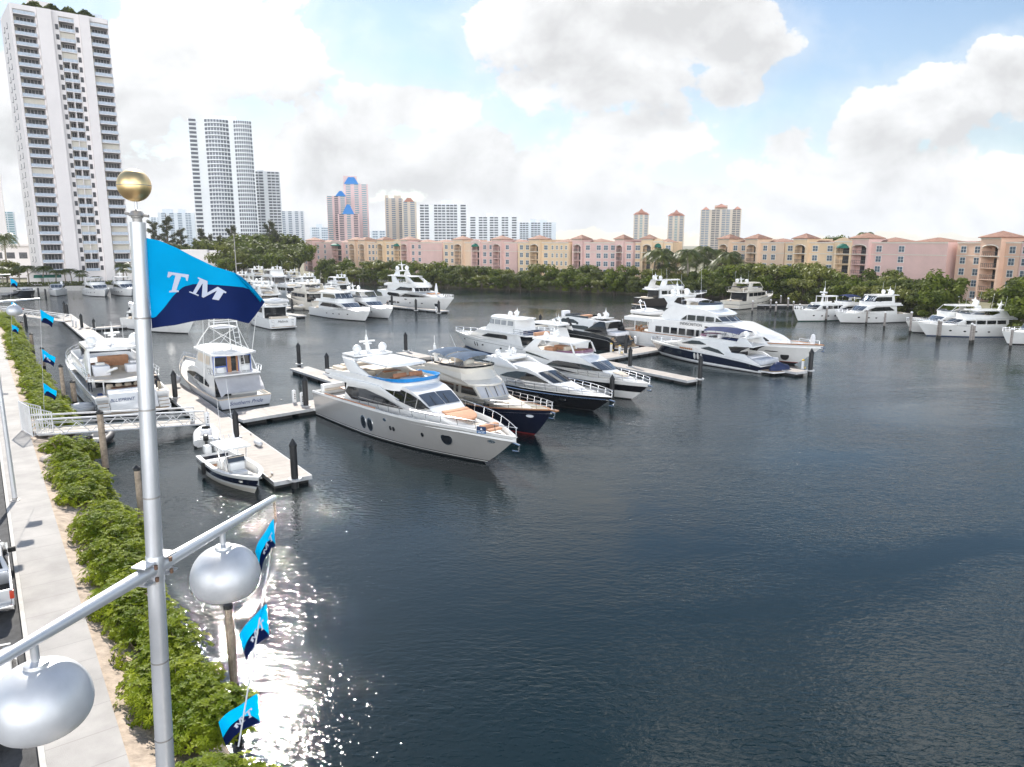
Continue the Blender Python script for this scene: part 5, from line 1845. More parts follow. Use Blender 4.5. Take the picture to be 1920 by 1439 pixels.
# ---- O2: sportfisher
o2 = stern_at(462, 764, 0, 129, 10)
Y = Yacht('sportfishing_boat', 'white sportfishing yacht with a tall pipe tower and a canvas-covered aft deck', o2, 129, -10, 10.3, 5.3, cat='fishing boat')
FB = mat('sportfish_hull', (.60, .62, .66), .2, coat=.5, var=.02)
Y.hull(.95, 2.5, 2.4, [(-.3, BOOT), (0, BOOT), (.08, FB)], pw=2.3, t0=.4, flare=.5, sheer=[(-10, .95), (-5, 1.05), (0, 1.35), (5, 1.95), (10.3, 2.5)], bul=.25, cap=TEAKP, tr=.94)
h = Y.house([(5.6, 1.6), (5.2, 1.95), (2.6, 2.45), (.6, 2.95), (-7.2, 2.95), (-7.35, .5)], inset=.3, wmax=2.15, tumble=.12, rx=(1, 5.6, 1.1), crown=.05)
h.win([(-5.6, 1.75), (-4, 2.25), (-1, 2.45), (1.2, 2.3), (2.2, 2.1)], [(-5.6, 1.55), (-3, 1.6), (2.2, 2.05)], 'side_window', GLASS, Y.root)
hb = Y.house([(.7, 2.95), (.2, 3.4), (-1.6, 4.75), (-6.6, 4.85), (-6.7, 2.95)], w=lambda x, z: interp([(-7, 2.05), (0.7, 1.75)], x) - .1 * (z - 2.95), rx=(-2, .7, .7), name='enclosed_bridge', crown=.05)
Y.windshield(hb, 1, 3, .92, .1, .92, GLASSB)
for x0, x1, x2 in ((-3.9, -2.0, -1.6), (-6.0, -4.1, -4.1)):
    hb.win([(x0, 4.6), (x1, 4.6), (x2 + .01, 4.3)], [(x0, 3.75), (x2 + .01, 3.75)], 'bridge_window', BEIGE, Y.root)
Y.plate(-8.6, 0, 4.86, .16, 2.2, 1.9, nose=.8, aftr=.4, name='bridge_roof', crown=.14)
Y.plate(-8.3, -6.2, 2.9, .14, 2.2, nose=0, name='bridge_deck', crown=0)
b = MB()
b.box(-6.76, -6.71, -1.75, -.9, 3.7, 4.55)
b.box(-6.76, -6.71, .55, 1.75, 3.7, 4.55)
b.box(-6.76, -6.71, -.35, .1, 3.1, 4.6)
b.build('bridge_window', GLASS, Y.root)
b = MB()
b.box(-6.83, -6.72, .12, .5, 3.0, 4.7, 0)
b.box(-6.83, -6.72, -.55, -.37, 3.0, 4.7, 0)
for y0, y1 in ((-.62, -.56), (.51, .57), (-1.82, -1.76), (1.76, 1.82)):
    b.box(-6.82, -6.72, y0, y1, 3.0, 4.7, 1)
b.box(-6.82, -6.72, .55, 1.75, 4.56, 4.66, 1)
b.box(-6.82, -6.72, -1.75, -.6, 4.56, 4.66, 1)
b.box(-6.82, -6.72, .55, 1.75, 3.6, 3.68, 1)
b.build('door_frame', [VARN, mat('blue_trim', (.03, .12, .5), .5)], Y.root)
# canvas over the cockpit front
b = MB()
g = []
for i in range(9):
    t = i / 8
    x = lerp(-7.6, -9.5, t)
    g.append([b.bm.verts.new((x - .35 * (1 - abs(u)) * t * 0 - (.25 if abs(u) < .7 else 0) * t * (1 - u * u), 2.15 * u * lerp(1, .98, t), lerp(2.98, 1.45, t ** 1.15) - .18 * math.sin(math.pi * t) * (1 - u * u) - (.35 * t * (u > .99)))) for u in [-1 + k / 5 for k in range(11)]])
for a, c in zip(g, g[1:]):
    for k in range(10):
        b.face([a[k], a[k + 1], c[k + 1], c[k]])
bmesh.ops.solidify(b.bm, geom=b.bm.faces[:], thickness=.03)
b.build('cockpit_canvas', CWHITE, Y.root, ang=60)
b = MB()
b.box(-7.42, -7.37, .5, 2.0, .8, 2.8)
b.build('saloon_door', GLASS, Y.root)
b = MB()
b.box(-9.7, -7.5, -2.15, 2.15, .5, .56)
b.build('cockpit_sole', TEAK, Y.root)
b = MB()
b.obox((-9.96, 0, 1.0), .14, 4.7, .12)
b.build('transom_cap', TEAKP, Y.root)
Y.transom_text('Southern Pride', .52, -10.03, .52, INKB, shear=.4)
Y.pad(-7.0, -6.3, -1.6, -.8, 3.05, 3.6, WHITE, 'helm_seat')
Y.pad(-7.2, -6.5, .9, 1.6, 3.05, 3.6, WHITE, 'locker')
Y.rail(-8.2, -6.7, .6, .8, .3, z=3.05)
# pipe tower
b = MB()
top = [(-5.6, 1.15), (-3.6, 1.0), (-3.6, -1.0), (-5.6, -1.15)]
for (x, y), (bx, by, bz) in zip(top, ((-7.9, 2.1, 3.0), (-1.0, 1.8, 4.8), (-1.0, -1.8, 4.8), (-7.9, -2.1, 3.0))):
    b.tube([(bx, by, bz), (lerp(bx, x, .45), lerp(by, y, .45), lerp(bz, 7.3, .5)), (x, y, 7.3), (x, y * .9, 8.35)], .055, 6)
for z in (7.3, 7.85, 8.35):
    k = 1 if z < 7.9 else .9
    b.tube([(x, y * k, z) for x, y in top], .05, 5, closed=True)
b.tube([(-7.2, 2.0, 4.9), (-4.2, -1.1, 7.2)], .03, 4)
b.tube([(-7.2, -2.0, 4.9), (-4.2, 1.1, 7.2)], .03, 4)
b.tube([(-2, 1.7, 4.9), (-5.4, -1.1, 7.2)], .03, 4)
b.tube([(-2, -1.7, 4.9), (-5.4, 1.1, 7.2)], .03, 4)
for k in range(2):
    y = -.55 - k * .5
    b.tube([(-7.6, y, 3.0), (-6.0, y, 7.3)], .035, 5)
for k in range(9):
    t = k / 9
    b.tube([(lerp(-7.6, -6, t), -.55, lerp(3, 7.3, t)), (lerp(-7.6, -6, t), -1.05, lerp(3, 7.3, t))], .025, 4)
b.build('tuna_tower', WHITE, Y.root)
Y.plate(-5.7, -3.5, 7.24, .08, 1.05, nose=.1, name='tower_platform', m=CWHITE)
Y.plate(-5.6, -3.6, 8.36, .05, .95, nose=.1, name='tower_sunshade', m=CWHITE)
b = MB()
for sy in (1, -1):
    b.tube([(-4.6, sy * 2.2, 1.6), (-7.6, sy * 2.6, 9.6)], [.04, .015], 5)
    b.tube([(-4.6, sy * 2.2, 1.6), (-4.9, sy * 1.9, 4.9)], .03, 4)
b.build('outrigger', DOME, Y.root)
b = MB()
b.lathe([(.35, 0), (.4, .2), (.1, .3)], c=(-5.2, .2, 5.0), n=12)
b.rbox(-4.9, -3.9, -.5, .3, 5.0, 5.25, .1)
b.build('radar', DOME, Y.root)
Y.rail(4.0, 10.3, .55, 1.3, .2)

# ---- centre console and dinghies
o3 = (-18.5, 46.4)
Y = Yacht('centre_console_boat', 'white and navy centre console boat with a white T-top beside the main pier', o3, -51, -4.3, 4.6, 2.75, cat='boat')
Y.hull(.85, 1.3, 1.0, [(-.3, BOOT), (0, CREAM), (.28, WHITE), (.42, NAVY), (.80, WHITE)], pw=2.6, t0=.42, flare=.35, sheer=[(-4.3, .85), (0, .95), (4.6, 1.3)], bul=.55, capw=.3)
b = MB()
b.rbox(-.75, .7, -.5, .5, .35, 1.35, .12)
b.rbox(.7, 1.35, -.48, .48, .35, .85, .1)
b.build('console', WHITE, Y.root)
b = MB()
b.obox((.45, 0, 1.52), .08, 1.1, .42, ry=R(-32))
b.build('windscreen', GLASSB, Y.root)
b = MB()
b.obox((.38, 0, 1.62), .5, 1.0, .05, ry=R(-20))
b.build('dash_cover', BEIGE, Y.root)
Y.plate(-1.7, .85, 2.28, .07, .98, .95, nose=.1, name='t_top', crown=.05)
b = MB()
for sy in (1, -1):
    for x0, x1 in ((-.8, -1.3), (.55, .5)):
        b.tube([(x0, sy * .55, .5), (x1, sy * .7, 2.3)], .035, 6)
b.build('t_top_frame', STEEL, Y.root)
Y.pad(-2.2, -1.5, -.5, .5, .35, .95, WHITE, 'helm_seat')
Y.pad(-3.3, -2.7, -.9, .9, .35, .75, WHITE, 'stern_seat')
Y.pad(2.0, 3.2, -.7, .7, .7, .82, CREAM, 'bow_cushion')
Y.pad(-2.9, -2.5, -.7, -.1, .36, .5, TAN, 'deck_hatch')
outboard(Y.root, -4.35, .38, .8, WHITE, 1.25)
outboard(Y.root, -4.35, -.38, .8, WHITE, 1.25)
b = MB()
b.lathe(sphere_prof(.14, 4, -.3, 1, -90, 0) + sphere_prof(.14, 4, .3, 1, 0, 90), c=(-1.9, -1.45, .55), n=10)
b.build('black_fender', RUBBER, Y.root)
Y.aerial([(-1.2, .5, 2.3, 4.2, -.8), (-1.0, -.4, 2.3, 3.0, -.3)], .025)
b = MB()
for k in range(5):
    b.tube([(-1.65, -.7 + k * .35, 2.3), (-1.9, -.7 + k * .35, 2.65)], .025, 4)
b.build('rod_holder', STEEL, Y.root)
Y.aerial([])
rope(gp(497, 893, .95), gp(512, 889, .6), .15, 'mooring line from the centre console bow to the pier cleat')
p = gp(388, 826, .0)
rib('inflatable_dinghy', 'white inflatable dinghy moored between the gangway and the centre console boat', (p.x, p.y, .02), R(112), 4.3, 2.05, TUBEW, group='inflatable boats')
p = gp(172, 838, .0)
rib('inflatable_dinghy', 'dark inflatable with a raised outboard half hidden under the near gangway', (p.x, p.y + 1.2, .02), R(100), 3.6, 1.8, mat('tube_dark', (.05, .05, .06), .6), group='inflatable boats')
p = gp(150, 776, .0)
rib('inflatable_dinghy', 'small white inflatable behind the near gangway rail', (p.x, p.y, .05), R(35), 3.6, 1.8, TUBEW, console=False, cover=True, engine=False, group='inflatable boats')
p = gp(572, 581, .0)
rib('inflatable_dinghy', 'cream inflatable with a black outboard behind the cream yacht', (p.x, p.y, .3), R(10), 5.2, 2.2, mat('tube_cream', (.62, .58, .50), .6), console=False, cover=True, group='inflatable boats')


# ================================================================ general yachts for the far berths
def motor(label, o, head, L, B, fs=1.6, fb=2.2, z1=3.1, hull=None, boot=None, hard=True, domes=2, encl=False, bim=None, group=None, win=0, fly=True, band=None, house=None, mast=True, ports=True, x_aft=-.30, tower=0, name='motor_yacht', cat='yacht', top=1.95, text=None, low=False):
    y = Yacht(name, label, o, head, -L / 2, L / 2, B, group, cat)
    bands = [(-.3, boot or BOOT), (0, boot or BOOT), (.07, hull or WHITE)]
    if band:
        bands += [(band[0], band[2]), (band[1], hull or WHITE)]
    y.hull(fs, fb, L * .1, bands, pw=2.4, t0=.46, flare=.33, bul=.22, nst=20, white=house or hull or WHITE)
    H_ = house or WHITE
    zd = (fs + fb) / 2 - .25
    xw0, xw1 = .24 * L, .13 * L
    pr = [(.40 * L, zd), (.385 * L, zd + .3), (xw0, zd + .35 * (z1 - zd)), (xw1, z1), (x_aft * L, z1), (x_aft * L - .15, fs - .4)]
    h_ = y.house(pr, inset=.42, wmax=B * .44, tumble=.08, rx=(.02 * L, .40 * L, B * .24), m=H_)
    y.windshield(h_, 2, 3, .93, .08, .94, GLASSB if win != 1 else GLASS, gap=.015)
    zb = lerp(zd, z1, .42)
    if win == 0:      # swept oval window
        h_.win([(x_aft * L + .6, lerp(zb, z1, .1)), (x_aft * L + 1.8, lerp(zb, z1, .82)), (.02 * L, lerp(zb, z1, .8)), (.17 * L, lerp(zb, z1, .12))], [(x_aft * L + .6, zb), (.17 * L, zb)], 'side_window', GLASS, y.root)
    else:
        n = 4
        for k in range(n):
            a = lerp(x_aft * L + .5, .12 * L, k / n)
            c = lerp(x_aft * L + .5, .12 * L, (k + 1) / n) - .25
            h_.win([(a, lerp(zb, z1, .8)), (c, lerp(zb, z1, .8))], [(a, zb), (c, zb)], 'side_window', GLASS, y.root, n=4)
    b_ = MB()
    b_.box(x_aft * L - .24, x_aft * L - .19, -B * .36, B * .36, fs - .3, z1 - .12)
    b_.build('saloon_door', GLASS, y.root)
    zt = z1
    if fly:
        y.plate(-.44 * L, .12 * L, z1 + .01, .16, B * .46, B * .42, nose=B * .3, aftr=.4, name='flybridge_deck', m=H_)
        y.wall(y.path(-.36 * L, .10 * L, B * .38, B * .34), z1 + .15, lambda x: interp([(-.36 * L, z1 + .55), (.1 * L, z1 + .9)], x), .12, .08, m=H_, name='flybridge_coaming')
        y.wall(y.path(-.06 * L, .095 * L, B * .38, B * .34), z1 + .85, z1 + 1.1, .04, -.06, m=GLASSB, name='wind_deflector')
        y.pad(-.2 * L, -.12 * L, -B * .3, B * .1, z1 + .17, z1 + .6, BEIGE, 'settee')
        y.pad(-.01 * L, .02 * L, -B * .2, B * .1, z1 + .17, z1 + .95, CWHITE, 'helm_seat')
        zt = z1 + .9
        if encl:
            zt = z1 + top
            e = y.house([(.10 * L, z1 + .15), (.085 * L, z1 + .9), (.02 * L, zt), (-.26 * L, zt), (-.27 * L, z1 + .15)], w=lambda x, z: B * .39 - .1 * (z - z1), rx=(-.05 * L, .1 * L, B * .22), name='pilothouse', m=H_)
            y.windshield(e, 1, 4, .93, .12, .9, GLASSB)
            e.win([(-.22 * L, zt - .25), (.005 * L, zt - .25), (.03 * L, zt - .7)], [(-.22 * L, z1 + .95), (.03 * L, z1 + .95)], 'pilothouse_window', GLASS, y.root)
            y.plate(-.32 * L, .045 * L, zt, .12, B * .4, nose=B * .2, name='hardtop', m=H_)
            zt += .12
        elif hard:
            zt = z1 + top
            y.sides([(-.32 * L, z1 + .2), (-.27 * L, zt), (-.19 * L, zt), (-.21 * L, z1 + 1.1), (-.12 * L, z1 + .6), (-.12 * L, z1 + .2)], B * .40, .16, name='radar_arch', lean=.06, m=H_)
            b_ = MB()
            for sy in (1, -1):
                b_.tube([(.07 * L, sy * B * .34, z1 + .8), (.0, sy * B * .34, zt)], .05, 5)
            b_.build('hardtop_strut', H_, y.root)
            y.plate(-.31 * L, .045 * L, zt, .13, B * .39, B * .34, nose=B * .16, aftr=.3, name='hardtop', m=H_)
            zt += .13
        elif bim:
            y.bimini(-.25 * L, .02 * L, B * .36, z1 + top, bim, zb=z1 + .6)
            y.sides([(-.33 * L, z1 + .2), (-.31 * L, z1 + 1.3), (-.27 * L, z1 + 1.3), (-.24 * L, z1 + .2)], B * .40, .14, name='radar_arch', m=H_)
            zt = z1 + 1.3
            y.plate(-.32 * L, -.26 * L, z1 + 1.28, .1, B * .39, nose=.1, name='arch_top', m=H_)
        else:
            y.sides([(-.33 * L, z1 + .2), (-.31 * L, z1 + 1.2), (-.24 * L, z1 + 1.2), (-.2 * L, z1 + .3)], B * .40, .14, name='radar_arch', m=H_)
            y.plate(-.32 * L, -.23 * L, z1 + 1.18, .1, B * .39, nose=.1, name='arch_top', m=H_)
            zt = z1 + 1.28
    xm = -.26 * L
    if domes:
        for sy in (1, -1)[:domes]:
            y.dome(xm, sy * B * .22, zt, B * .075)
    if mast:
        y.mast(xm - .3, zt, B * .22, B * .14)
        y.aerial([(xm, B * .3, zt, B * .45, -.3), (xm, -B * .3, zt, B * .5, -.3)])
    y.pad(-.43 * L, -.37 * L, -B * .3, B * .3, fs - .2, fs + .25, BEIGE, 'cockpit_settee')
    y.rail(.12 * L, L / 2, .6, 1.3, .15)
    if ports:
        y.ports([(.02 * L, fs * .62, .22, .12), (.12 * L, fs * .66, .22, .12), (.24 * L, fs * .72, .22, .12), (-.1 * L, fs * .6, .22, .12)])
    y.platform(L * .05, .4)
    return y


def stem_at(px, py, head, L):
    """origin of a yacht whose stem meets the water at a pixel"""
    p = gp(px, py)
    d = L / 2 - L * .1
    return (p.x - math.cos(R(head)) * d, p.y - math.sin(R(head)) * d)


GC = 'white yachts in the far basin'
y = motor('white yacht with two tiers of dark windows and a raised pilothouse, far basin', stem_at(684, 603, -49, 22), -49, 22, 5.6, fs=1.8, fb=2.2, z1=3.3, encl=True, domes=0, win=0, group=GC, mast=False)
y.plate(-7, -1, 5.42, .1, 1.5, nose=.5, name='roof_box')
motor('white yacht with a hardtop and domes just behind the two-tier yacht', stem_at(727, 598, -49, 21), -49, 21, 5.4, fs=1.8, fb=2.2, z1=3.2, group=GC, domes=2, top=2.0)
# Melinda
y = motor('white yacht showing its broad lettered transom beside the flag tip', stern_at(531, 617, 0, 128, 9.5), 128, 19, 5.6, fs=1.9, fb=2.6, z1=3.9, hard=False, domes=0, group=GC, win=1, mast=False, fly=True)
y.transom_text('Melinda', .62, -9.53, 1.35, INK, shear=.25)
for sy in (1, -1):
    b = MB()
    for k in range(5):
        b.box(-9.57, -9.53, sy * 1.85 - .25, sy * 1.85 + .25, .45 + k * .27, .55 + k * .27)
    b.build('stern_ladder', STEEL, y.root)
rb = Matrix.Rotation(R(128), 3, 'Z')
p = Vector((*stern_at(531, 617, 0, 128, 9.5), 0)) + rb @ Vector((-6.4, 0, 4.55))
rib('covered_tender', 'long white tender lying across the top of the lettered-transom yacht', p, R(128 + 90), 4.6, 1.7, TUBEW, console=False, cover=True, engine=False)
motor('cream flybridge yacht with domes behind the lettered-transom yacht', stern_at(607, 583, 0, 128, 11), 128, 22, 6.0, fs=2.0, fb=2.8, z1=3.9, hull=CREAM, house=CREAM, group=GC, domes=2, win=1, top=2.0)
motor('white yacht half hidden between the flag tip and the cream yacht', stern_at(522, 585, 0, 128, 11), 128, 20, 5.4, fs=1.9, fb=2.6, z1=3.6, group=GC, domes=2)
motor('black sport yacht with white domes, stern on, far basin', stern_at(593, 556, 0, 128, 10), 128, 20, 5.4, fs=1.9, fb=2.4, z1=3.6, hull=BLACK, group=GC, domes=2, top=1.9)
motor('far white yacht with blue-topped domes below the mangroves', stern_at(532, 544, 0, 128, 11), 128, 22, 6, fs=2.1, fb=2.7, z1=4.2, encl=True, group=GC, domes=2, top=2.3, band=(.1, .5, NAVY))
motor('far white yacht with a pale hardtop just above the flag edge', stern_at(497, 540, 0, 128, 11), 128, 21, 5.8, fs=2.1, fb=2.7, z1=4.0, group=GC, domes=2, top=2.2)
motor('far white yacht with a dark hull nearest the flag edge', stern_at(468, 552, 0, 128, 11), 128, 20, 5.6, fs=1.9, fb=2.5, z1=3.6, hull=NAVY, group=GC, domes=2, top=2.0)
motor('white sport yacht with an arched window behind the cream yacht', stern_at(640, 570, 0, 128, 11), 128, 19, 5.2, fs=1.6, fb=2.2, z1=3.1, hard=False, group=GC, domes=0)

motor('white flybridge yacht wedged behind the two-tier yacht and the cream yacht', stern_at(655, 556, 0, 128, 10), 128, 19, 5.2, fs=1.7, fb=2.3, z1=3.3, group=GC, domes=2)
motor('far white cruiser between the black sport yacht and the blue-topped domes', stern_at(562, 540, 0, 128, 9), 128, 18, 5.2, fs=1.7, fb=2.3, z1=3.3, group=GC, domes=1, win=1)
motor('white yacht tucked between the lettered-transom yacht and the flag', stern_at(505, 570, 0, 128, 10), 128, 19, 5.2, fs=1.8, fb=2.4, z1=3.4, group=GC, domes=1, hard=True)
motor('white yacht with a bare radar arch left of the black sport yacht', stern_at(560, 563, 0, 128, 9), 128, 18, 5.2, fs=1.8, fb=2.4, z1=3.4, hard=False, group=GC, domes=0, win=1)
# ---- N3: tall megayacht
Y = Yacht('superyacht', 'tall white megayacht with three decks, a mast with two domes and a furled white parasol', (-23.9, 179.0), -49, -13.2, 16.2, 6.8, GC)
Y.hull(2.6, 3.2, 4.0, [(-.3, BOOT), (0, BOOT), (.06, WHITE)], pw=2.5, t0=.42, flare=.4, sheer=[(-13.2, 2.1), (-10, 2.3), (-4, 2.5), (4, 2.75), (16.2, 3.3)], bul=.4)
h = Y.house([(12.5, 2.6), (12.0, 3.1), (6.5, 3.8), (3, 4.05), (-12.6, 3.85), (-12.7, 3.5), (-10.6, 3.2), (-9.5, 2.0)], inset=.12, wmax=3.2, tumble=.06, rx=(4, 12.5, 1.6), crown=.08)
h.win([(-7.6, 3.2), (-7, 3.5), (-2.4, 3.4), (-2, 2.95)], [(-7.6, 2.95), (-6.4, 2.65), (-2, 2.6)], 'side_window', GLASS, Y.root)
h.win([(-1.4, 2.75), (.6, 3.45), (6.2, 3.3), (8.0, 3.1)], [(-1.4, 2.7), (6.4, 2.72), (8.0, 3.05)], 'side_window', GLASS, Y.root)
u = Y.house([(4.6, 4.0), (4.2, 4.9), (2, 5.3), (-8, 5.1), (-8.5, 4.0)], w=lambda x, z: interp([(-9, 2.7), (5, 2.3)], x), rx=(0, 4.6, 1.2), name='wheelhouse')
Y.windshield(u, 0, 5, .95, .1, .95, GLASS)
u.win([(-4.5, 4.2), (-2.5, 4.95), (2.5, 4.9)], [(-4.5, 4.1), (2.5, 4.15)], 'wheelhouse_window', GLASS, Y.root)
Y.plate(-11.8, 6.4, 5.05, .5, 2.9, 2.3, nose=2.2, aftr=.5, name='sun_deck', crown=.1)
Y.wall(Y.path(-9, 4.5, 2.5, 2), 5.5, lambda x: interp([(-9, 5.75), (4.5, 6.0)], x), .12, .05, name='sun_deck_coaming')
Y.sides([(-6.6, 5.5), (-7.2, 7.4), (-5.6, 7.4), (-3.2, 5.5)], 2.2, .2, name='radar_arch', lean=.1)
Y.sides([(4.2, 5.6), (.2, 7.4), (-1.2, 7.4), (2.4, 5.6)], 2.1, .15, name='hardtop_strut', lean=.1)
Y.plate(-10, 1.5, 7.4, .18, 2.3, 2.0, nose=.8, aftr=.8, name='hardtop')
Y.sides([(-7.0, 7.5), (-5.9, 8.7), (-4.6, 8.7), (-4.0, 7.5)], 1.7, .2, name='mast_leg', lean=.25)
Y.plate(-6.2, -4.4, 8.65, .14, 1.6, nose=.1, name='mast_platform')
for y_ in (-1.4, 1.4):
    Y.dome(-5.3, y_, 8.8, .5)
Y.mast(-5.2, 8.8, 1.9, 1.0)
Y.dome(3.8, .6, 5.8, .4)
for z in (3.85, 5.5):
    Y.rail(-12.4, -7.5, .8, .9, .5, z=z)
Y.ports([(-6.3, 1.2, .55, .3), (-4.8, 1.2, .45, .3), (-3.9, 1.2, .3, .3), (-2.6, 1.2, .6, .25), (2.4, 1.35, .35, .12), (4.6, 1.4, .3, .12), (6.6, 1.45, .3, .12), (1.0, 2.15, .6, .13)])
Y.ports([(11.0, 1.4, .7, .75)], 'anchor_pocket', DGREY)
Y.rail(7, 16.2, .6, 1.3, .3)
Y.pad(6.8, 9.0, -1.3, 1.3, 3.6, 3.85, TAN, 'bow_sunpad')
b = MB()
b.lathe([(.06, 0), (.3, .3), (.42, .9), (.3, 1.8), (.1, 2.6)], c=(9.2, 0, 3.6), n=10)
b.build('furled_parasol', CWHITE, Y.root)
Y.platform(1.5, .5)

# ---- boats by the tower seawall (bow towards us)
GD = 'small boats by the seawall under the white tower'
motor('open dark-hulled boat with a white top by the seawall', stem_at(58, 557, -45, 13), -45, 13, 4.4, fs=1.5, fb=1.9, z1=2.3, hull=BLACK, fly=False, domes=0, mast=False, group=GD, ports=False)
motor('small white cabin boat with a hardtop by the narrow finger dock', stem_at(106, 556, -62, 14), -62, 14, 4.8, fs=1.6, fb=2.0, z1=3.2, fly=False, domes=1, mast=False, group=GD, ports=False)
motor('white flybridge boat moored bow-on in front of the tower palms', stem_at(196, 557, -48, 18), -48, 18, 5.6, fs=1.7, fb=2.2, z1=3.2, hard=True, domes=0, mast=False, group=GD)
motor('white yacht partly behind the lamp pole at the seawall', stem_at(246, 556, -50, 17), -50, 17, 5.4, fs=1.8, fb=2.3, z1=3.4, hard=True, domes=0, group=GD)
motor('white boat bow just left of the lamp pole', stem_at(247, 592, -120, 15), -110, 15, 5, fs=1.8, fb=2.4, z1=3.0, hard=False, domes=0, mast=False, group=GD)
motor('white motor yacht whose bow shows beneath the big flag', stem_at(352, 626, -35, 20), -35, 20, 5.2, fs=1.9, fb=2.2, z1=3.0, hard=False, domes=0, mast=False, group=GC)

# ---- boats along the right-hand bank
GE = 'boats along the mangrove bank on the right'
motor('dark-hulled expedition yacht with a white house and tall aerials before the mangroves', (41.5, 186.5), 25, 21, 6.2, fs=2.0, fb=2.8, z1=4.0, hull=mat('hull_brown_black', (.03, .025, .022), .3), house=WHITE, win=1, hard=True, domes=2, group=GE, top=2.3)
y = motor('cream trawler yacht with a black bimini, stern towards the superyacht', stern_at(1368, 580, 0, 42, 10), 42, 20, 5.8, fs=1.9, fb=2.9, z1=3.9, hull=CREAM, house=CREAM, win=1, hard=True, domes=2, group=GE, top=2.0, band=(.55, .6, BOOT))
y.bimini(-9.2, -6.4, 2.1, 5.2, CBLACK, .2, zb=4.0)
y = motor('white pilothouse trawler with a green waterline and a single mast', stem_at(1497, 603, 205, 15), 205, 15, 4.8, fs=1.7, fb=2.5, z1=3.2, boot=GREENB, win=1, fly=False, domes=0, mast=False, group=GE)
y.mast(0, 3.3, 3.2, .9)
y.wall(y.path(-4.5, 2.0, 1.5, 1), 3.25, 3.6, .1, 0, name='flybridge_coaming')
y.plate(-3.2, .6, 4.8, .1, 1.3, nose=.3, name='hardtop')
y.sides([(.4, 3.5), (.3, 4.8), (.2, 4.8), (.2, 3.5)], 1.2, .08, name='hardtop_strut')
y.sides([(-3.0, 3.5), (-2.9, 4.8), (-2.7, 4.8), (-2.7, 3.5)], 1.2, .08, name='hardtop_strut')
motor('small white cruiser with a blue bimini between the trawler and the two-tier yacht', stem_at(1542, 601, 203, 13), 203, 13, 4.2, fs=1.4, fb=2.0, z1=2.9, boot=BLUEB, hard=False, bim=CBLUE, domes=0, mast=False, group=GE)
motor('white yacht with a curved glass pilothouse over a lower window band, right bank', stem_at(1577, 606, 196, 16), 196, 16, 5.2, fs=1.7, fb=2.1, z1=3.3, encl=True, domes=2, group=GE, top=2.0)
motor('white flybridge yacht behind the rightmost large yacht', stem_at(1712, 624, 186, 16), 186, 16, 5.2, fs=1.5, fb=2.1, z1=2.9, hard=True, domes=1, group=GE, top=1.8)
y = motor('long white motor yacht with sedan windows aft at the right bank', stem_at(1738, 630, 183, 18), 183, 18, 5.2, fs=1.5, fb=2.2, z1=2.9, hard=True, domes=0, group=GE, win=1, boot=BLUEB, top=1.4)
motor('white boat with a bow pole cut by the right edge of the picture', stem_at(1890, 646, 190, 14), 190, 14, 4.6, fs=1.6, fb=2.1, z1=3.0, hard=False, domes=0, mast=False, group=GE)
# ================================================================ lamp poles, flags
ALU = mat('pole_aluminium', (0.70, 0.71, 0.73), 0.38, 0.55, var=0.05, scale=3)
GLOBE = mat('lamp_satin_aluminium', (0.66, 0.67, 0.69), 0.45, 0.4, var=0.10, scale=2.2)
GOLD = mat('gilded_ball', (1.0, 0.70, 0.36), 0.42, 1.0, var=0.10, scale=5)
CASTG = mat('cast_bracket', (0.42, 0.40, 0.38), 0.5, 0.5, var=0.15)
RUST = mat('rusty_bolt', (0.20, 0.12, 0.08), 0.7, .3)
CYAN = leafmat('flag_cyan', (0.0, 0.50, 0.80), (0.0, 0.54, 0.85), .5, .75)
FNAVY = mat('flag_navy', (0.003, 0.014, 0.085), 0.8, var=0.15, spec=.2)
LETT = mat('flag_letter_silver', (0.52, 0.56, 0.66), 0.7, var=0.03)
LINE = mat('halyard', (0.62, 0.62, 0.62), 0.8)


def globe(b, c, r=.36):
    pr = [(.02, .80), (.38, .75), (.68, .59), (.89, .33), (.99, .02), (.98, -.26), (.88, -.48), (.70, -.62), (.40, -.69), (.02, -.70)]
    b.lathe([(x * r, z * r * 1.04) for x, z in curve(pr, 3)], c=c, n=36)


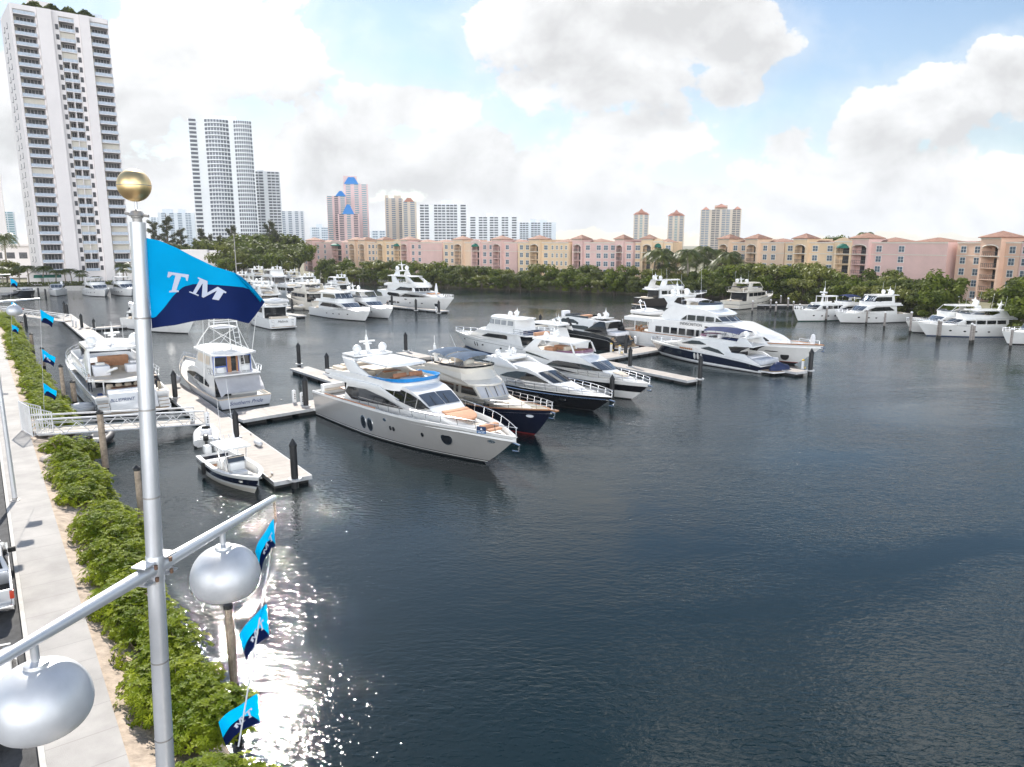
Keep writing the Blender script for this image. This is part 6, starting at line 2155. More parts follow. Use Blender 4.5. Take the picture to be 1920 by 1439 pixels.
def pole(name, label, base, top, arm0, arm1, r0, r1, lamps, detail=True):
    """base, top, arm ends: world points"""
    base, top = Vector(base), Vector(top)
    t = thing(name, label, 'lamp pole', base, 0, 'tall lamp poles along the quay walk')
    L = lambda p: Vector(p) - base
    b = MB()
    n = 7
    pts = [L(base.lerp(top, i / n)) for i in range(n + 1)]
    b.tube(pts, [lerp(r0, r1, i / n) for i in range(n + 1)], 24 if detail else 12)
    b.build('post', ALU, t, ang=50)
    ax = (top - base).normalized()
    b = MB()
    zf = Matrix.Translation(L(base)) @ ax.to_track_quat('Z', 'Y').to_matrix().to_4x4()
    b.lathe([(r0 * 2.0, 0), (r0 * 2.0, .04), (r0 * 1.1, .06), (r0 * 1.05, .16)], mat4=zf, n=16)
    b.build('base_plate', CASTG, t)
    H_ = (top - base).length
    if detail:
        b = MB()
        for k in (.30, .52, .64, .70, .76, .82, .88, .94):
            p = L(base.lerp(top, k))
            r = lerp(r0, r1, k) * 1.012
            b.lathe([(r, -.008), (r, .008)], c=p, n=24)
        b.build('joint_ring', CASTG, t)
    # arm
    a0, a1 = Vector(arm0), Vector(arm1)
    mid = None
    k = max(0, min(1, (base.lerp(top, (a0.z - base.z) / (top.z - base.z)) - a0).dot(a1 - a0) / (a1 - a0).length_squared))
    mid = a0.lerp(a1, k)
    d = (a1 - a0).normalized()
    b = MB()
    pr = lerp(r0, r1, (mid.z - base.z) / (top.z - base.z))
    off = d.cross(Vector((0, 0, 1))).normalized() * 0
    b.tube([L(a0), L(mid - d * pr * .6)], [.042, .066], 16)
    b.tube([L(mid + d * pr * .6), L(a1)], [.066, .036], 16)
    b.lathe(sphere_prof(.036, 4), c=L(a1), n=10)
    b.build('cross_arm', ALU, t, ang=50)
    b = MB()
    q_ = ax.to_track_quat('Z', 'Y').to_matrix().to_4x4()
    b.lathe([(pr * 1.01, -.13), (pr * 1.07, -.12), (pr * 1.07, .12), (pr * 1.01, .13)], mat4=Matrix.Translation(L(mid)) @ q_, n=24)
    mm = Matrix.Translation(L(mid)) @ d.to_track_quat('X', 'Z').to_matrix().to_4x4()
    for sx in (-1, 1):
        for zz in (-.085, .085):
            m_ = mm @ Matrix.Translation((sx * (pr + .06), 0, zz))
            v = [b.bm.verts.new(m_ @ Vector((x, y, z))) for x in (-.07, .07) for y in (-.075, .075) for z in (-.007, .007)]
            for f in ((0, 1, 3, 2), (4, 6, 7, 5), (0, 4, 5, 1), (2, 3, 7, 6), (0, 2, 6, 4), (1, 5, 7, 3)):
                b.face([v[i] for i in f])
    b.build('clamp', ALU, t)
    if detail:
        b = MB()
        for sx in (-1, 1):
            for zz in (-.06, .06):
                c = mm @ Vector((sx * (pr + .02), -(pr + .02), zz))
                b.lathe([(.016, -.02), (.018, .02)], c=c, n=8)
                b.lathe([(.016, -.02), (.018, .02)], c=mm @ Vector((sx * (pr + .03), pr + .02, zz)), n=8)
        b.build('bolt', RUST, t)
    for lp in lamps:
        lp = Vector(lp)
        b = MB()
        b.tube([L(lp) + Vector((0, 0, -.02)), L(lp) + Vector((0, 0, -.22))], .03, 12)
        b.lathe([(.09, -.015), (.085, .012), (.035, .03)], c=L(lp) + Vector((0, 0, -.2)), n=20)
        b.build('lamp_stem', ALU, t)
        b = MB()
        globe(b, L(lp) + Vector((0, 0, -.22 - .285)))
        g_ = b.build('lamp_globe', GLOBE, t, ang=70)
        if detail:
            b = MB()
            b.tube([L(lp) + Vector((.2, -.18, -.62)), L(lp) + Vector((.24, -.2, -.66)), L(lp) + Vector((.22, -.19, -.70))], .012, 6)
            b.tube([L(lp) + Vector((-.26, -.18, -.60)), L(lp) + Vector((-.29, -.19, -.65))], .010, 6)
            b.build('latch', RUST, g_)
    # finial
    b = MB()
    tp = L(top)
    b.lathe([(r1 * .62, 0), (r1 * .62, .03), (r1 * .8, .04), (r1 * .8, .06), (r1 * .5, .085), (.018, .10)], c=tp, n=16)
    b.tube([tp + Vector((-.10, 0, .075)), tp + Vector((.10, 0, .05))], .014, 6)
    b.lathe([(r1 * 1.0, .05), (r1 * 1.05, .058), (r1 * .75, .09), (r1 * .3, .105)], c=tp, n=16)
    b.build('truck_bracket', CASTG, t)
    b = MB()
    b.tube([tp + Vector((0, 0, .09)), tp + Vector((0, 0, .2))], .012, 8)
    b.build('finial_rod', ALU, t)
    b = MB()
    b.lathe(sphere_prof(.135, 18), c=tp + Vector((0, 0, .305)), n=32)
    gb = b.build('gold_ball', GOLD, t, ang=70)
    b = MB()
    b.lathe([(.1352, -.003), (.1362, 0), (.1352, .003)], c=tp + Vector((0, 0, .305)), n=32)
    b.build('seam', CASTG, gb)
    return t


PT = cp(258, 417, 6.22)
PC = cp(292, 1083, 6.8)
dv = (PT - PC)
PB = PC + dv * ((2.0 - PC.z) / dv.z)
AR = cp(514, 934, 8.65)
PM = PC + dv * ((AR.z - PC.z) / dv.z)
AL = AR + (PM - AR) * 1.95


def on_arm(px):
    """point of the arm seen at a picture column"""
    lo, hi = 0.0, 1.0
    for _ in range(40):
        m_ = (lo + hi) / 2
        p = AL.lerp(AR, m_)
        zc = p.y * math.cos(TH) - (p.z - CH) * math.sin(TH)
        if 960 + F * p.x / zc < px:
            lo = m_
        else:
            hi = m_
    return AL.lerp(AR, lo)


pole('lamp_pole', 'near aluminium lamp pole with a gold ball, cross arm and two satin globe lamps', PB, PT, AL, AR, .118, .062, [on_arm(62), on_arm(416)])
for s, lb in ((26.0, 'second aluminium lamp pole standing on the left edge of the sidewalk'), (64.5, 'third aluminium lamp pole further along the quay, only its arm flags in view')):
    bs = q(s, -1.5, 2.0)
    a = Vector((.25, .968, 0))
    z = Vector((0, 0, 12.42))
    pole('lamp_pole', lb, bs, bs + Vector((0, 0, 13.55)), bs - a * 3.0 + Vector((0, 0, 10.52)), bs + a * 3.0 + Vector((0, 0, 10.52)), .118, .07,
         [bs - a * 1.4 + Vector((0, 0, 10.52)), bs + a * 1.4 + Vector((0, 0, 10.52))], detail=False)
    dvv = bs + a * 3.0 + Vector((0, 0, 10.52))
    if s < 30:
        END2 = dvv
    else:
        END3 = dvv

# ---- big flag
FT = [(272, 446), (300, 452), (330, 465), (360, 481), (400, 500), (440, 512), (462, 528), (480, 547), (496, 566)]
FBm = [(272, 616), (285, 614), (320, 610), (360, 602), (400, 598), (430, 598), (465, 607), (478, 592), (488, 578), (496, 567)]
FM = [(280, 596), (300, 577), (320, 554), (340, 538), (360, 533), (380, 533), (420, 536), (455, 539), (470, 544), (484, 556), (496, 567)]


def fdepth(x, y):
    u = (x - 272) / 224
    v = (y - 450) / 160
    return 6.27 + .15 * v + .22 * u + .07 * math.sin(5.2 * u + 1.6 * v) * min(1, u * 3) + .035 * math.sin(9 * u - 3.0 * v + 1) * min(1, u * 2)


def fpt(u, w, lo, hi):
    x = 272 + 224 * u
    y0, y1 = interp(lo, x), interp(hi, x)
    y = lerp(y0, y1, w)
    xs = x + (y - 446) / 168 * 13 * (1 - u) ** 1.5
    return cp(xs, y, fdepth(xs, y))


t = thing('flag', 'large cyan and navy flag lettered TM flying from the near lamp pole', 'flag', cp(276, 530, fdepth(276, 530)), 0)
base = t.location.copy()
for nm, lo, hi, m_ in (('upper_field', FT, FM, CYAN), ('lower_field', FM, FBm, FNAVY)):
    b = MB()
    nu, nv = 44, 12
    g = [[b.bm.verts.new(fpt(i / nu, j / nv, lo, hi) - base) for j in range(nv + 1)] for i in range(nu + 1)]
    for a_, c_ in zip(g, g[1:]):
        for j in range(nv):
            b.face([a_[j], c_[j], c_[j + 1], a_[j + 1]])
    bmesh.ops.remove_doubles(b.bm, verts=b.bm.verts, dist=.0004)
    bmesh.ops.solidify(b.bm, geom=b.bm.faces[:], thickness=.004)
    b.build(nm, m_, t, ang=70)
# turned-over edge of the fly end
b = MB()
e0 = [(440, 512), (455, 521), (470, 535), (482, 549), (490, 560), (489, 566)]
e1 = [(440, 512), (449, 524), (461, 537), (474, 551), (484, 562), (488, 567)]
g = []
for (x0, y0), (x1, y1) in zip(curve(e0, 3), curve(e1, 3)):
    g.append([b.bm.verts.new(cp(lerp(x0, x1, k / 4), lerp(y0, y1, k / 4), fdepth(x0, y0) - .02 - .045 * math.sin(math.pi * k / 4)) - base) for k in range(5)])
for a_, c_ in zip(g, g[1:]):
    for k in range(4):
        b.face([a_[k], c_[k], c_[k + 1], a_[k + 1]])
bmesh.ops.solidify(b.bm, geom=b.bm.faces[:], thickness=.004)
b.build('curled_edge', CYAN, t, ang=70)
LT = [(572, 540), (806, 574), (790, 645), (776, 640), (766, 604), (718, 594), (664, 745), (692, 752), (690, 769), (583, 772), (583, 756), (612, 748), (654, 582), (616, 575), (582, 605), (562, 600)]
LM = [(905, 600), (1015, 645), (1012, 775), (1130, 708), (1228, 768), (1220, 783), (1196, 774), (1142, 861), (1066, 848), (1120, 752), (968, 832), (950, 822), (960, 668), (884, 788), (918, 800), (912, 813), (808, 770), (812, 759), (850, 772), (928, 628), (905, 615)]


def letters(fn, parent, m_=LETT, sub=3):
    for L_, nm in ((LT, 'letter_t'), (LM, 'letter_m')):
        b = MB()
        vs = [b.bm.verts.new((220 + x / 6, 420 + y / 6, 0)) for x, y in L_]
        f = b.bm.faces.new(vs)
        f.normal_update()
        bmesh.ops.triangulate(b.bm, faces=[f])
        for _ in range(sub):
            es = [e for e in b.bm.edges if e.calc_length() > 4]
            if es:
                bmesh.ops.subdivide_edges(b.bm, edges=es, cuts=1)
                bmesh.ops.triangulate(b.bm, faces=[f for f in b.bm.faces if len(f.verts) > 3])
        for v in b.bm.verts:
            v.co = fn(v.co.x, v.co.y)
        b.build(nm, m_, parent, ang=80)


letters(lambda x, y: cp(x, y, fdepth(x, y) - .012) - base, t)


# ---- pennants on lines
def small_flag(p, fly, w, h, label, text=True, droop=.5, group='small pennants on the lines below the lamp arms'):
    """p: top of the hoist; the hoist hangs down from it; fly: horizontal direction"""
    fly = Vector(fly).normalized()
    side = fly.cross(Vector((0, 0, 1)))
    t_ = thing('pennant', label, 'flag', p, 0, group)

    def S(u, v, off=0.0):
        wv = math.sin(u * 5.5 + v * 2 + p.x) * .10 * u + math.sin(u * 9 + 1) * .03 * u
        return fly * (w * u * (1 - .15 * u * v)) + Vector((0, 0, -h * v * (1 - .25 * u) - droop * h * u ** 1.3)) + side * (w * wv + off)
    mf = lambda u: interp([(0, .92), (.2, .62), (.4, .5), (.8, .55), (1, .6)], u)
    for nm, a_, m_ in (('upper_field', 0, CYAN), ('lower_field', 1, FNAVY)):
        b = MB()
        g = []
        for i in range(25):
            u = i / 24
            v0, v1 = (0, mf(u)) if a_ == 0 else (mf(u), 1)
            g.append([b.bm.verts.new(S(u, lerp(v0, v1, j / 8))) for j in range(9)])
        for x, y in zip(g, g[1:]):
            for j in range(8):
                b.face([x[j], y[j], y[j + 1], x[j + 1]])
        bmesh.ops.solidify(b.bm, geom=b.bm.faces[:], thickness=.004)
        b.build(nm, m_, t_, ang=70)
    if text:
        for sd in (1, -1):
            letters(lambda x, y: S(min(1, (x - 280) / 200 * .95), min(1, (y - 470) / 120), sd * .014), t_, sub=3)
    return t_


def line_down(p0, p1, label):
    b = MB()
    p0, p1 = Vector(p0), Vector(p1)
    b.tube([p0, p1], .009, 6)
    o = b.build('pennant_line', LINE)
    tag(o, label, 'line', 'lines of pennants')


E1 = AR - Vector((0, 0, .03))
L1 = cp(447, 1400, 8.1)
line_down(E1 - Vector((0, 0, .28)), L1, 'white line of three lettered pennants hanging from the near lamp arm')
b = MB()
for k in range(7):
    c = E1 - Vector((0, 0, .02 + k * .04))
    b.tube([c + Vector((math.cos(a) * .012 * (k % 2), math.cos(a) * .012 * (1 - k % 2), .024 * math.sin(a))) for a in [i * math.pi / 4 for i in range(8)]], .005, 5, closed=True)
tag(b.build('chain', RUST), 'rusty chain between the near lamp arm and the pennant line', 'chain')
small_flag(cp(513, 974, 8.6), (-.5, -.6, 0), .26, .34, 'topmost lettered pennant under the near lamp arm', True, .95)
small_flag(cp(500, 1133, 8.45), (-1, -.5, 0), .32, .42, 'middle lettered pennant under the near lamp arm', True, .75)
small_flag(cp(483, 1301, 8.3), (-1, -.3, 0), .44, .38, 'lowest lettered pennant over the sun glitter', True, .75)
e2 = END2 - Vector((0, 0, .05))
b2 = gp(56, 738, 2.5)
b2 = Vector((e2.x - .7, e2.y + .2, 5.6))
line_down(e2, b2, 'far line of three cyan pennants below the second lamp arm')
for k, v in enumerate((.08, .40, .68)):
    small_flag(e2.lerp(b2, v), (1, -.25, 0), .78, .72, ('topmost', 'middle', 'lowest')[k] + ' cyan pennant on the line over the far left pier', k == 1, .6)
e3 = END3 - Vector((0, 0, .05))
b3 = Vector((e3.x - .7, e3.y, 5.8))
line_down(e3, b3, 'furthest line of pennants at the left edge of the picture')
for k, v in enumerate((.05, .38, .72)):
    small_flag(e3.lerp(b3, v), (1, -.25, 0), .85, .7, ('topmost', 'middle', 'lowest')[k] + ' tiny pennant at the left edge of the picture', False, .6)

# ================================================================ vehicles
CARW = mat('car_paint_silver', (.62, .63, .65), .25, .3, var=.02, coat=.7)
CARP = mat('car_paint_white', (.75, .75, .75), .25, 0, var=.02, coat=.7)
CGLASS = mat('car_glass', (.02, .025, .03), .05, spec=.8)
TAILR = mat('tail_lamp_red', (.5, .05, .02), .25)
CHROME = mat('chrome', (.7, .7, .7), .15, 1.0)
TYRE = mat('tyre', (.02, .02, .02), .85)
HUB = mat('wheel_rim', (.5, .5, .5), .35, .8)


def wheel(t, x, y):
    b = MB()
    m4_ = Matrix.Rotation(R(90), 4, 'X')
    b.lathe([(.22, -.13), (.36, -.13), (.39, -.08), (.39, .08), (.36, .13), (.22, .13)], c=(x, y, .39), n=20, mat4=m4_)
    w_ = b.build('wheel', TYRE, t)
    b = MB()
    b.lathe([(.02, -.135), (.22, -.12), (.22, .12), (.02, .135)], c=(x, y, .39), n=14, mat4=m4_)
    b.build('rim', HUB, w_)


def pickup(label, loc, rz):
    t = thing('pickup_truck', label, 'pickup truck', loc, rz, 'vehicles parked beside the sidewalk')
    b = MB()
    b.prism([(0, -.98, .5), (5.5, -.98, .5), (5.55, -.98, .8), (5.4, -.98, 1.12), (3.9, -.98, 1.2), (0.02, -.98, 1.18)], (0, .09, 0))
    b.prism([(0, .89, .5), (5.5, .89, .5), (5.55, .89, .8), (5.4, .89, 1.12), (3.9, .89, 1.2), (0.02, .89, 1.18)], (0, .09, 0))
    b.box(0.0, .07, -.89, .89, .55, 1.17)
    b.box(.07, 3.9, -.89, .89, .5, .66)
    b.rbox(3.9, 5.52, -.9, .9, .5, 1.16, .1)
    b.box(1.85, 1.93, -.89, .89, .66, 1.2)
    b.build('body', CARW, t, bevel=.03)
    b = MB()
    b.box(.08, 1.84, -.885, .885, .664, .68)
    b.build('bed_liner', RUBBER, t)
    b = MB()
    lo = [(1.9, .93), (4.15, .93)]
    v0 = [b.bm.verts.new(p_) for p_ in ((1.9, -.95, 1.19), (4.3, -.95, 1.19), (4.3, .95, 1.19), (1.9, .95, 1.19))]
    v1 = [b.bm.verts.new(p_) for p_ in ((2.1, -.76, 1.78), (3.5, -.76, 1.78), (3.5, .76, 1.78), (2.1, .76, 1.78))]
    b.face(v1)
    for i in range(4):
        b.face([v0[i], v0[(i + 1) % 4], v1[(i + 1) % 4], v1[i]])
    b.build('cab', CARW, t, bevel=.05)
    for nm, p4 in (('rear_window', ((1.93, -.75, 1.28), (1.93, .75, 1.28), (2.06, .66, 1.7), (2.06, -.66, 1.7))), ('windscreen', ((4.24, -.8, 1.28), (4.24, .8, 1.28), (3.6, .7, 1.74), (3.6, -.7, 1.74))),
                   ('side_window', ((2.1, -.925, 1.27), (3.95, -.925, 1.27), (3.45, -.80, 1.72), (2.2, -.80, 1.72))), ('side_window', ((2.1, .925, 1.27), (3.95, .925, 1.27), (3.45, .80, 1.72), (2.2, .80, 1.72)))):
        b = MB()
        c = sum((Vector(p_) for p_ in p4), Vector()) / 4
        o_ = Vector((-.03 if nm == 'rear_window' else .03 if nm == 'windscreen' else 0, math.copysign(.03, c.y) if nm == 'side_window' else 0, .02))
        b.poly([Vector(p_) + o_ for p_ in p4])
        bmesh.ops.solidify(b.bm, geom=b.bm.faces[:], thickness=.02)
        b.build(nm, CGLASS, t)
    for sy in (-1, 1):
        b = MB()
        b.rbox(-.02, .16, sy * .93 - .07, sy * .93 + .07, .78, 1.1, .02)
        b.build('tail_lamp', TAILR, t)
        b = MB()
        b.rbox(3.72, 3.86, sy * 1.1 - .14, sy * 1.1 + .14, 1.22, 1.42, .03)
        b.build('mirror', RUBBER, t)
        for x in (1.0, 4.55):
            wheel(t, x, sy * .86)
    b = MB()
    b.rbox(-.2, .02, -.95, .95, .42, .62, .04)
    b.build('bumper', CHROME, t)
    return t


def car(label, loc, rz, m_):
    t = thing('parked_car', label, 'car', loc, rz, 'vehicles parked beside the sidewalk')
    b = MB()
    prof = [(0, .4), (4.6, .4), (4.65, .7), (4.4, .92), (3.4, 1.02), (2.7, 1.48), (1.2, 1.52), (.35, 1.08), (0, 1.0)]
    us = [-1, -.9, -.5, 0, .5, .9, 1]
    g = [[b.bm.verts.new((x, u * (.9 - .18 * max(0, z - .95) * 1.4), z - (.08 if abs(u) == 1 and z > .95 else 0))) for u in us] for x, z in prof]
    for i in range(len(g)):
        a_, c_ = g[i], g[(i + 1) % len(g)]
        for j in range(6):
            b.face([a_[j], a_[j + 1], c_[j + 1], c_[j]])
    b.face([r_[0] for r_ in g])
    b.face([r_[-1] for r_ in g][::-1])
    b.build('body', m_, t, bevel=.03)
    for nm, (xa, za), (xb, zb) in (('windscreen', (3.36, 1.05), (2.76, 1.45)), ('rear_window', (1.12, 1.49), (.45, 1.13))):
        b = MB()
        b.poly([(xa + .02, -.68, za + .02), (xa + .02, .68, za + .02), (xb + .02, .6, zb + .02), (xb + .02, -.6, zb + .02)])
        bmesh.ops.solidify(b.bm, geom=b.bm.faces[:], thickness=.02)
        b.build(nm, CGLASS, t)
    for sy in (-1, 1):
        b = MB()
        b.poly([(.7, sy * .885, 1.05), (3.2, sy * .885, 1.02), (2.65, sy * .80, 1.40), (1.25, sy * .80, 1.42)])
        bmesh.ops.solidify(b.bm, geom=b.bm.faces[:], thickness=.03)
        b.build('side_window', CGLASS, t)
        b = MB()
        b.rbox(4.35, 4.62, sy * .7 - .16, sy * .7 + .16, .72, .88, .04)
        b.build('headlight', CHROME, t)
        for x in (.85, 3.75):
            wheel(t, x, sy * .8)
    return t


qrz = math.atan2(QW.y, QW.x)


def qpos(px, py, z):
    p = gp(px, py, z)
    r_ = p - A0
    return r_.x * QW.x + r_.y * QW.y, r_.x * QN.x + r_.y * QN.y


s_, d_ = qpos(33, 1160, 1.87)
p = q(s_ + .1, d_ - 1.0, 1.864)
pickup('silver pickup truck with an open bed and red tail lamp parked at the left edge', p, qrz)
s_, d_ = qpos(30, 1215, 2.7)
p = q(s_ - 4.4, d_ - .9, 1.864)
car('white car just behind the silver pickup at the left edge', p, qrz, CARP)
for s_, m_, lb in ((16.5, CARW, 'pale car beyond the second lamp pole'), (28.0, CARP, 'white car beside the sidewalk far along the quay')):
    pass

# ================================================================ people aboard
SKIN = mat('skin', (.42, .25, .17), .6)
HAIR = mat('hair_dark', (.02, .015, .012), .7)
SHIRTW = mat('shirt_white', (.70, .70, .72), .8)
SHIRTB = mat('shirt_black', (.02, .02, .025), .8)
TROU = mat('trousers_dark', (.03, .035, .05), .8)
SHORT = mat('shorts_beige', (.45, .38, .28), .8)


def person(label, loc, rz, shirt, leg, sit=False, lean=0.1):
    J = {'pel': (0, 0, .95), 'sp': (lean * .3, 0, 1.2), 'ch': (lean, 0, 1.42), 'nk': (lean * 1.1, 0, 1.53), 'hd': (lean * 1.3, 0, 1.68), 'cr': (lean * 1.3, 0, 1.76)}
    for sd, sy in (('l', 1), ('r', -1)):
        J['sh' + sd] = (lean, sy * .19, 1.44)
        J['el' + sd] = (lean + .05, sy * .27, 1.17)
        J['wr' + sd] = (lean + .25, sy * .22, 1.03)
        J['ha' + sd] = (lean + .33, sy * .2, 1.0)
        J['hp' + sd] = (0, sy * .1, .9)
        if sit:
            J['kn' + sd] = (.45, sy * .13, .92)
            J['an' + sd] = (.5, sy * .13, .50)
            J['to' + sd] = (.64, sy * .13, .46)
        else:
            J['kn' + sd] = (.04 * sy, sy * .11, .5)
            J['an' + sd] = (.02 * sy - .03, sy * .12, .08)
            J['to' + sd] = (.02 * sy + .12, sy * .13, .03)
    rad = dict(pel=.14, sp=.125, ch=.15, nk=.055, hd=.095, cr=.075, sh=.07, el=.045, wr=.032, ha=.04, hp=.095, kn=.06, an=.042, to=.035)
    ed = [('pel', 'sp'), ('sp', 'ch'), ('ch', 'nk'), ('nk', 'hd'), ('hd', 'cr')]
    for sd in 'lr':
        ed += [('ch', 'sh' + sd), ('sh' + sd, 'el' + sd), ('el' + sd, 'wr' + sd), ('wr' + sd, 'ha' + sd), ('pel', 'hp' + sd), ('hp' + sd, 'kn' + sd), ('kn' + sd, 'an' + sd), ('an' + sd, 'to' + sd)]
    ks = list(J)
    me = bpy.data.meshes.new('person')
    me.from_pydata([J[k] for k in ks], [(ks.index(a_), ks.index(c_)) for a_, c_ in ed], [])
    o = bpy.data.objects.new('person', me)
    COL.objects.link(o)
    o.modifiers.new('skin', 'SKIN').use_smooth_shade = True
    sv = me.skin_vertices[0].data
    for i, k in enumerate(ks):
        r_ = rad[k] if k in rad else rad[k[:2]]
        sv[i].radius = (r_, r_)
        sv[i].use_root = (k == 'pel')
    ss = o.modifiers.new('sub', 'SUBSURF')
    ss.levels = ss.render_levels = 1
    bpy.context.view_layer.update()
    m2 = bpy.data.meshes.new_from_object(o.evaluated_get(bpy.context.evaluated_depsgraph_get()))
    bpy.data.objects.remove(o)
    m2.materials.clear()
    for m_ in (SKIN, shirt, leg, HAIR):
        m2.materials.append(m_)
    for f in m2.polygons:
        c = f.center
        if c.z > 1.70 or (c.z > 1.6 and c.x < lean * 1.3 - .03):
            f.material_index = 3
        elif c.z > 1.5:
            f.material_index = 0
        elif c.z > .98:
            f.material_index = 0 if abs(c.y) > .2 and c.z < 1.2 else 1
        else:
            f.material_index = 2 if c.z > .1 else 3
        f.use_smooth = True
    o = link('person', m2, None, loc, rz)
    tag(o, label, 'person', 'people aboard the yachts')
    return o


Mo = Matrix.Rotation(R(128), 3, 'Z')
O1o = Vector((*o1, 0))
person('person in a white shirt standing on the left side deck of the tri-deck yacht', O1o + Mo @ Vector((-8.2, 2.75, 1.52)), R(-60), SHIRTW, TROU)
person('person in a white top standing at the right-hand stern stairs of the tri-deck yacht', O1o + Mo @ Vector((-9.6, -2.75, 1.45)), R(200), SHIRTW, TROU)
person('person in black leaning over at the right-hand stern of the tri-deck yacht', O1o + Mo @ Vector((-10.6, -2.8, 1.32)), R(170), SHIRTB, SHORT, lean=.3)
person('person with dark hair on the foredeck behind the hardtop yacht', Vector((*stem_at(727, 598, -49, 21), 0)) + Matrix.Rotation(R(-49), 3, 'Z') @ Vector((7.6, .6, 1.95)), R(-90), SHIRTB, TROU)
# ================================================================ vegetation
rnd = random.Random(11)
LM1 = leafmat('mangrove_leaves', (0.060, 0.085, 0.018), (0.165, 0.19, 0.042), .38, .6, .22)
LM2 = leafmat('bright_leaves', (0.065, 0.10, 0.014), (0.18, 0.215, 0.03), .38, .6, .25)
LM3 = leafmat('casuarina_needles', (0.055, 0.068, 0.032), (0.12, 0.125, 0.065), .2, .6, .3)
LM4 = leafmat('palm_leaves', (0.04, 0.065, 0.016), (0.14, 0.16, 0.04), .3, .4, .3)
LM5 = leafmat('shrub_leaves', (0.125, 0.195, 0.010), (0.34, 0.39, 0.024), .42, .5, 1.3)
LM6 = leafmat('yellow_green_leaves', (0.09, 0.11, 0.02), (0.20, 0.21, 0.045), .25, .5, .3)
BARK = mat('bark', (0.12, 0.095, 0.07), 0.95, var=0.3, scale=3)
TWIG = mat('twigs', (0.20, 0.15, 0.11), 0.95, var=0.25, scale=6)
PTRUNK = mat('palm_trunk', (0.22, 0.19, 0.15), 0.9, var=0.25, scale=5)


def rdir(r_, up=0.0):
    while True:
        v = Vector((r_.uniform(-1, 1), r_.uniform(-1, 1), r_.uniform(-1, 1)))
        if 0.05 < v.length < 1:
            v.normalize()
            if v.z > -1 + up:
                return v


def leaf_quad(b, p, n, s, r_, asp=.6):
    a = n.cross(Vector((r_.uniform(-1, 1), r_.uniform(-1, 1), r_.uniform(-1, 1)))).normalized()
    c = n.cross(a).normalized()
    a *= s
    c *= s * asp
    b.face([b.bm.verts.new(p + a), b.bm.verts.new(p + c), b.bm.verts.new(p - a), b.bm.verts.new(p - c)])


def blob_tree(name, label, seed, h, w, m, nblob, nleaf, ls, trunk_h=.35, low=False, droop=0.0, group=None, hang=0.12):
    """broad tree: tapered trunk, limbs and a crown of leaf clumps gathered in many uneven blobs"""
    r_ = random.Random(seed)
    t = thing(name, label, 'tree', (0, 0, 0), 0, group)
    blobs = []
    for i in range(nblob):
        a = r_.uniform(0, 6.283)
        rr = w * .5 * math.sqrt(r_.random()) * .82
        zc = h * (r_.uniform(hang + .08, .86) if low else r_.uniform(.45, .88))
        k = 1 - .55 * (rr / (w * .5)) ** 2
        zc = min(zc, h * (.42 + .48 * k))
        s = r_.uniform(.13, .24) * w
        blobs.append((Vector((rr * math.cos(a), rr * math.sin(a), zc)), s, s * r_.uniform(.55, .8)))
    b = MB()
    for i in range(nleaf):
        c, s, sz = blobs[r_.randrange(nblob)]
        d = rdir(r_)
        q_ = r_.random() ** .35
        p = c + Vector((d.x * s * q_, d.y * s * q_, d.z * sz * q_))
        if p.z < .15:
            p.z = .15 + r_.random() * .4
        nrm_ = (d + rdir(r_) * .7 + Vector((0, 0, .5))).normalized()
        leaf_quad(b, p, nrm_, ls * r_.uniform(.6, 1.3), r_)
    b.build('crown', m, t, recalc=False)
    b = MB()
    b.tube([(0, 0, -1.0), (r_.uniform(-.2, .2), r_.uniform(-.2, .2), h * .3), (r_.uniform(-.4, .4), r_.uniform(-.4, .4), h * .62)], [.03 * h, .022 * h, .01 * h], 7)
    for c, s, sz in blobs[:8]:
        st = Vector((0, 0, h * r_.uniform(.15, .4)))
        b.tube([st, st.lerp(c, .55) + Vector((0, 0, .3)), c], [.012 * h, .008 * h, .004 * h], 5)
    if low:
        for k in range(7):
            a = k * .9
            b.tube([(0, 0, h * .2), (math.cos(a) * w * .14, math.sin(a) * w * .14, h * .1), (math.cos(a) * w * .2, math.sin(a) * w * .2, -1)], [.008 * h] * 3, 4)
    b.build('trunk', BARK, t)
    return t


def place(proto_list, used, loc, rz, sc_, label=None):
    i = rnd.randrange(len(proto_list))
    p = proto_list[i]
    if i not in used:
        used.add(i)
        p.location = loc
        p.rotation_euler = (0, 0, rz)
        p.scale = (sc_, sc_, sc_)
        if label:
            p['label'] = label
        return p
    return dup(p, loc, rz, label, scale=sc_)


MG = 'mangroves along the far bank'
protos = [blob_tree('mangrove_tree', 'dark dense mangrove in the belt along the far bank', 100 + i, 8.4, 9.0, (LM1, LM2, LM6)[(0, 1, 0, 1, 0, 2)[i]], 17, 2300, .42, low=True, group=MG) for i in range(6)]
used = set()
path_ = [Vector((x, y, 0)) for x, y in SHORE[4:]]
seglen = [(b_ - a_).length for a_, b_ in zip(path_, path_[1:])]
tot = sum(seglen)


def along(s):
    for a_, b_, l_ in zip(path_, path_[1:], seglen):
        if s <= l_:
            d = (b_ - a_).normalized()
            return a_.lerp(b_, s / l_), Vector((-d.y, d.x, 0))
        s -= l_
    return path_[-1], Vector((1, 0, 0))


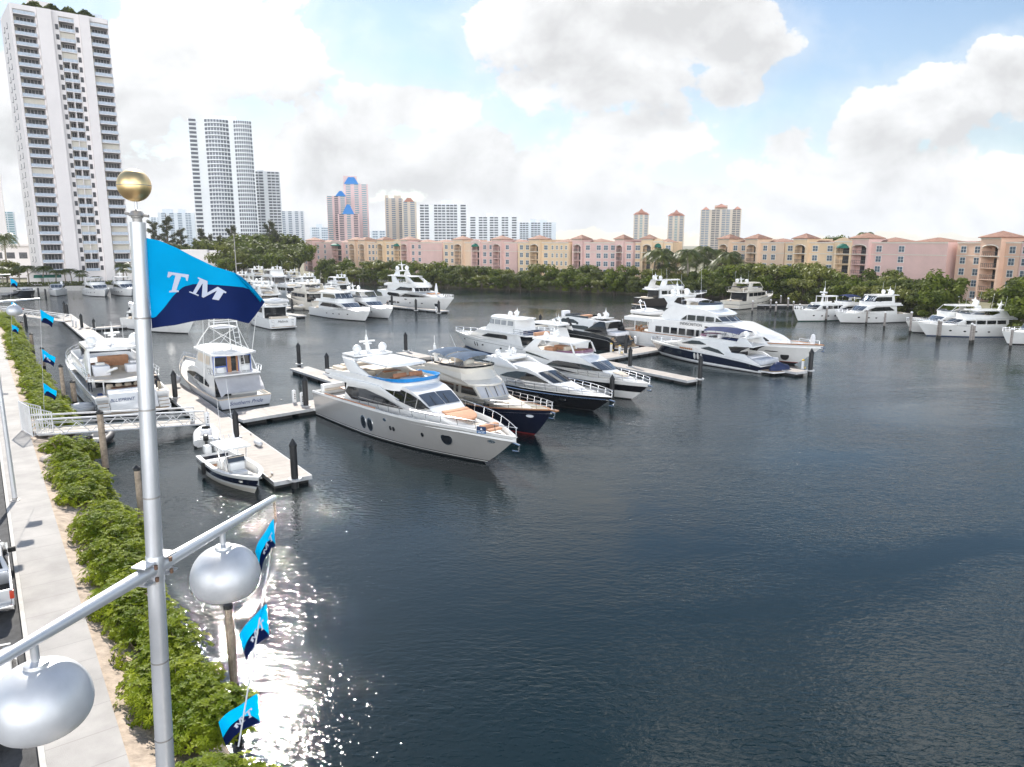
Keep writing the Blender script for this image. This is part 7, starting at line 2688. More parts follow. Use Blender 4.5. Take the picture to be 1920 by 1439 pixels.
for row, (off, step, hs) in enumerate(((1.2, 5.4, .66), (6.5, 5.8, .80), (13, 7.0, .86))):
    s = rnd.uniform(0, 3)
    while s < tot - 90:
        p, n_ = along(s)
        p = p + n_ * (off + rnd.uniform(-1.4, 1.4))
        k = hs * rnd.uniform(.72, 1.22)
        ra = p.x / p.y
        if .600 < ra < .662:
            if row:
                s += step
                continue
            k *= .62
        k *= interp([(-80, 1.25), (-40, 1.05), (0, .98), (55, 1.0), (66, 1.25), (85, 1.22)], p.x)
        side = 'left' if p.x < -25 else 'middle' if p.x < 45 else 'right'
        lb = {'left': 'mangrove in the dense belt below the pink left-hand apartments', 'middle': 'mangrove in the dense belt beyond the open water', 'right': 'leafy tree in the bank behind the right-hand yachts'}[side] + ('' if row == 1 else (', front rank at the water' if row == 0 else ', rear rank'))
        place(protos, used, Vector((p.x, p.y, .6 if row else 0)), rnd.uniform(0, 6.28), k, lb)
        s += step * rnd.uniform(.75, 1.25)

# tall trees between the white tower and the apartments
cas = []


def casuarina(seed, h, w):
    r_ = random.Random(seed)
    t = thing('casuarina_tree', 'feathery grey-green casuarina beside the far towers', 'tree', (0, 0, 0), 0, 'feathery casuarinas on the left skyline')
    b = MB()
    b.tube([(0, 0, -1), (.2, .1, h * .5), (.3, 0, h)], [.03 * h, .018 * h, .004 * h], 6)
    tips = []
    for i in range(26):
        z = h * (.25 + .7 * (i / 26) ** .9)
        a = r_.uniform(0, 6.28)
        l_ = w * .5 * (1.15 - z / h) * r_.uniform(.6, 1.3)
        e = Vector((math.cos(a) * l_, math.sin(a) * l_, z + l_ * r_.uniform(.25, .7)))
        b.tube([(.2, 0, z), Vector((.2, 0, z)).lerp(e, .6), e], [.007 * h, .004 * h, .002 * h], 4)
        tips.append((Vector((.2, 0, z)), e))
    b.build('trunk', BARK, t)
    b = MB()
    for a, e in tips:
        for k in range(110):
            p = a.lerp(e, .25 + .85 * r_.random()) + rdir(r_) * r_.uniform(.1, 1.0) * w * .09
            d = (rdir(r_) * .6 + Vector((0, 0, -.5)) + (e - a).normalized() * .8).normalized() * r_.uniform(.5, 1.0)
            sd = d.cross(rdir(r_)).normalized() * .11
            b.face([b.bm.verts.new(p - sd), b.bm.verts.new(p + sd), b.bm.verts.new(p + d)])
    b.build('crown', LM3, t, recalc=False)
    return t


cas = [casuarina(40 + i, 20, 9) for i in range(3)]
cu = set()
CLAB = ['tall wispy casuarina against the pale distant slabs', 'wispy casuarina leaning left of the twin tower base', 'feathery casuarina right before the curved white tower', 'feathery casuarina under the middle of the curved white tower', 'feathery casuarina right of the curved white tower base', 'tall dark casuarina before the pale blue slab', 'small casuarina beside the pale blue slab']
for (px, ty, D, k), lb in zip(((300, 424, 345, 1.0), (326, 415, 345, 1.1), (352, 437, 330, .9), (392, 436, 330, 1), (446, 432, 335, 1.25), (516, 424, 330, 1.1), (556, 448, 330, .8)), CLAB):
    x = (px - 960) / F * D
    ht = (CH - (ty - 456) / F * D - 1.2) * 1.12
    place(cas, cu, Vector((x, D, 1.2)), rnd.uniform(0, 6), ht / 20, lb)
for px, ty, D, k in ((404, 438, 322, 0), (470, 438, 326, 0), (424, 440, 318, 0), (530, 432, 325, 0), (378, 445, 325, 0), (505, 438, 335, 0)):
    x = (px - 960) / F * D
    ht = CH - (ty - 456) / F * D - 1.2
    place(cas, cu, Vector((x, D, 1.2)), rnd.uniform(0, 6), ht / 20, 'feathery casuarina in the thicket left of the pink apartments')
broad = [blob_tree('broadleaf_tree', 'broad green tree left of the apartments', 200 + i, 13, 13, (LM2, LM1, LM6)[i], 20, 3000, .55, group='broad trees left of the apartments') for i in range(3)]
bu = set()
for px, ty, D, i, lb in ((470, 460, 305, 0, 'round green tree above the far flybridge yachts'), (500, 456, 312, 1, 'dark green tree left of the pink apartments'), (545, 462, 310, 1, 'dark broad tree touching the pink apartment end'), (428, 466, 300, 2, 'yellow-green tree right of the white terraced building'), (455, 478, 292, 2, 'low yellow-green tree above the flag tip'), (488, 480, 296, 0, 'rounded green tree at the water behind the far yachts'), (520, 478, 296, 0, 'green tree at the water below the pale blue slab'), (556, 470, 305, 1, 'dark tree at the corner of the pink apartments'), (395, 470, 320, 1, 'dark tree behind the white terraced building'),
                         (340, 462, 330, 0, 'green tree behind the top edge of the flag'), (310, 466, 320, 2, 'pale green tree right of the lamp pole'), (286, 470, 318, 0, 'green tree beside the lamp pole'),
                         (412, 456, 316, 1, 'dark green tree left of the thin grey mast'), (440, 452, 322, 1, 'dark green tree behind the thin grey mast'), (486, 446, 328, 0, 'tall green tree under the white slab tower'), (536, 446, 330, 1, 'tall dark tree under the pale blue slab'), (565, 462, 322, 0, 'green tree left of the leftmost pink block'), (512, 470, 302, 1, 'dark tree low behind the far flybridge yachts'), (540, 484, 296, 2, 'yellowish tree at the water right of the far flybridge yachts'), (436, 486, 290, 0, 'low green tree at the flag tip'), (462, 470, 300, 1, 'dark tree above the flag tip')):
    x = (px - 960) / F * D
    ht = (CH - (ty - 456) / F * D - 1.2) * 1.22
    p = broad[i]
    if i not in bu:
        bu.add(i)
        p.location = (x, D, 1.2)
        p.scale = (ht / 13,) * 3
        p['label'] = lb
    else:
        dup(p, (x, D, 1.2), rnd.uniform(0, 6), lb, scale=ht / 13)


# palms
def palm(seed, h, fr=3.4, nf=17, lean=.8, thick=.16):
    r_ = random.Random(seed)
    t = thing('palm_tree', 'coconut palm', 'palm tree', (0, 0, 0), 0, 'palms')
    b = MB()
    top = Vector((lean, r_.uniform(-.3, .3), h))
    pts = [Vector((lean * (i / 6) ** 2, top.y * (i / 6) ** 2, -.8 + (h + .8) * i / 6)) for i in range(7)]
    b.tube(pts, [thick * (1.4 - .6 * i / 6) for i in range(7)], 8)
    b.build('trunk', PTRUNK, t)
    b = MB()
    for k in range(nf):
        a = 6.283 * k / nf + r_.uniform(-.2, .2)
        up = r_.uniform(-.25, .95)
        L_ = fr * r_.uniform(.85, 1.1)
        d = Vector((math.cos(a), math.sin(a), 0))
        sp = []
        for i in range(9):
            u = i / 8
            sp.append(top + d * (L_ * u * (1 - .15 * u)) + Vector((0, 0, L_ * (up * u * .8 - (.75 + .25 * up) * u * u))))
        for i in range(8):
            tg = (sp[i + 1] - sp[i]).normalized()
            sd = tg.cross(Vector((0, 0, 1)))
            sd = sd.normalized() if sd.length > .05 else Vector((-d.y, d.x, 0))
            for j in range(3):
                p = sp[i].lerp(sp[i + 1], j / 3)
                wl = .28 * fr * math.sin(math.pi * min(1, (i + j / 3 + .8) / 9.2)) ** .6
                for s in (1, -1):
                    e = p + sd * s * wl * r_.uniform(.8, 1.05) + tg * wl * .55 + Vector((0, 0, -wl * r_.uniform(.25, .6)))
                    b.face([b.bm.verts.new(p), b.bm.verts.new(p + tg * .14 * fr * .3), b.bm.verts.new(e)])
    b.build('fronds', LM4, t, recalc=False)
    return t


palms = [palm(60 + i, 9.0, lean=(.9, -.7, .3)[i]) for i in range(3)]
pu = set()


def put_palm(px, ty, D, lb, k=1.0, g0=1.2, group=None):
    x = (px - 960) / F * D
    ht = CH - (ty - 456) / F * D - g0 - 1.0
    o = place(palms, pu, Vector((x, D, g0)), rnd.uniform(0, 6), 1, lb)
    f = ht / 9.0
    o.scale = (f ** .5 * k, f ** .5 * k, max(f, .62) if k < 1.5 else f * 1.35)
    o['group'] = group or 'coconut palms between the apartments'
    return o


for px, ty in ((1222, 466), (1236, 474), (1248, 462), (1262, 470), (1275, 478), (1287, 464), (1300, 470), (1314, 480), (1325, 458), (1338, 464), (1347, 476), (1356, 468), (1370, 478), (1382, 486), (1290, 488), (1330, 492), (1240, 490), (1265, 494), (1355, 492)):
    put_palm(px, ty, rnd.uniform(222, 246), 'coconut palm in the cluster before the gap in the apartment row', 1.45)
put_palm(655, 482, 330, 'single palm before the pink apartment awning', 1.1)
put_palm(1195, 484, 262, 'palm at the yellow apartment corner', 1.1)
for px, ty, lb in ((308, 458, 'palm on the terrace behind the flag edge'), (326, 453, 'middle palm beside the white terraced building'), (341, 456, 'palm in front of the white terraced building')):
    put_palm(px, ty, 305, lb, 1.0, 1.2, 'palms by the white terraced building')
for px, ty, D, lb in ((24, 458, 285, 'tall palm behind the bright green bush at the left edge'), (14, 504, 246, 'palm at the left edge under the tower'), (44, 503, 248, 'palm left of the small white hut'), (62, 502, 247, 'leaning palm beside the small white hut'), (88, 503, 248, 'first of the dense palms under the tower balconies'), (98, 502, 250, 'second of the dense palms under the tower balconies'), (112, 508, 248, 'third of the dense palms under the tower balconies'),
                      (130, 507, 250, 'palm left of the tower entrance canopy'), (142, 506, 249, 'palm before the tower entrance'), (155, 508, 250, 'palm right of the tower entrance'), (163, 513, 248, 'low palm right of the tower entrance'), (186, 516, 248, 'palm beside the white flybridge boat'), (238, 498, 255, 'palm at the right foot of the tower'), (247, 505, 252, 'second palm at the right foot of the tower')):
    put_palm(px, ty, D, lb, 1.5, 1.3, 'palms in front of the white tower')
for px, ty, D, lb in ((1480, 447, 262, 'palm showing above the yellow apartment roof'), (1556, 444, 250, 'palm behind the green-awning gable'), (1616, 434, 246, 'palm crown above the pink apartment roof'), (1522, 446, 262, 'palm tip above the yellow apartment roof')):
    put_palm(px, ty, D, lb, 1.0, 1.3, 'palms behind the apartments')
p = broad[0]
for px, ty, D, lb in ((1564, 432, 262, 'leafy tree rising behind the yellow gable'), (1690, 452, 240, 'tree tops behind the pink apartment roof'), (1772, 470, 222, 'dark tree in the gap between the pink and peach blocks'), (1760, 485, 214, 'lower tree in the gap between the pink and peach blocks'), (1068, 492, 300, 'tree in the narrow gap of the apartment row')):
    x = (px - 960) / F * D
    ht = CH - (ty - 456) / F * D - 1.2
    dup(broad[1] if D < 230 else p, (x, D, 1.2), rnd.uniform(0, 6), lb, 'trees behind the apartments', scale=(ht / 13 * .6, ht / 13 * .6, ht / 13))
# bright bush left of the tower, hedge on the seawall
o = dup(broad[2], ((22 - 960) / F * 262, 262, 1.0), 1.0, 'bright yellow-green tree at the foot of the tower', 'broad trees left of the apartments', scale=(.85, .85, .66))
o = dup(broad[2], ((2 - 960) / F * 258, 258, 1.0), 2.0, 'bright yellow-green tree cut by the left edge', 'broad trees left of the apartments', scale=(.8, .8, .62))
r_ = random.Random(5)
hx = [Vector((-186, 238, 1.4)), Vector((-168, 234.5, 1.4)), Vector((-143, 246.5, 1.4)), Vector((-114, 265, 1.4))]
b = MB()
for a_, c_ in zip(hx, hx[1:]):
    n = int((c_ - a_).length * 60)
    for i in range(n):
        p = a_.lerp(c_, r_.random()) + Vector((r_.uniform(-.8, .8), r_.uniform(-.8, .8), r_.random() ** .7 * 1.5))
        leaf_quad(b, p, (rdir(r_) + Vector((0, 0, .6))).normalized(), .28 * r_.uniform(.6, 1.2), r_)
tag(b.build('hedge', LM1, recalc=False), 'clipped dark hedge on the seawall below the white tower', 'hedge')


# ---- foreground shrubs on the bank
def shrub(seed, w, d_, h, n):
    r_ = random.Random(seed)
    t = thing('shrub', 'bright green shrub', 'shrub', (0, 0, 0), 0, 'bright green shrubs on the bank')
    bl = []
    for i in range(9):
        a = r_.uniform(0, 6.283)
        k = math.sqrt(r_.random()) * .68
        bl.append((Vector((math.cos(a) * k * w / 2, math.sin(a) * k * d_ / 2, h * r_.uniform(.25, .62) * (1 - .3 * k))), r_.uniform(.26, .42) * w * .8, r_.uniform(.26, .40) * h))
    b = MB()
    st = MB()
    for i in range(n):
        c, s, sz = bl[r_.randrange(9)]
        dr = rdir(r_, .7)
        q_ = .72 + .3 * r_.random()
        p = c + Vector((dr.x * s * q_, dr.y * s * q_, dr.z * sz * q_ * 1.15))
        if p.z < .05:
            continue
        ax = (dr + Vector((0, 0, 1.1)) + rdir(r_) * .45).normalized()
        u = ax.orthogonal().normalized()
        v = ax.cross(u)
        ph = r_.random() * 6.28
        m_ = 6
        ll = r_.uniform(.11, .19)
        for k in range(m_):
            a = ph + 6.283 * k / m_ + r_.uniform(-.2, .2)
            d = u * math.cos(a) + v * math.sin(a)
            sd = ax.cross(d)
            up = r_.uniform(.25, .8)
            e1_ = p + (d + ax * up * .6) * ll * .55
            e2_ = p + (d + ax * up * .35) * ll
            ww = ll * .24
            b.face([b.bm.verts.new(p), b.bm.verts.new(e1_ - sd * ww), b.bm.verts.new(e2_), b.bm.verts.new(e1_ + sd * ww)])
        if i % 6 == 0:
            st.tube([(c.x * .5, c.y * .5, -.2), Vector((c.x * .5, c.y * .5, -.2)).lerp(p, .6) + rdir(r_) * .08, p], [.018, .012, .006], 4)
    b.build('leaves', LM5, t, recalc=False)
    st.build('stems', TWIG, t)
    return t


shr = [shrub(300 + i, 3.1, 2.0, 1.45, 760) for i in range(4)]
su = set()
s = -8.0
i = 0
SL = ['bushy sea-lavender shrub nearest the bottom edge', 'bright shrub behind the near lamp post foot', 'spreading shrub left of the sun glitter', 'shrub with bare twigs beside the lamp clamp', 'shrub beside the cross arm', 'leafy shrub below the right globe lamp line', 'glossy shrub halfway along the walk', 'shrub beside the hidden wooden piling', 'broad shrub before the stony patch', 'shrub right of the pickup truck', 'dense shrub above the stony patch', 'glossy shrub close to the stony patch', 'shrub just beyond the gangway gate', 'shrub behind the gate screen', 'second shrub beyond the gate', 'shrub near the leaning pilings', 'shrub below the lowest far pennant', 'shrub below the middle far pennant', 'shrub under the second globe lamp', 'furthest bright shrub before the far gangway']
while s < 150:
    if not (32.4 < s < 43.2) and not (s > 12 and rnd.random() < .12):
        p = q(s, 1.62 + rnd.uniform(-.15, .25), 1.42)
        lb = SL[i] if i < len(SL) else 'far bright shrub on the bank beyond the far gangway'
        k = rnd.uniform(.86, 1.12) * (1.05 if s < 30 else 1.0)
        o = place(shr, su, p, math.atan2(QW.y, QW.x) + rnd.choice((0, math.pi)) + rnd.uniform(-.3, .3), k, lb)
        i += 1
    s += rnd.uniform(1.8, 2.5) * (1.0 if s < 43 or rnd.random() < .7 else 1.9)
o = dup(shr[1], q(36.4, 1.75, 1.25), .4, 'round isolated bright shrub between the stony patch and the gangway', 'bright green shrubs on the bank', scale=1.12)
sd_ = qpos(345, 1395, 1.5)
o = dup(shr[2], q(sd_[0], 1.7, 1.4), .2, 'bright shrub just right of the lamp post at the bottom edge', 'bright green shrubs on the bank')
# second, lower row nearer the water
s = 2
j = 0
while s < 75:
    if not (32.2 < s < 35.2 or 37.6 < s < 43.6) and rnd.random() < .9:
        p = q(s, (2.2 if s < 12 else 2.6) + rnd.uniform(-.2, .2), .85)
        o = place(shr, su, p, rnd.uniform(0, 6), rnd.uniform(.62, .80), 'low bright shrub leaning out over the water in the shore-side row')
    s += rnd.uniform(2.0, 2.9)
# stones of the bank
ROCK = mat('rock_pale', (.46, .40, .35), .9, var=.2, scale=3, bump=.4, bscale=9)
rk = []
for i in range(4):
    b = MB()
    bmesh.ops.create_icosphere(b.bm, subdivisions=2, radius=.34)
    rr = random.Random(i)
    for v in b.bm.verts:
        v.co *= rr.uniform(.82, 1.12)
        v.co.z *= .7
    o = b.build('bank_stone', ROCK, ang=30)
    tag(o, 'pale rounded stone of the bank', 'stone', 'stones of the bank')
    rk.append(o)
k = 0
for i in range(26):
    sg = rnd.choice(((32.4, 35.2), (32.4, 35.2), (31.8, 35.8), (38.2, 43)))
    o = rk[i % 4] if i < 4 else rk[i % 4].copy()
    if i >= 4:
        COL.objects.link(o)
    d0 = rnd.uniform(.25, 2.6) if sg[0] > 30 else rnd.uniform(.2, .7)
    p = q(rnd.uniform(*sg), d0, 0)
    p.z = 1.93 - 2.5 * (d0 / 3.5) ** 1.6 + .08
    o.location = p
    o.scale = [rnd.uniform(.5, 1.35)] * 3
    o.rotation_euler = (rnd.uniform(-.4, .4), rnd.uniform(-.4, .4), rnd.uniform(0, 6))
    o['label'] = 'pale rounded stone beside the walk near the round shrub' if sg[0] > 30 else 'small pale stone at the planted edge of the walk'
HAZE = 0.0001
# ================================================================ apartment row
def stucco(name, c):
    return mat(name, c, 0.85, var=0.06, scale=.25, bump=.05, bscale=8)


PINK = stucco('stucco_pink', (0.68, 0.47, 0.43))
PEACH = stucco('stucco_peach', (0.70, 0.52, 0.38))
YELL = stucco('stucco_yellow', (0.72, 0.54, 0.36))
SALM = stucco('stucco_salmon', (0.70, 0.48, 0.36))
TRIM = mat('trim_cream', (0.66, 0.60, 0.52), 0.7, var=0.04)
FRAME = mat('window_frame_white', (0.72, 0.72, 0.70), 0.5)
PANE = mat('window_pane', (0.10, 0.14, 0.18), 0.08, var=0.35, scale=.8, spec=.7)
ROOFT = mat('roof_tile', (0.26, 0.135, 0.09), 0.85, var=0.25, scale=1.2, bump=.4, bscale=6)
RAILD = mat('balcony_rail', (0.10, 0.10, 0.10), 0.6)
OPEN = mat('balcony_recess_door', (0.03, 0.03, 0.035), 0.25, var=.4)
AWN = mat('awning_green', (0.01, 0.13, 0.09), 0.7)
WIN_ME = {}


def window_obj(parent, x, z, w, h, y=0.0):
    """framed sash window standing 6 cm proud of the wall; the pane is its own sub-part"""
    k = (round(w, 2), round(h, 2))
    if k not in WIN_ME:
        b = MB()
        f = .09
        b.box(-w / 2 - f, w / 2 + f, -.09, .02, h, h + f * 1.6)
        b.box(-w / 2 - f * 1.6, w / 2 + f * 1.6, -.16, .02, -f * 1.6, 0)
        b.box(-w / 2 - f, -w / 2, -.09, .02, 0, h)
        b.box(w / 2, w / 2 + f, -.09, .02, 0, h)
        b.box(-.035, .035, -.07, .02, 0, h)
        b.box(-w / 2, -.035, -.065, .02, h / 2 - .03, h / 2 + .03)
        b.box(.035, w / 2, -.065, .02, h / 2 - .03, h / 2 + .03)
        o = b.build('window', FRAME, parent)
        b = MB()
        b.box(-w / 2, w / 2, -.045, .015, 0, h)
        p = b.build('pane', PANE, o)
        WIN_ME[k] = (o.data, p.data)
    else:
        o = link('window', WIN_ME[k][0], parent)
        link('pane', WIN_ME[k][1], o)
    o.location = (x, y, z)
    return o


def hip(b, x0, x1, y0, y1, z, h, ov=.5):
    x0, x1, y0, y1 = x0 - ov, x1 + ov, y0 - ov, y1 + ov
    w, d = x1 - x0, y1 - y0
    a = [b.bm.verts.new(p) for p in ((x0, y0, z), (x1, y0, z), (x1, y1, z), (x0, y1, z))]
    c = [b.bm.verts.new(p) for p in ((x0, y0, z - .18), (x1, y0, z - .18), (x1, y1, z - .18), (x0, y1, z - .18))]
    if w > d:
        r0, r1 = ((x0 + d / 2, (y0 + y1) / 2), (x1 - d / 2, (y0 + y1) / 2))
        t0, t1 = b.bm.verts.new((*r0, z + h)), b.bm.verts.new((*r1, z + h))
        b.face([a[0], a[1], t1, t0])
        b.face([a[1], a[2], t1])
        b.face([a[2], a[3], t0, t1])
        b.face([a[3], a[0], t0])
    else:
        t = b.bm.verts.new(((x0 + x1) / 2, (y0 + y1) / 2, z + h))
        for i in range(4):
            b.face([a[i], a[(i + 1) % 4], t])
    b.face(c[::-1])
    for i in range(4):
        b.face([c[i], c[(i + 1) % 4], a[(i + 1) % 4], a[i]])


FH, G0 = 2.75, 1.4       # storey height and ground level of the apartments
NST = 5


def condo(label, P0, P1, depth, m, bays, par=0.0, endwin=False):
    """bays from left to right: (kind, width); kinds w window, d double windows, s slit windows, b balcony tower, g gable with awning, n blank"""
    P0, P1 = Vector((*P0, 0)), Vector((*P1, 0))
    L = (P1 - P0).length
    t = thing('apartment_block', label, 'apartment building', (P0.x, P0.y, 0), math.atan2((P1 - P0).y, (P1 - P0).x), 'pastel apartment blocks along the far bank')
    tw = sum(w for _, w in bays)
    kx = L / tw
    H_ = G0 + FH * NST + .55 + par
    wall, trim, roof = MB(), MB(), MB()
    rails, recs = [], []
    x = 0.0
    zc3 = G0 + FH * 4 - .12
    for kind, w0 in bays:
        w = w0 * kx
        x1 = x + w
        if kind in 'wdsn':
            wall.box(x, x1, 0, depth, -.5, H_)
            trim.box(x, x1, -.13, -.002, H_ - .32, H_ + .06)
            trim.box(x, x1, -.09, -.003, zc3, zc3 + .22)
            for s in range(NST):
                z = G0 + FH * s + .75
                xc = (x + x1) / 2
                if kind == 'w':
                    window_obj(t, xc, z, 1.5, 1.5)
                elif kind == 'd':
                    window_obj(t, xc - w * .22, z, 1.35, 1.5)
                    window_obj(t, xc + w * .22, z, 1.35, 1.5)
                elif kind == 's':
                    window_obj(t, xc - w * .25, z + .1, .7, 1.3)
                    window_obj(t, xc + w * .25, z + .1, .7, 1.3)
        elif kind in 'bg':
            yf = -1.5 if kind == 'b' else -.9
            hb = H_ + (1.0 if kind == 'b' else .3)
            pw = .55
            wall.box(x, x + pw, yf, depth, -.5, hb)
            wall.box(x1 - pw, x1, yf, depth, -.5, hb)
            wall.box(x + pw, x1 - pw, 1.2, depth, -.5, hb - .003)
            for s in range(1, NST + 1):
                z = G0 + FH * s
                if s < NST:
                    wall.box(x + pw, x1 - pw, yf + .05, 1.2, z - .22, z)
            # arched head of the top storey
            za = G0 + FH * 4 + 1.75
            xa, xb = x + pw, x1 - pw
            r_ = (xb - xa) / 2
            n = 10
            arc = [(xa + r_ - r_ * math.cos(math.pi * i / n), za + min(r_ * .55, .8) * math.sin(math.pi * i / n)) for i in range(n + 1)]
            for (ax, az), (cx, cz) in zip(arc, arc[1:]):
                v = [wall.bm.verts.new(p) for p in ((ax, yf, az), (cx, yf, cz), (cx, yf, hb), (ax, yf, hb))]
                wall.face(v)
                v2 = [wall.bm.verts.new(p) for p in ((ax, yf, az), (cx, yf, cz), (cx, 1.2, cz), (ax, 1.2, az))]
                wall.face(v2)
            trim.tube([(a_, yf - .06, z_ + .08) for a_, z_ in arc], .16, 4)
            trim.box(x - .05, x1 + .05, yf - .12, yf - .002, zc3, zc3 + .22)
            trim.box(x - .05, x1 + .05, yf - .14, yf - .004, hb - .3, hb + .05)
            if kind == 'b':
                hip(roof, x, x1, yf, 5.0, hb + .2, 1.5)
            else:
                xm = (x + x1) / 2
                wall.prism([(x, yf, hb), (x1, yf, hb), (x1, yf, hb + .2), (xm + w * .3, yf, hb + .7), (xm, yf, hb + 1.05), (xm - w * .3, yf, hb + .7), (x, yf, hb + .2)], (0, .5, 0))
                b = MB()
                b.lathe([(xk, zk) for xk, zk in ((w * .34, 0), (w * .33, .5), (w * .22, 1.05), (.03, 1.35))], n=12, c=((x + x1) / 2, yf - .1, za - .1), sy=.8)
                b.build('awning', AWN, t)
            for s in range(NST):
                z = G0 + FH * s
                b = MB()
                b.box(xa, xb, yf + .08, yf + .14, z + .98, z + 1.06)
                for k in range(9):
                    xx = lerp(xa, xb, k / 8)
                    b.box(xx - .03, xx + .03, yf + .09, yf + .13, z, z + 1.0)
                b.build('balcony_rail', RAILD, t)
                b = MB()
                b.box(lerp(xa, xb, .28), lerp(xa, xb, .92), 1.13, 1.19, z + .02, z + 2.2)
                b.build('balcony_door', OPEN, t)
        x = x1
    # end return and extra hipped roofs behind the parapet
    hip(roof, L * .12, L * .40, 4.5, depth - 1, H_ + .15, 1.25)
    hip(roof, L * .55, L * .88, 5.0, depth - 1, H_ + .12, 1.15)
    wall.box(-.012, L + .012, depth - .6, depth, -.5, H_ + .3)
    wall.build('wall', m, t, recalc=True)
    trim.build('cornice', TRIM, t)
    roof.build('roof', ROOFT, t)
    return t


def fp(px, D):
    return ((px - 960) / F * (D * math.cos(TH) + 0 * D) / math.cos(TH) * 1.0, D)


def on(px, D):
    # ground position whose facade foot is seen at the column px when its distance ahead is D (roof height = camera height)
    zc = D * math.cos(TH)
    return ((px - 960) / F * zc * 1.0, D)


DL = [(560, 384), (660, 350), (752, 326), (832, 306), (972, 278), (1068, 262), (1187, 248), (1258, 241), (1352, 246), (1472, 226), (1600, 210), (1700, 200), (1778, 190), (1900, 172), (2000, 160)]
Dx = lambda px: interp(DL, px)


def blk(label, a, c, m, bays, depth=14, off=(0, 0)):
    condo(label, on(a, Dx(a) + off[0]), on(c, Dx(c) + off[1]), depth, m, bays)


blk('leftmost pink apartment block with a green awning gable', 568, 656, PINK, [('w', 3), ('b', 3), ('w', 3.4), ('w', 3.4), ('n', 2), ('g', 5), ('w', 3)], off=(2, 2))
blk('narrow peach apartment block with one hipped tower, second from the left', 658, 704, PEACH, [('b', 4.6), ('w', 3), ('b', 4.4), ('d', 6)])
blk('yellow apartment block between the peach block and the pink block, third from the left', 704, 754, YELL, [('s', 3), ('b', 4.6), ('w', 3.4), ('w', 3.4), ('g', 5.4)])
blk('pink apartment block with blank right half, above the megayacht', 755, 829, PINK, [('b', 5), ('w', 4), ('w', 4.4), ('n', 8), ('n', 4)], off=(1, 2))
blk('tan peach apartment block right of the blank pink wall', 831, 885, PEACH, [('w', 3.4), ('w', 3.4), ('b', 4.6), ('n', 4)], off=(-3, -2))
blk('rose pink apartment block with a domed green awning at its left', 886, 970, PINK, [('g', 5), ('w', 3.4), ('w', 3.4), ('b', 4.8), ('w', 4), ('n', 3)], off=(-1, 0))
blk('yellow apartment block with double windows, before the narrow gap', 971, 1066, YELL, [('d', 6.5), ('b', 4.8), ('w', 4), ('s', 4), ('s', 4)], off=(-4, -3))
blk('mauve pink apartment block just right of the narrow gap', 1077, 1187, PINK, [('b', 4.4), ('w', 3.6), ('n', 1.5), ('w', 3), ('w', 3.2), ('w', 3), ('b', 3.6), ('w', 3.2)])
blk('yellow apartment block whose right end hides behind palms', 1188, 1262, YELL, [('w', 4), ('b', 5), ('g', 4.4), ('w', 4)], off=(2, 3))
blk('peach apartment block half behind the palms with a four-part hipped roof', 1352, 1471, PEACH, [('b', 4), ('w', 3), ('w', 3), ('b', 4.2), ('d', 6.4), ('n', 1.6)])
blk('golden yellow apartment block with a scrolled gable and green awning', 1473, 1600, YELL, [('w', 3.6), ('b', 4.6), ('w', 4), ('n', 1), ('w', 3.6), ('g', 5.2)])
blk('pink apartment block with a broad blank end wall on the right', 1601, 1778, PINK, [('b', 5), ('w', 4.2), ('n', 1.4), ('w', 4.6), ('n', 2.6), ('n', 6)], off=(1, -2))
blk('salmon apartment block at the right edge with tall balcony tower', 1796, 1915, SALM, [('w', 4), ('w', 4), ('b', 5.4), ('w', 3.8)])
blk('pink apartment block cut by the right edge of the picture', 1916, 2010, PINK, [('w', 4), ('b', 5), ('w', 4), ('w', 4)])
# corner tower of the pink block
t = None

# ================================================================ the big white tower
TW = mat('tower_white', (0.80, 0.75, 0.735), 0.7, var=0.03, scale=.15)
TGL = mat('tower_glass', (0.055, 0.055, 0.062), 0.3, var=0.6, scale=.5, spec=.3)
TRAIL = mat('tower_rail_glass', (0.44, 0.50, 0.58), 0.25, var=.1)
TSHUT = mat('tower_shutter', (0.58, 0.54, 0.47), 0.7, var=.05)
TBLUE = mat('tower_blue_rail', (0.25, 0.36, 0.55), 0.25, var=.2)

FN = 28
TA = R(44)
T0 = Vector(((77 - 960) / F * 256, 259, 0))      # front left corner
tw_ = thing('residential_tower', 'tall white residential tower with three columns of balconies and a planted roof', 'tower', T0, TA - R(0))
# local x runs along the front to the right and away, local y points into the building
t = tw_
t.rotation_euler = (0, 0, R(40))
t.scale = (.88, 1, 1)
TWID, TDEP, TH_ = 33.0, 24.0, 93.5
fh = (TH_ - 5.2) / 27.0
b = MB()
# piers and core
C = [(0.9, 8.0), (14.2, 22.6), (26.6, 33.0)]     # balcony columns along x
PIERS = [(0, .9), (8.0, 14.2), (22.6, 26.6)]
for x0, x1 in PIERS:
    b.box(x0, x1, 0, TDEP, -1, TH_)
b.box(TWID - .001, TWID + .45, .6, TDEP, -1, TH_)
for x0, x1 in C:
    b.box(x0, x1, 2.6, TDEP, -1, TH_ - .003)
    b.box(x0, x1, .02, 2.6, TH_ - 1.6, TH_ - .003)
    b.box(x0, x1, .02, 2.6, -1, 5.2)
b.box(8.6, 9.3, -1.1, 0, -1, TH_ - .2)
b.box(12.6, 13.3, -1.1, 0, -1, TH_ - .2)
b.box(22.9, 23.6, -1.1, 0, -1, TH_ - .2)
b.box(9.3, 12.6, -1.1, -.5, -1, TH_ - .2)
b.box(23.6, 26.3, -1.1, -.5, -1, TH_ - .2)
b.build('wall', TW, t)
slabm, railm, glm = {}, {}, {}
rr = random.Random(3)
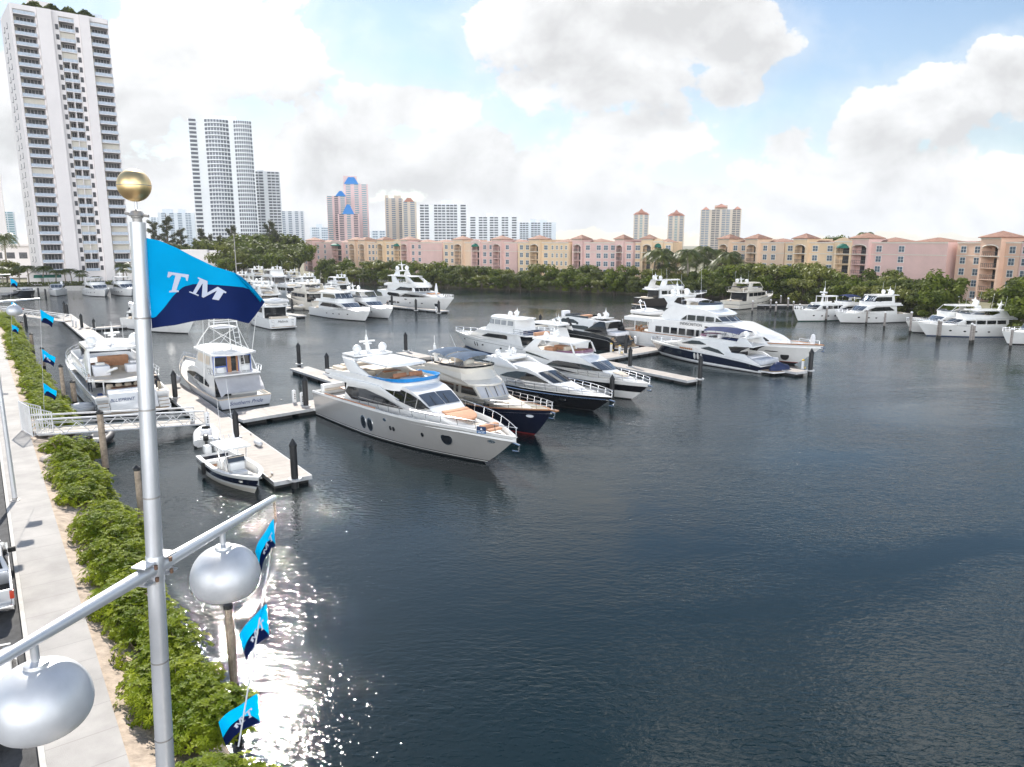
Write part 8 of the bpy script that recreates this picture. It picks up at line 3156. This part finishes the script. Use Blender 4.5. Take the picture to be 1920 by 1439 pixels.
for ci, (x0, x1) in enumerate(C):
    w = x1 - x0
    me_s = me_r = None
    for f in range(27):
        z = 5.2 + fh * f
        half = ci == 1 and 1 <= f <= 21
        key = (ci, half)
        if key not in slabm:
            bb = MB()
            bb.box(.02 if ci != 1 else 1.6, w - (.02 if ci != 1 else 1.6), -.7 if ci != 1 else -.2, 2.6, 0, .22)
            if half:
                bb.box(w / 2 - .15, w / 2 + .15, -.15, 2.58, .22, fh - .004)
            o = bb.build('balcony', TW, t)
            slabm[key] = o.data
            bb = MB()
            xa, xb = (.05, w - .05) if ci != 1 else (1.65, w - 1.65)
            yy = -.66 if ci != 1 else -.16
            bb.box(xa, xb, yy, yy + .04, .25, 1.12)
            bb.box(xa, xb, yy - .03, yy + .07, 1.13, 1.22)
            for k in range(7):
                xx = lerp(xa, xb, k / 6)
                bb.box(xx - .04, xx + .04, yy - .02, yy + .06, .22, 1.13)
            r_o = bb.build('railing', TRAIL, o)
            railm[key] = r_o.data
        else:
            o = link('balcony', slabm[key], t)
            r_o = link('railing', railm[key], o)
        o.location = (x0, 0, z)
        u = rr.random()
        gk = (ci, half, 0 if u < .86 else 1)
        if gk not in glm:
            bb = MB()
            xa, xb = (.05, w - .05) if ci != 1 else (1.65, w - 1.65)
            if gk[2] == 0:
                n = 6
                for k in range(n):
                    bb.box(lerp(xa, xb, k / n) + .06, lerp(xa, xb, (k + 1) / n) - .06, 2.5, 2.57, .3, fh - .25, 0)
                bb.box(xa, lerp(xa, xb, .16), 2.44, 2.49, .25, fh - .1, 1)
            else:
                bb.box(xa, xb, .4, .46, .25, fh - .02, 1)
            g_o = bb.build('window', [TGL, TSHUT], o)
            glm[gk] = g_o.data
        else:
            link('window', glm[gk], o)
# small square windows beside the middle balconies and slits of the left face
wm = None
for f in range(26):
    z = 5.2 + fh * f + .5
    for x in (14.95, 21.85):
        if wm is None:
            bb = MB()
            bb.box(-.55, .55, -.06, .02, 0, 1.7)
            o = bb.build('small_window', TGL, t)
            wm = o.data
        else:
            o = link('small_window', wm, t)
        o.location = (x, .0, z)
b = MB()
for x0, x1 in ((14.2, 15.75), (21.0, 22.6)):
    b.box(x0 + .01, x1, -.001, 2.6, 5.2, TH_ - 1.6)
b.build('inner_pier', TW, t)
wm = None
for f in range(26):
    z = 5.2 + fh * f + .4
    if wm is None:
        bb = MB()
        bb.box(-.10, .02, -.3, .3, 0, 1.8)
        bb.box(-.5, -.10, -.4, .4, -.2, -.05)
        o = bb.build('slit_window', TGL, t)
        wm = o.data
    else:
        o = link('slit_window', wm, t)
    o.location = (0, 9.0, z)
    o2_ = link('slit_window', wm, t)
    o2_.location = (0, 16.0, z)
b = MB()
r_ = random.Random(9)
for i in range(2600):
    x = r_.uniform(5, 29)
    y = 1.5 + r_.random() ** 2 * 6
    hgt = .5 + 2.2 * abs(math.sin(x * .55)) * r_.random()
    leaf_quad(b, Vector((x, y, TH_ + hgt * .9)), (rdir(r_) + Vector((0, 0, .6))).normalized(), .45, r_)
b.build('roof_planting', LM1, t, recalc=False)
b = MB()
b.box(8, 16, 9, 18, TH_, TH_ + 4.5)
b.build('plant_room', TW, t)
b = MB()
for k in range(8):
    b.tube([(28 + k * .55, 2.0, TH_), (28 + k * .55, 2.0, TH_ + 1.5)], .06, 4)
for z in (.5, 1.0, 1.5):
    b.tube([(28, 2.0, TH_ + z), (31.9, 2.0, TH_ + z)], .05, 4)
b.build('roof_trellis', TSHUT, t)
# low white entrance wing and hut at the foot
t = thing('entrance_canopy', 'dark green entrance canopy at the foot of the white tower', 'canopy', ((98 - 960) / F * 250, 250, 1.3), R(30))
b = MB()
b.prism([(-4, -2, 2.6), (4, -2, 2.6), (4, 0, 3.4), (-4, 0, 3.4)], (0, 0, .2))
b.build('roof', AWN, t)
b = MB()
for x in (-3.8, 0, 3.8):
    b.tube([(x, -1.9, -.2), (x, -1.9, 2.7)], .1, 6)
b.build('post', TW, t)
t = thing('garden_hut', 'small white hut with a pitched gable beside the palms', 'hut', ((72 - 960) / F * 249, 249, 1.2), R(25))
b = MB()
b.prism([(-2, 0, 0), (2, 0, 0), (2, 0, 3.4), (0, 0, 4.8), (-2, 0, 3.4)], (0, 3, 0))
b.build('wall', TW, t)
b = MB()
b.prism([(-2.3, -.3, 3.25), (0, -.3, 4.95), (2.3, -.3, 3.25), (2.3, -.3, 3.45), (0, -.3, 5.15), (-2.3, -.3, 3.45)], (0, 3.6, 0))
b.build('roof', TW, t)
t = thing('low_building', 'low white podium building behind the bright bush at the left edge', 'building', ((-30 - 960) / F * 300, 300, 1.2), R(12))
b = MB()
b.box(0, 30, 0, 14, 0, 13)
b.box(-2, 32, -1, 15, 13.0, 13.8)
b.build('wall', TW, t)
b = MB()
for k in range(6):
    b.box(2 + k * 4.6, 5 + k * 4.6, -.06, .02, 8, 10.5)
b.build('window', TGL, t)
# terraced white building behind the flag
t = thing('terraced_building', 'white terraced building with a rounded roof terrace behind the flag', 'building', ((372 - 960) / F * 300, 300, 1.2), R(14))
b = MB()
b.box(-8, 22, 0, 12, 0, 5.2)
b.box(-8, 17, 1.5, 12, 5.2, 8.4)
b.lathe([(5.5, 8.4), (5.5, 11.0), (5.3, 11.3)], c=(9, 8, 0), n=20)
b.box(-8, 5, 3, 12, 8.4, 11.6)
b.box(15.5, 20.5, 2.0, 10, 5.2, 9.6)
b.box(-8.4, 22.6, -.8, 1.4, 5.0, 6.2)
b.build('wall', TW, t)
for x, z, w_, h_ in ((-3, 2.2, 3, 2), (3, 2.2, 3, 2), (9, 2.2, 3, 2), (16, 1.6, 2, 2.6), (-4, 6.3, 2, 1.4), (17.8, 7.4, .8, 1.6), (12, 6.3, 1.5, 1.2)):
    b = MB()
    y = -.05 if z < 5 else 1.45 if x < 15 else 1.95
    b.box(x - w_ / 2, x + w_ / 2, y, y + .1, z, z + h_)
    b.build('window', TGL, t)
b = MB()
b.box(-3.2, -1, -.75, -.7, 6.3, 7.6)
t = thing('flag_mast', 'thin grey mast standing among the trees right of the flag', 'mast', ((449 - 960) / F * 285, 285, 0))
b2_ = MB()
b2_.tube([(0, 0, 0), (0, 0, CH - (440 - 456) / F * 285)], [.22, .12], 6)
b2_.build('post', mat('mast_grey', (.4, .38, .36), .6), t)
b2_ = MB()
b2_.tube([(0, 0, 7.6), (2.2, 0, 7.8)], .2, 5)
b2_.build('crosstree', mat('mast_grey', (.4, .38, .36), .6), t)
b.bm.free()


# ================================================================ distant towers
def far_tower(label, px0, px1, ytop, D, wm, gm, nf, cols, dep=.7, rz=0.0, slab=None, bulge=(), crown=None, colors=None, tops=None, balc=0.0):
    """px0..px1: columns of its left and right edge; cols: window columns as (start, end) fractions of the width; bulge: indices of columns whose floors bow out"""
    W = (px1 - px0) / F * D * .985
    xc = ((px0 + px1) / 2 - 960) / F * D * .985
    H_ = CH - (ytop - 456) / F * D
    rz = math.atan2(-xc, D) * .92
    t = thing('high_rise', label, 'high-rise', (xc, D, 0), rz, 'distant high-rises on the skyline')
    b = MB()
    dp = W * dep
    b.box(-W / 2, W / 2, 0, dp, 0, H_)
    if crown:
        for (a, c, hh) in crown:
            b.box(-W / 2 + a * W, -W / 2 + c * W, dp * .2, dp * .8, H_ - .01, H_ + hh)
    b.build('wall', wm, t)
    z0 = max(0, CH - 30 / F * D)
    fh_ = (H_ - 2) / nf
    n0 = max(0, int((z0 - 2) / fh_))
    meshes = {}
    tot_ = (nf - n0) * len(cols)
    for ci, (a, c) in enumerate(cols):
        x0, x1 = -W / 2 + a * W, -W / 2 + c * W
        w = x1 - x0
        g_ = gm[ci % len(gm)] if isinstance(gm, (list, tuple)) else gm
        if tot_ > 140:
            # one strip of windows per column, floor by floor
            pass
        for f in range(n0, nf):
            z = 2 + fh_ * f
            if ci not in meshes:
                b = MB()
                if ci in bulge:
                    n = 8
                    R_ = w * .16
                    pts = [(w * k / n, -R_ * math.sin(math.pi * k / n)) for k in range(n + 1)]
                    b.prism([(x, y - .02, fh_ * .26) for x, y in pts] + [(w, .3, fh_ * .26), (0, .3, fh_ * .26)], (0, 0, fh_ * .66), mi=0)
                    b.prism([(x, y * 1.12 - .25, 0) for x, y in pts] + [(w, .3, 0), (0, .3, 0)], (0, 0, fh_ * .26), mi=1)
                    for k in range(1, 8):
                        b.box(w * k / n - .22, w * k / n + .22, pts[k][1] - .12, pts[k][1] + .2, fh_ * .2, fh_, 1)
                else:
                    m_ = max(1, int(w / 3.2))
                    for k in range(m_):
                        b.box(w * k / m_ + w / m_ * .08, w * (k + 1) / m_ - w / m_ * .08, -.12, .05, fh_ * .30, fh_ * .88, 0)
                    if balc:
                        b.box(-.1, w + .1, -balc, .05, 0, fh_ * .26, 1)
                o = b.build('window_band', [g_, slab or wm], t)
                meshes[ci] = o.data
            else:
                o = link('window_band', meshes[ci], t)
            o.location = (x0, 0, z)
    if tops:
        for (a, c, z_, hh, m_) in tops:
            b = MB()
            xa, xb = -W / 2 + a * W, -W / 2 + c * W
            hip(b, xa, xb, -.3, dp * .5, z_ * H_, hh, ov=.6)
            b.build('roof', m_, t)
    return t


def dm(name, c, r_=.6):
    return mat(name, c, r_, var=.04, scale=.05)


DW = dm('far_white', (.74, .76, .78))
DPALE = dm('far_pale_blue', (.62, .67, .72))
DPINK = dm('far_pink', (.70, .50, .49))
DBEI = dm('far_beige', (.60, .52, .43))
DTEAL = mat('far_teal_glass', (.16, .30, .34), .2, var=.3, scale=.1)
DGL = mat('far_dark_glass', (.085, .095, .12), .35, var=.4, scale=.15, spec=.3)  # tone lightened to put distance haze into the glass colour
DGL2 = mat('far_blue_glass', (.14, .20, .27), .35, var=.3, scale=.1)
DBLUE = mat('far_blue_roof', (.02, .22, .60), .5)
DROOF = mat('far_tile_roof', (.48, .22, .15), .7)
V5 = [(i / 5 + .03, (i + 1) / 5 - .03) for i in range(5)]

# curved white tower and its lower twin
far_tower('tall white tower with curved balcony stacks and stepped crown', 377, 486, 240, 600, DW, DGL, 35, [(0, .13), (.25, .62), (.70, .98)], dep=.6, bulge=(1, 2), crown=[(.25, .75, 4.0), (.05, .3, 1.0)], balc=.6)
far_tower('white slab tower attached right of the curved tower', 486, 532, 329, 640, DW, DGL, 30, [(.0, .38), (.52, .98)], crown=[(.1, .4, 1.5)], balc=.6)
far_tower('pale blue high-rise with vertical glass stripes', 529, 573, 399, 800, DPALE, DGL2, 24, [(.08, .25), (.35, .52), (.62, .78), (.86, .97)])
far_tower('pale slab high-rise behind the casuarinas', 288, 312, 410, 1100, DPALE, DGL2, 20, [(.1, .45), (.55, .9)])
far_tower('pale ribbed high-rise with two roof blocks left of the curved tower', 306, 368, 402, 1000, DPALE, DGL2, 24, [(.08, .22), (.30, .44), (.52, .66), (.74, .9)], crown=[(.12, .4, 5), (.55, .75, 5)])
far_tower('faint white low-rise left of the pink tower', 584, 622, 428, 1400, DPALE, DGL2, 10, [(.1, .45), (.55, .9)], crown=[(.3, .6, 6)])
# pink and teal postmodern tower
far_tower('main shaft of the pink and teal tower with blue roofs', 650, 694, 351, 760, DPINK, [DTEAL], 34, [(.08, .30), (.42, .62), (.72, .95)], tops=[(.05, .6, 1.0, 8, DBLUE)], crown=[(.0, .55, 8)])
far_tower('left wing of the pink and teal tower', 618, 652, 372, 740, DPINK, [DTEAL, DGL], 30, [(.0, .3), (.38, .62), (.70, .98)], tops=[(.5, 1.0, 1.0, 5, DBLUE)], balc=.8)
far_tower('lower front wing of the pink and teal tower', 637, 676, 404, 720, DPINK, [DGL, DTEAL], 24, [(.05, .3), (.4, .62), (.72, .96)], tops=[(.25, .75, 1.0, 9, DBLUE)], balc=.8)
far_tower('pale low towers between the pink tower and the beige tower', 697, 726, 434, 1300, DPALE, DGL2, 8, [(.1, .45), (.55, .9)])
far_tower('beige tower with a stepped roofline', 725, 758, 376, 800, DBEI, DGL2, 28, [(.05, .2), (.35, .6), (.75, .95)], crown=[(.0, .2, 3), (.5, .9, 3)], balc=.7)
far_tower('beige tower half with tiled corner roofs', 756, 783, 382, 790, DBEI, DGL2, 28, [(.1, .4), (.55, .9)], tops=[(.2, .8, 1.0, 4, DROOF)], balc=.7)
far_tower('broad white block with a roof box, nearest of the three white slabs', 789, 876, 387, 640, DW, DGL, 20, [(.0, .2), (.30, .55), (.56, .80), (.86, .99)], dep=.4, crown=[(.47, .72, 4)], balc=.5)
far_tower('middle white slab with small dark windows', 879, 972, 409, 760, DW, DGL, 16, [(.03, .15), (.2, .38), (.42, .6), (.66, .8), (.86, .97)], dep=.35, crown=[(.36, .5, 4)])
far_tower('smaller grey-white slab, right of the three', 973, 1042, 419, 900, DPALE, DGL, 15, [(.02, .26), (.32, .58), (.64, .88)], dep=.35, crown=[(.3, .45, 4), (.55, .75, 3)])
far_tower('slim tower with a salmon crown above the mauve apartments', 1186, 1214, 405, 900, DBEI, [DGL2, DTEAL, DGL2], 24, [(.05, .3), (.4, .6), (.7, .95)], tops=[(.0, 1.0, 1.0, 3, DROOF), (.3, .7, 1.04, 5, DROOF)], crown=[(.25, .75, 4)], balc=.6)
far_tower('slim tower with a salmon crown above the yellow apartments', 1250, 1280, 407, 880, DBEI, [DGL2, DTEAL, DGL2], 24, [(.05, .3), (.4, .6), (.7, .95)], tops=[(.0, 1.0, 1.0, 3, DROOF), (.3, .7, 1.04, 5, DROOF)], crown=[(.25, .75, 4)], balc=.6)
far_tower('wide beige tower with three roof pavilions above the palms', 1311, 1384, 396, 820, DBEI, [DGL2, DGL, DGL2, DGL], 26, [(.02, .22), (.27, .48), (.52, .73), (.78, .98)], dep=.5, tops=[(.05, .2, 1.0, 3.5, DROOF), (.36, .64, 1.045, 4, DROOF), (.82, .98, 1.0, 3.5, DROOF)], crown=[(.34, .66, 5)], balc=.8)
far_tower('teal glass high-rise left of the white tower', 12, 34, 400, 520, DPALE, DTEAL, 22, [(.05, .95)], balc=.6)
far_tower('pale edge of a tower at the left border', -30, 14, 285, 420, TW, DTEAL, 34, [(.5, .78)])

# ================================================================ sea air
m = bpy.data.materials.new('haze_air')
m.use_nodes = True
t = m.node_tree
t.nodes.remove(t.nodes['Principled BSDF'])
v = t.nodes.new('ShaderNodeVolumePrincipled')
v.inputs['Color'].default_value = (.90, .94, 1, 1)
v.inputs['Density'].default_value = HAZE
t.links.new(v.outputs[0], t.nodes['Material Output'].inputs['Volume'])
b = MB()
b.box(-3100, 3100, -350, 3600, -2.0, 150)
tag(b.build('haze', m), kind='stuff')
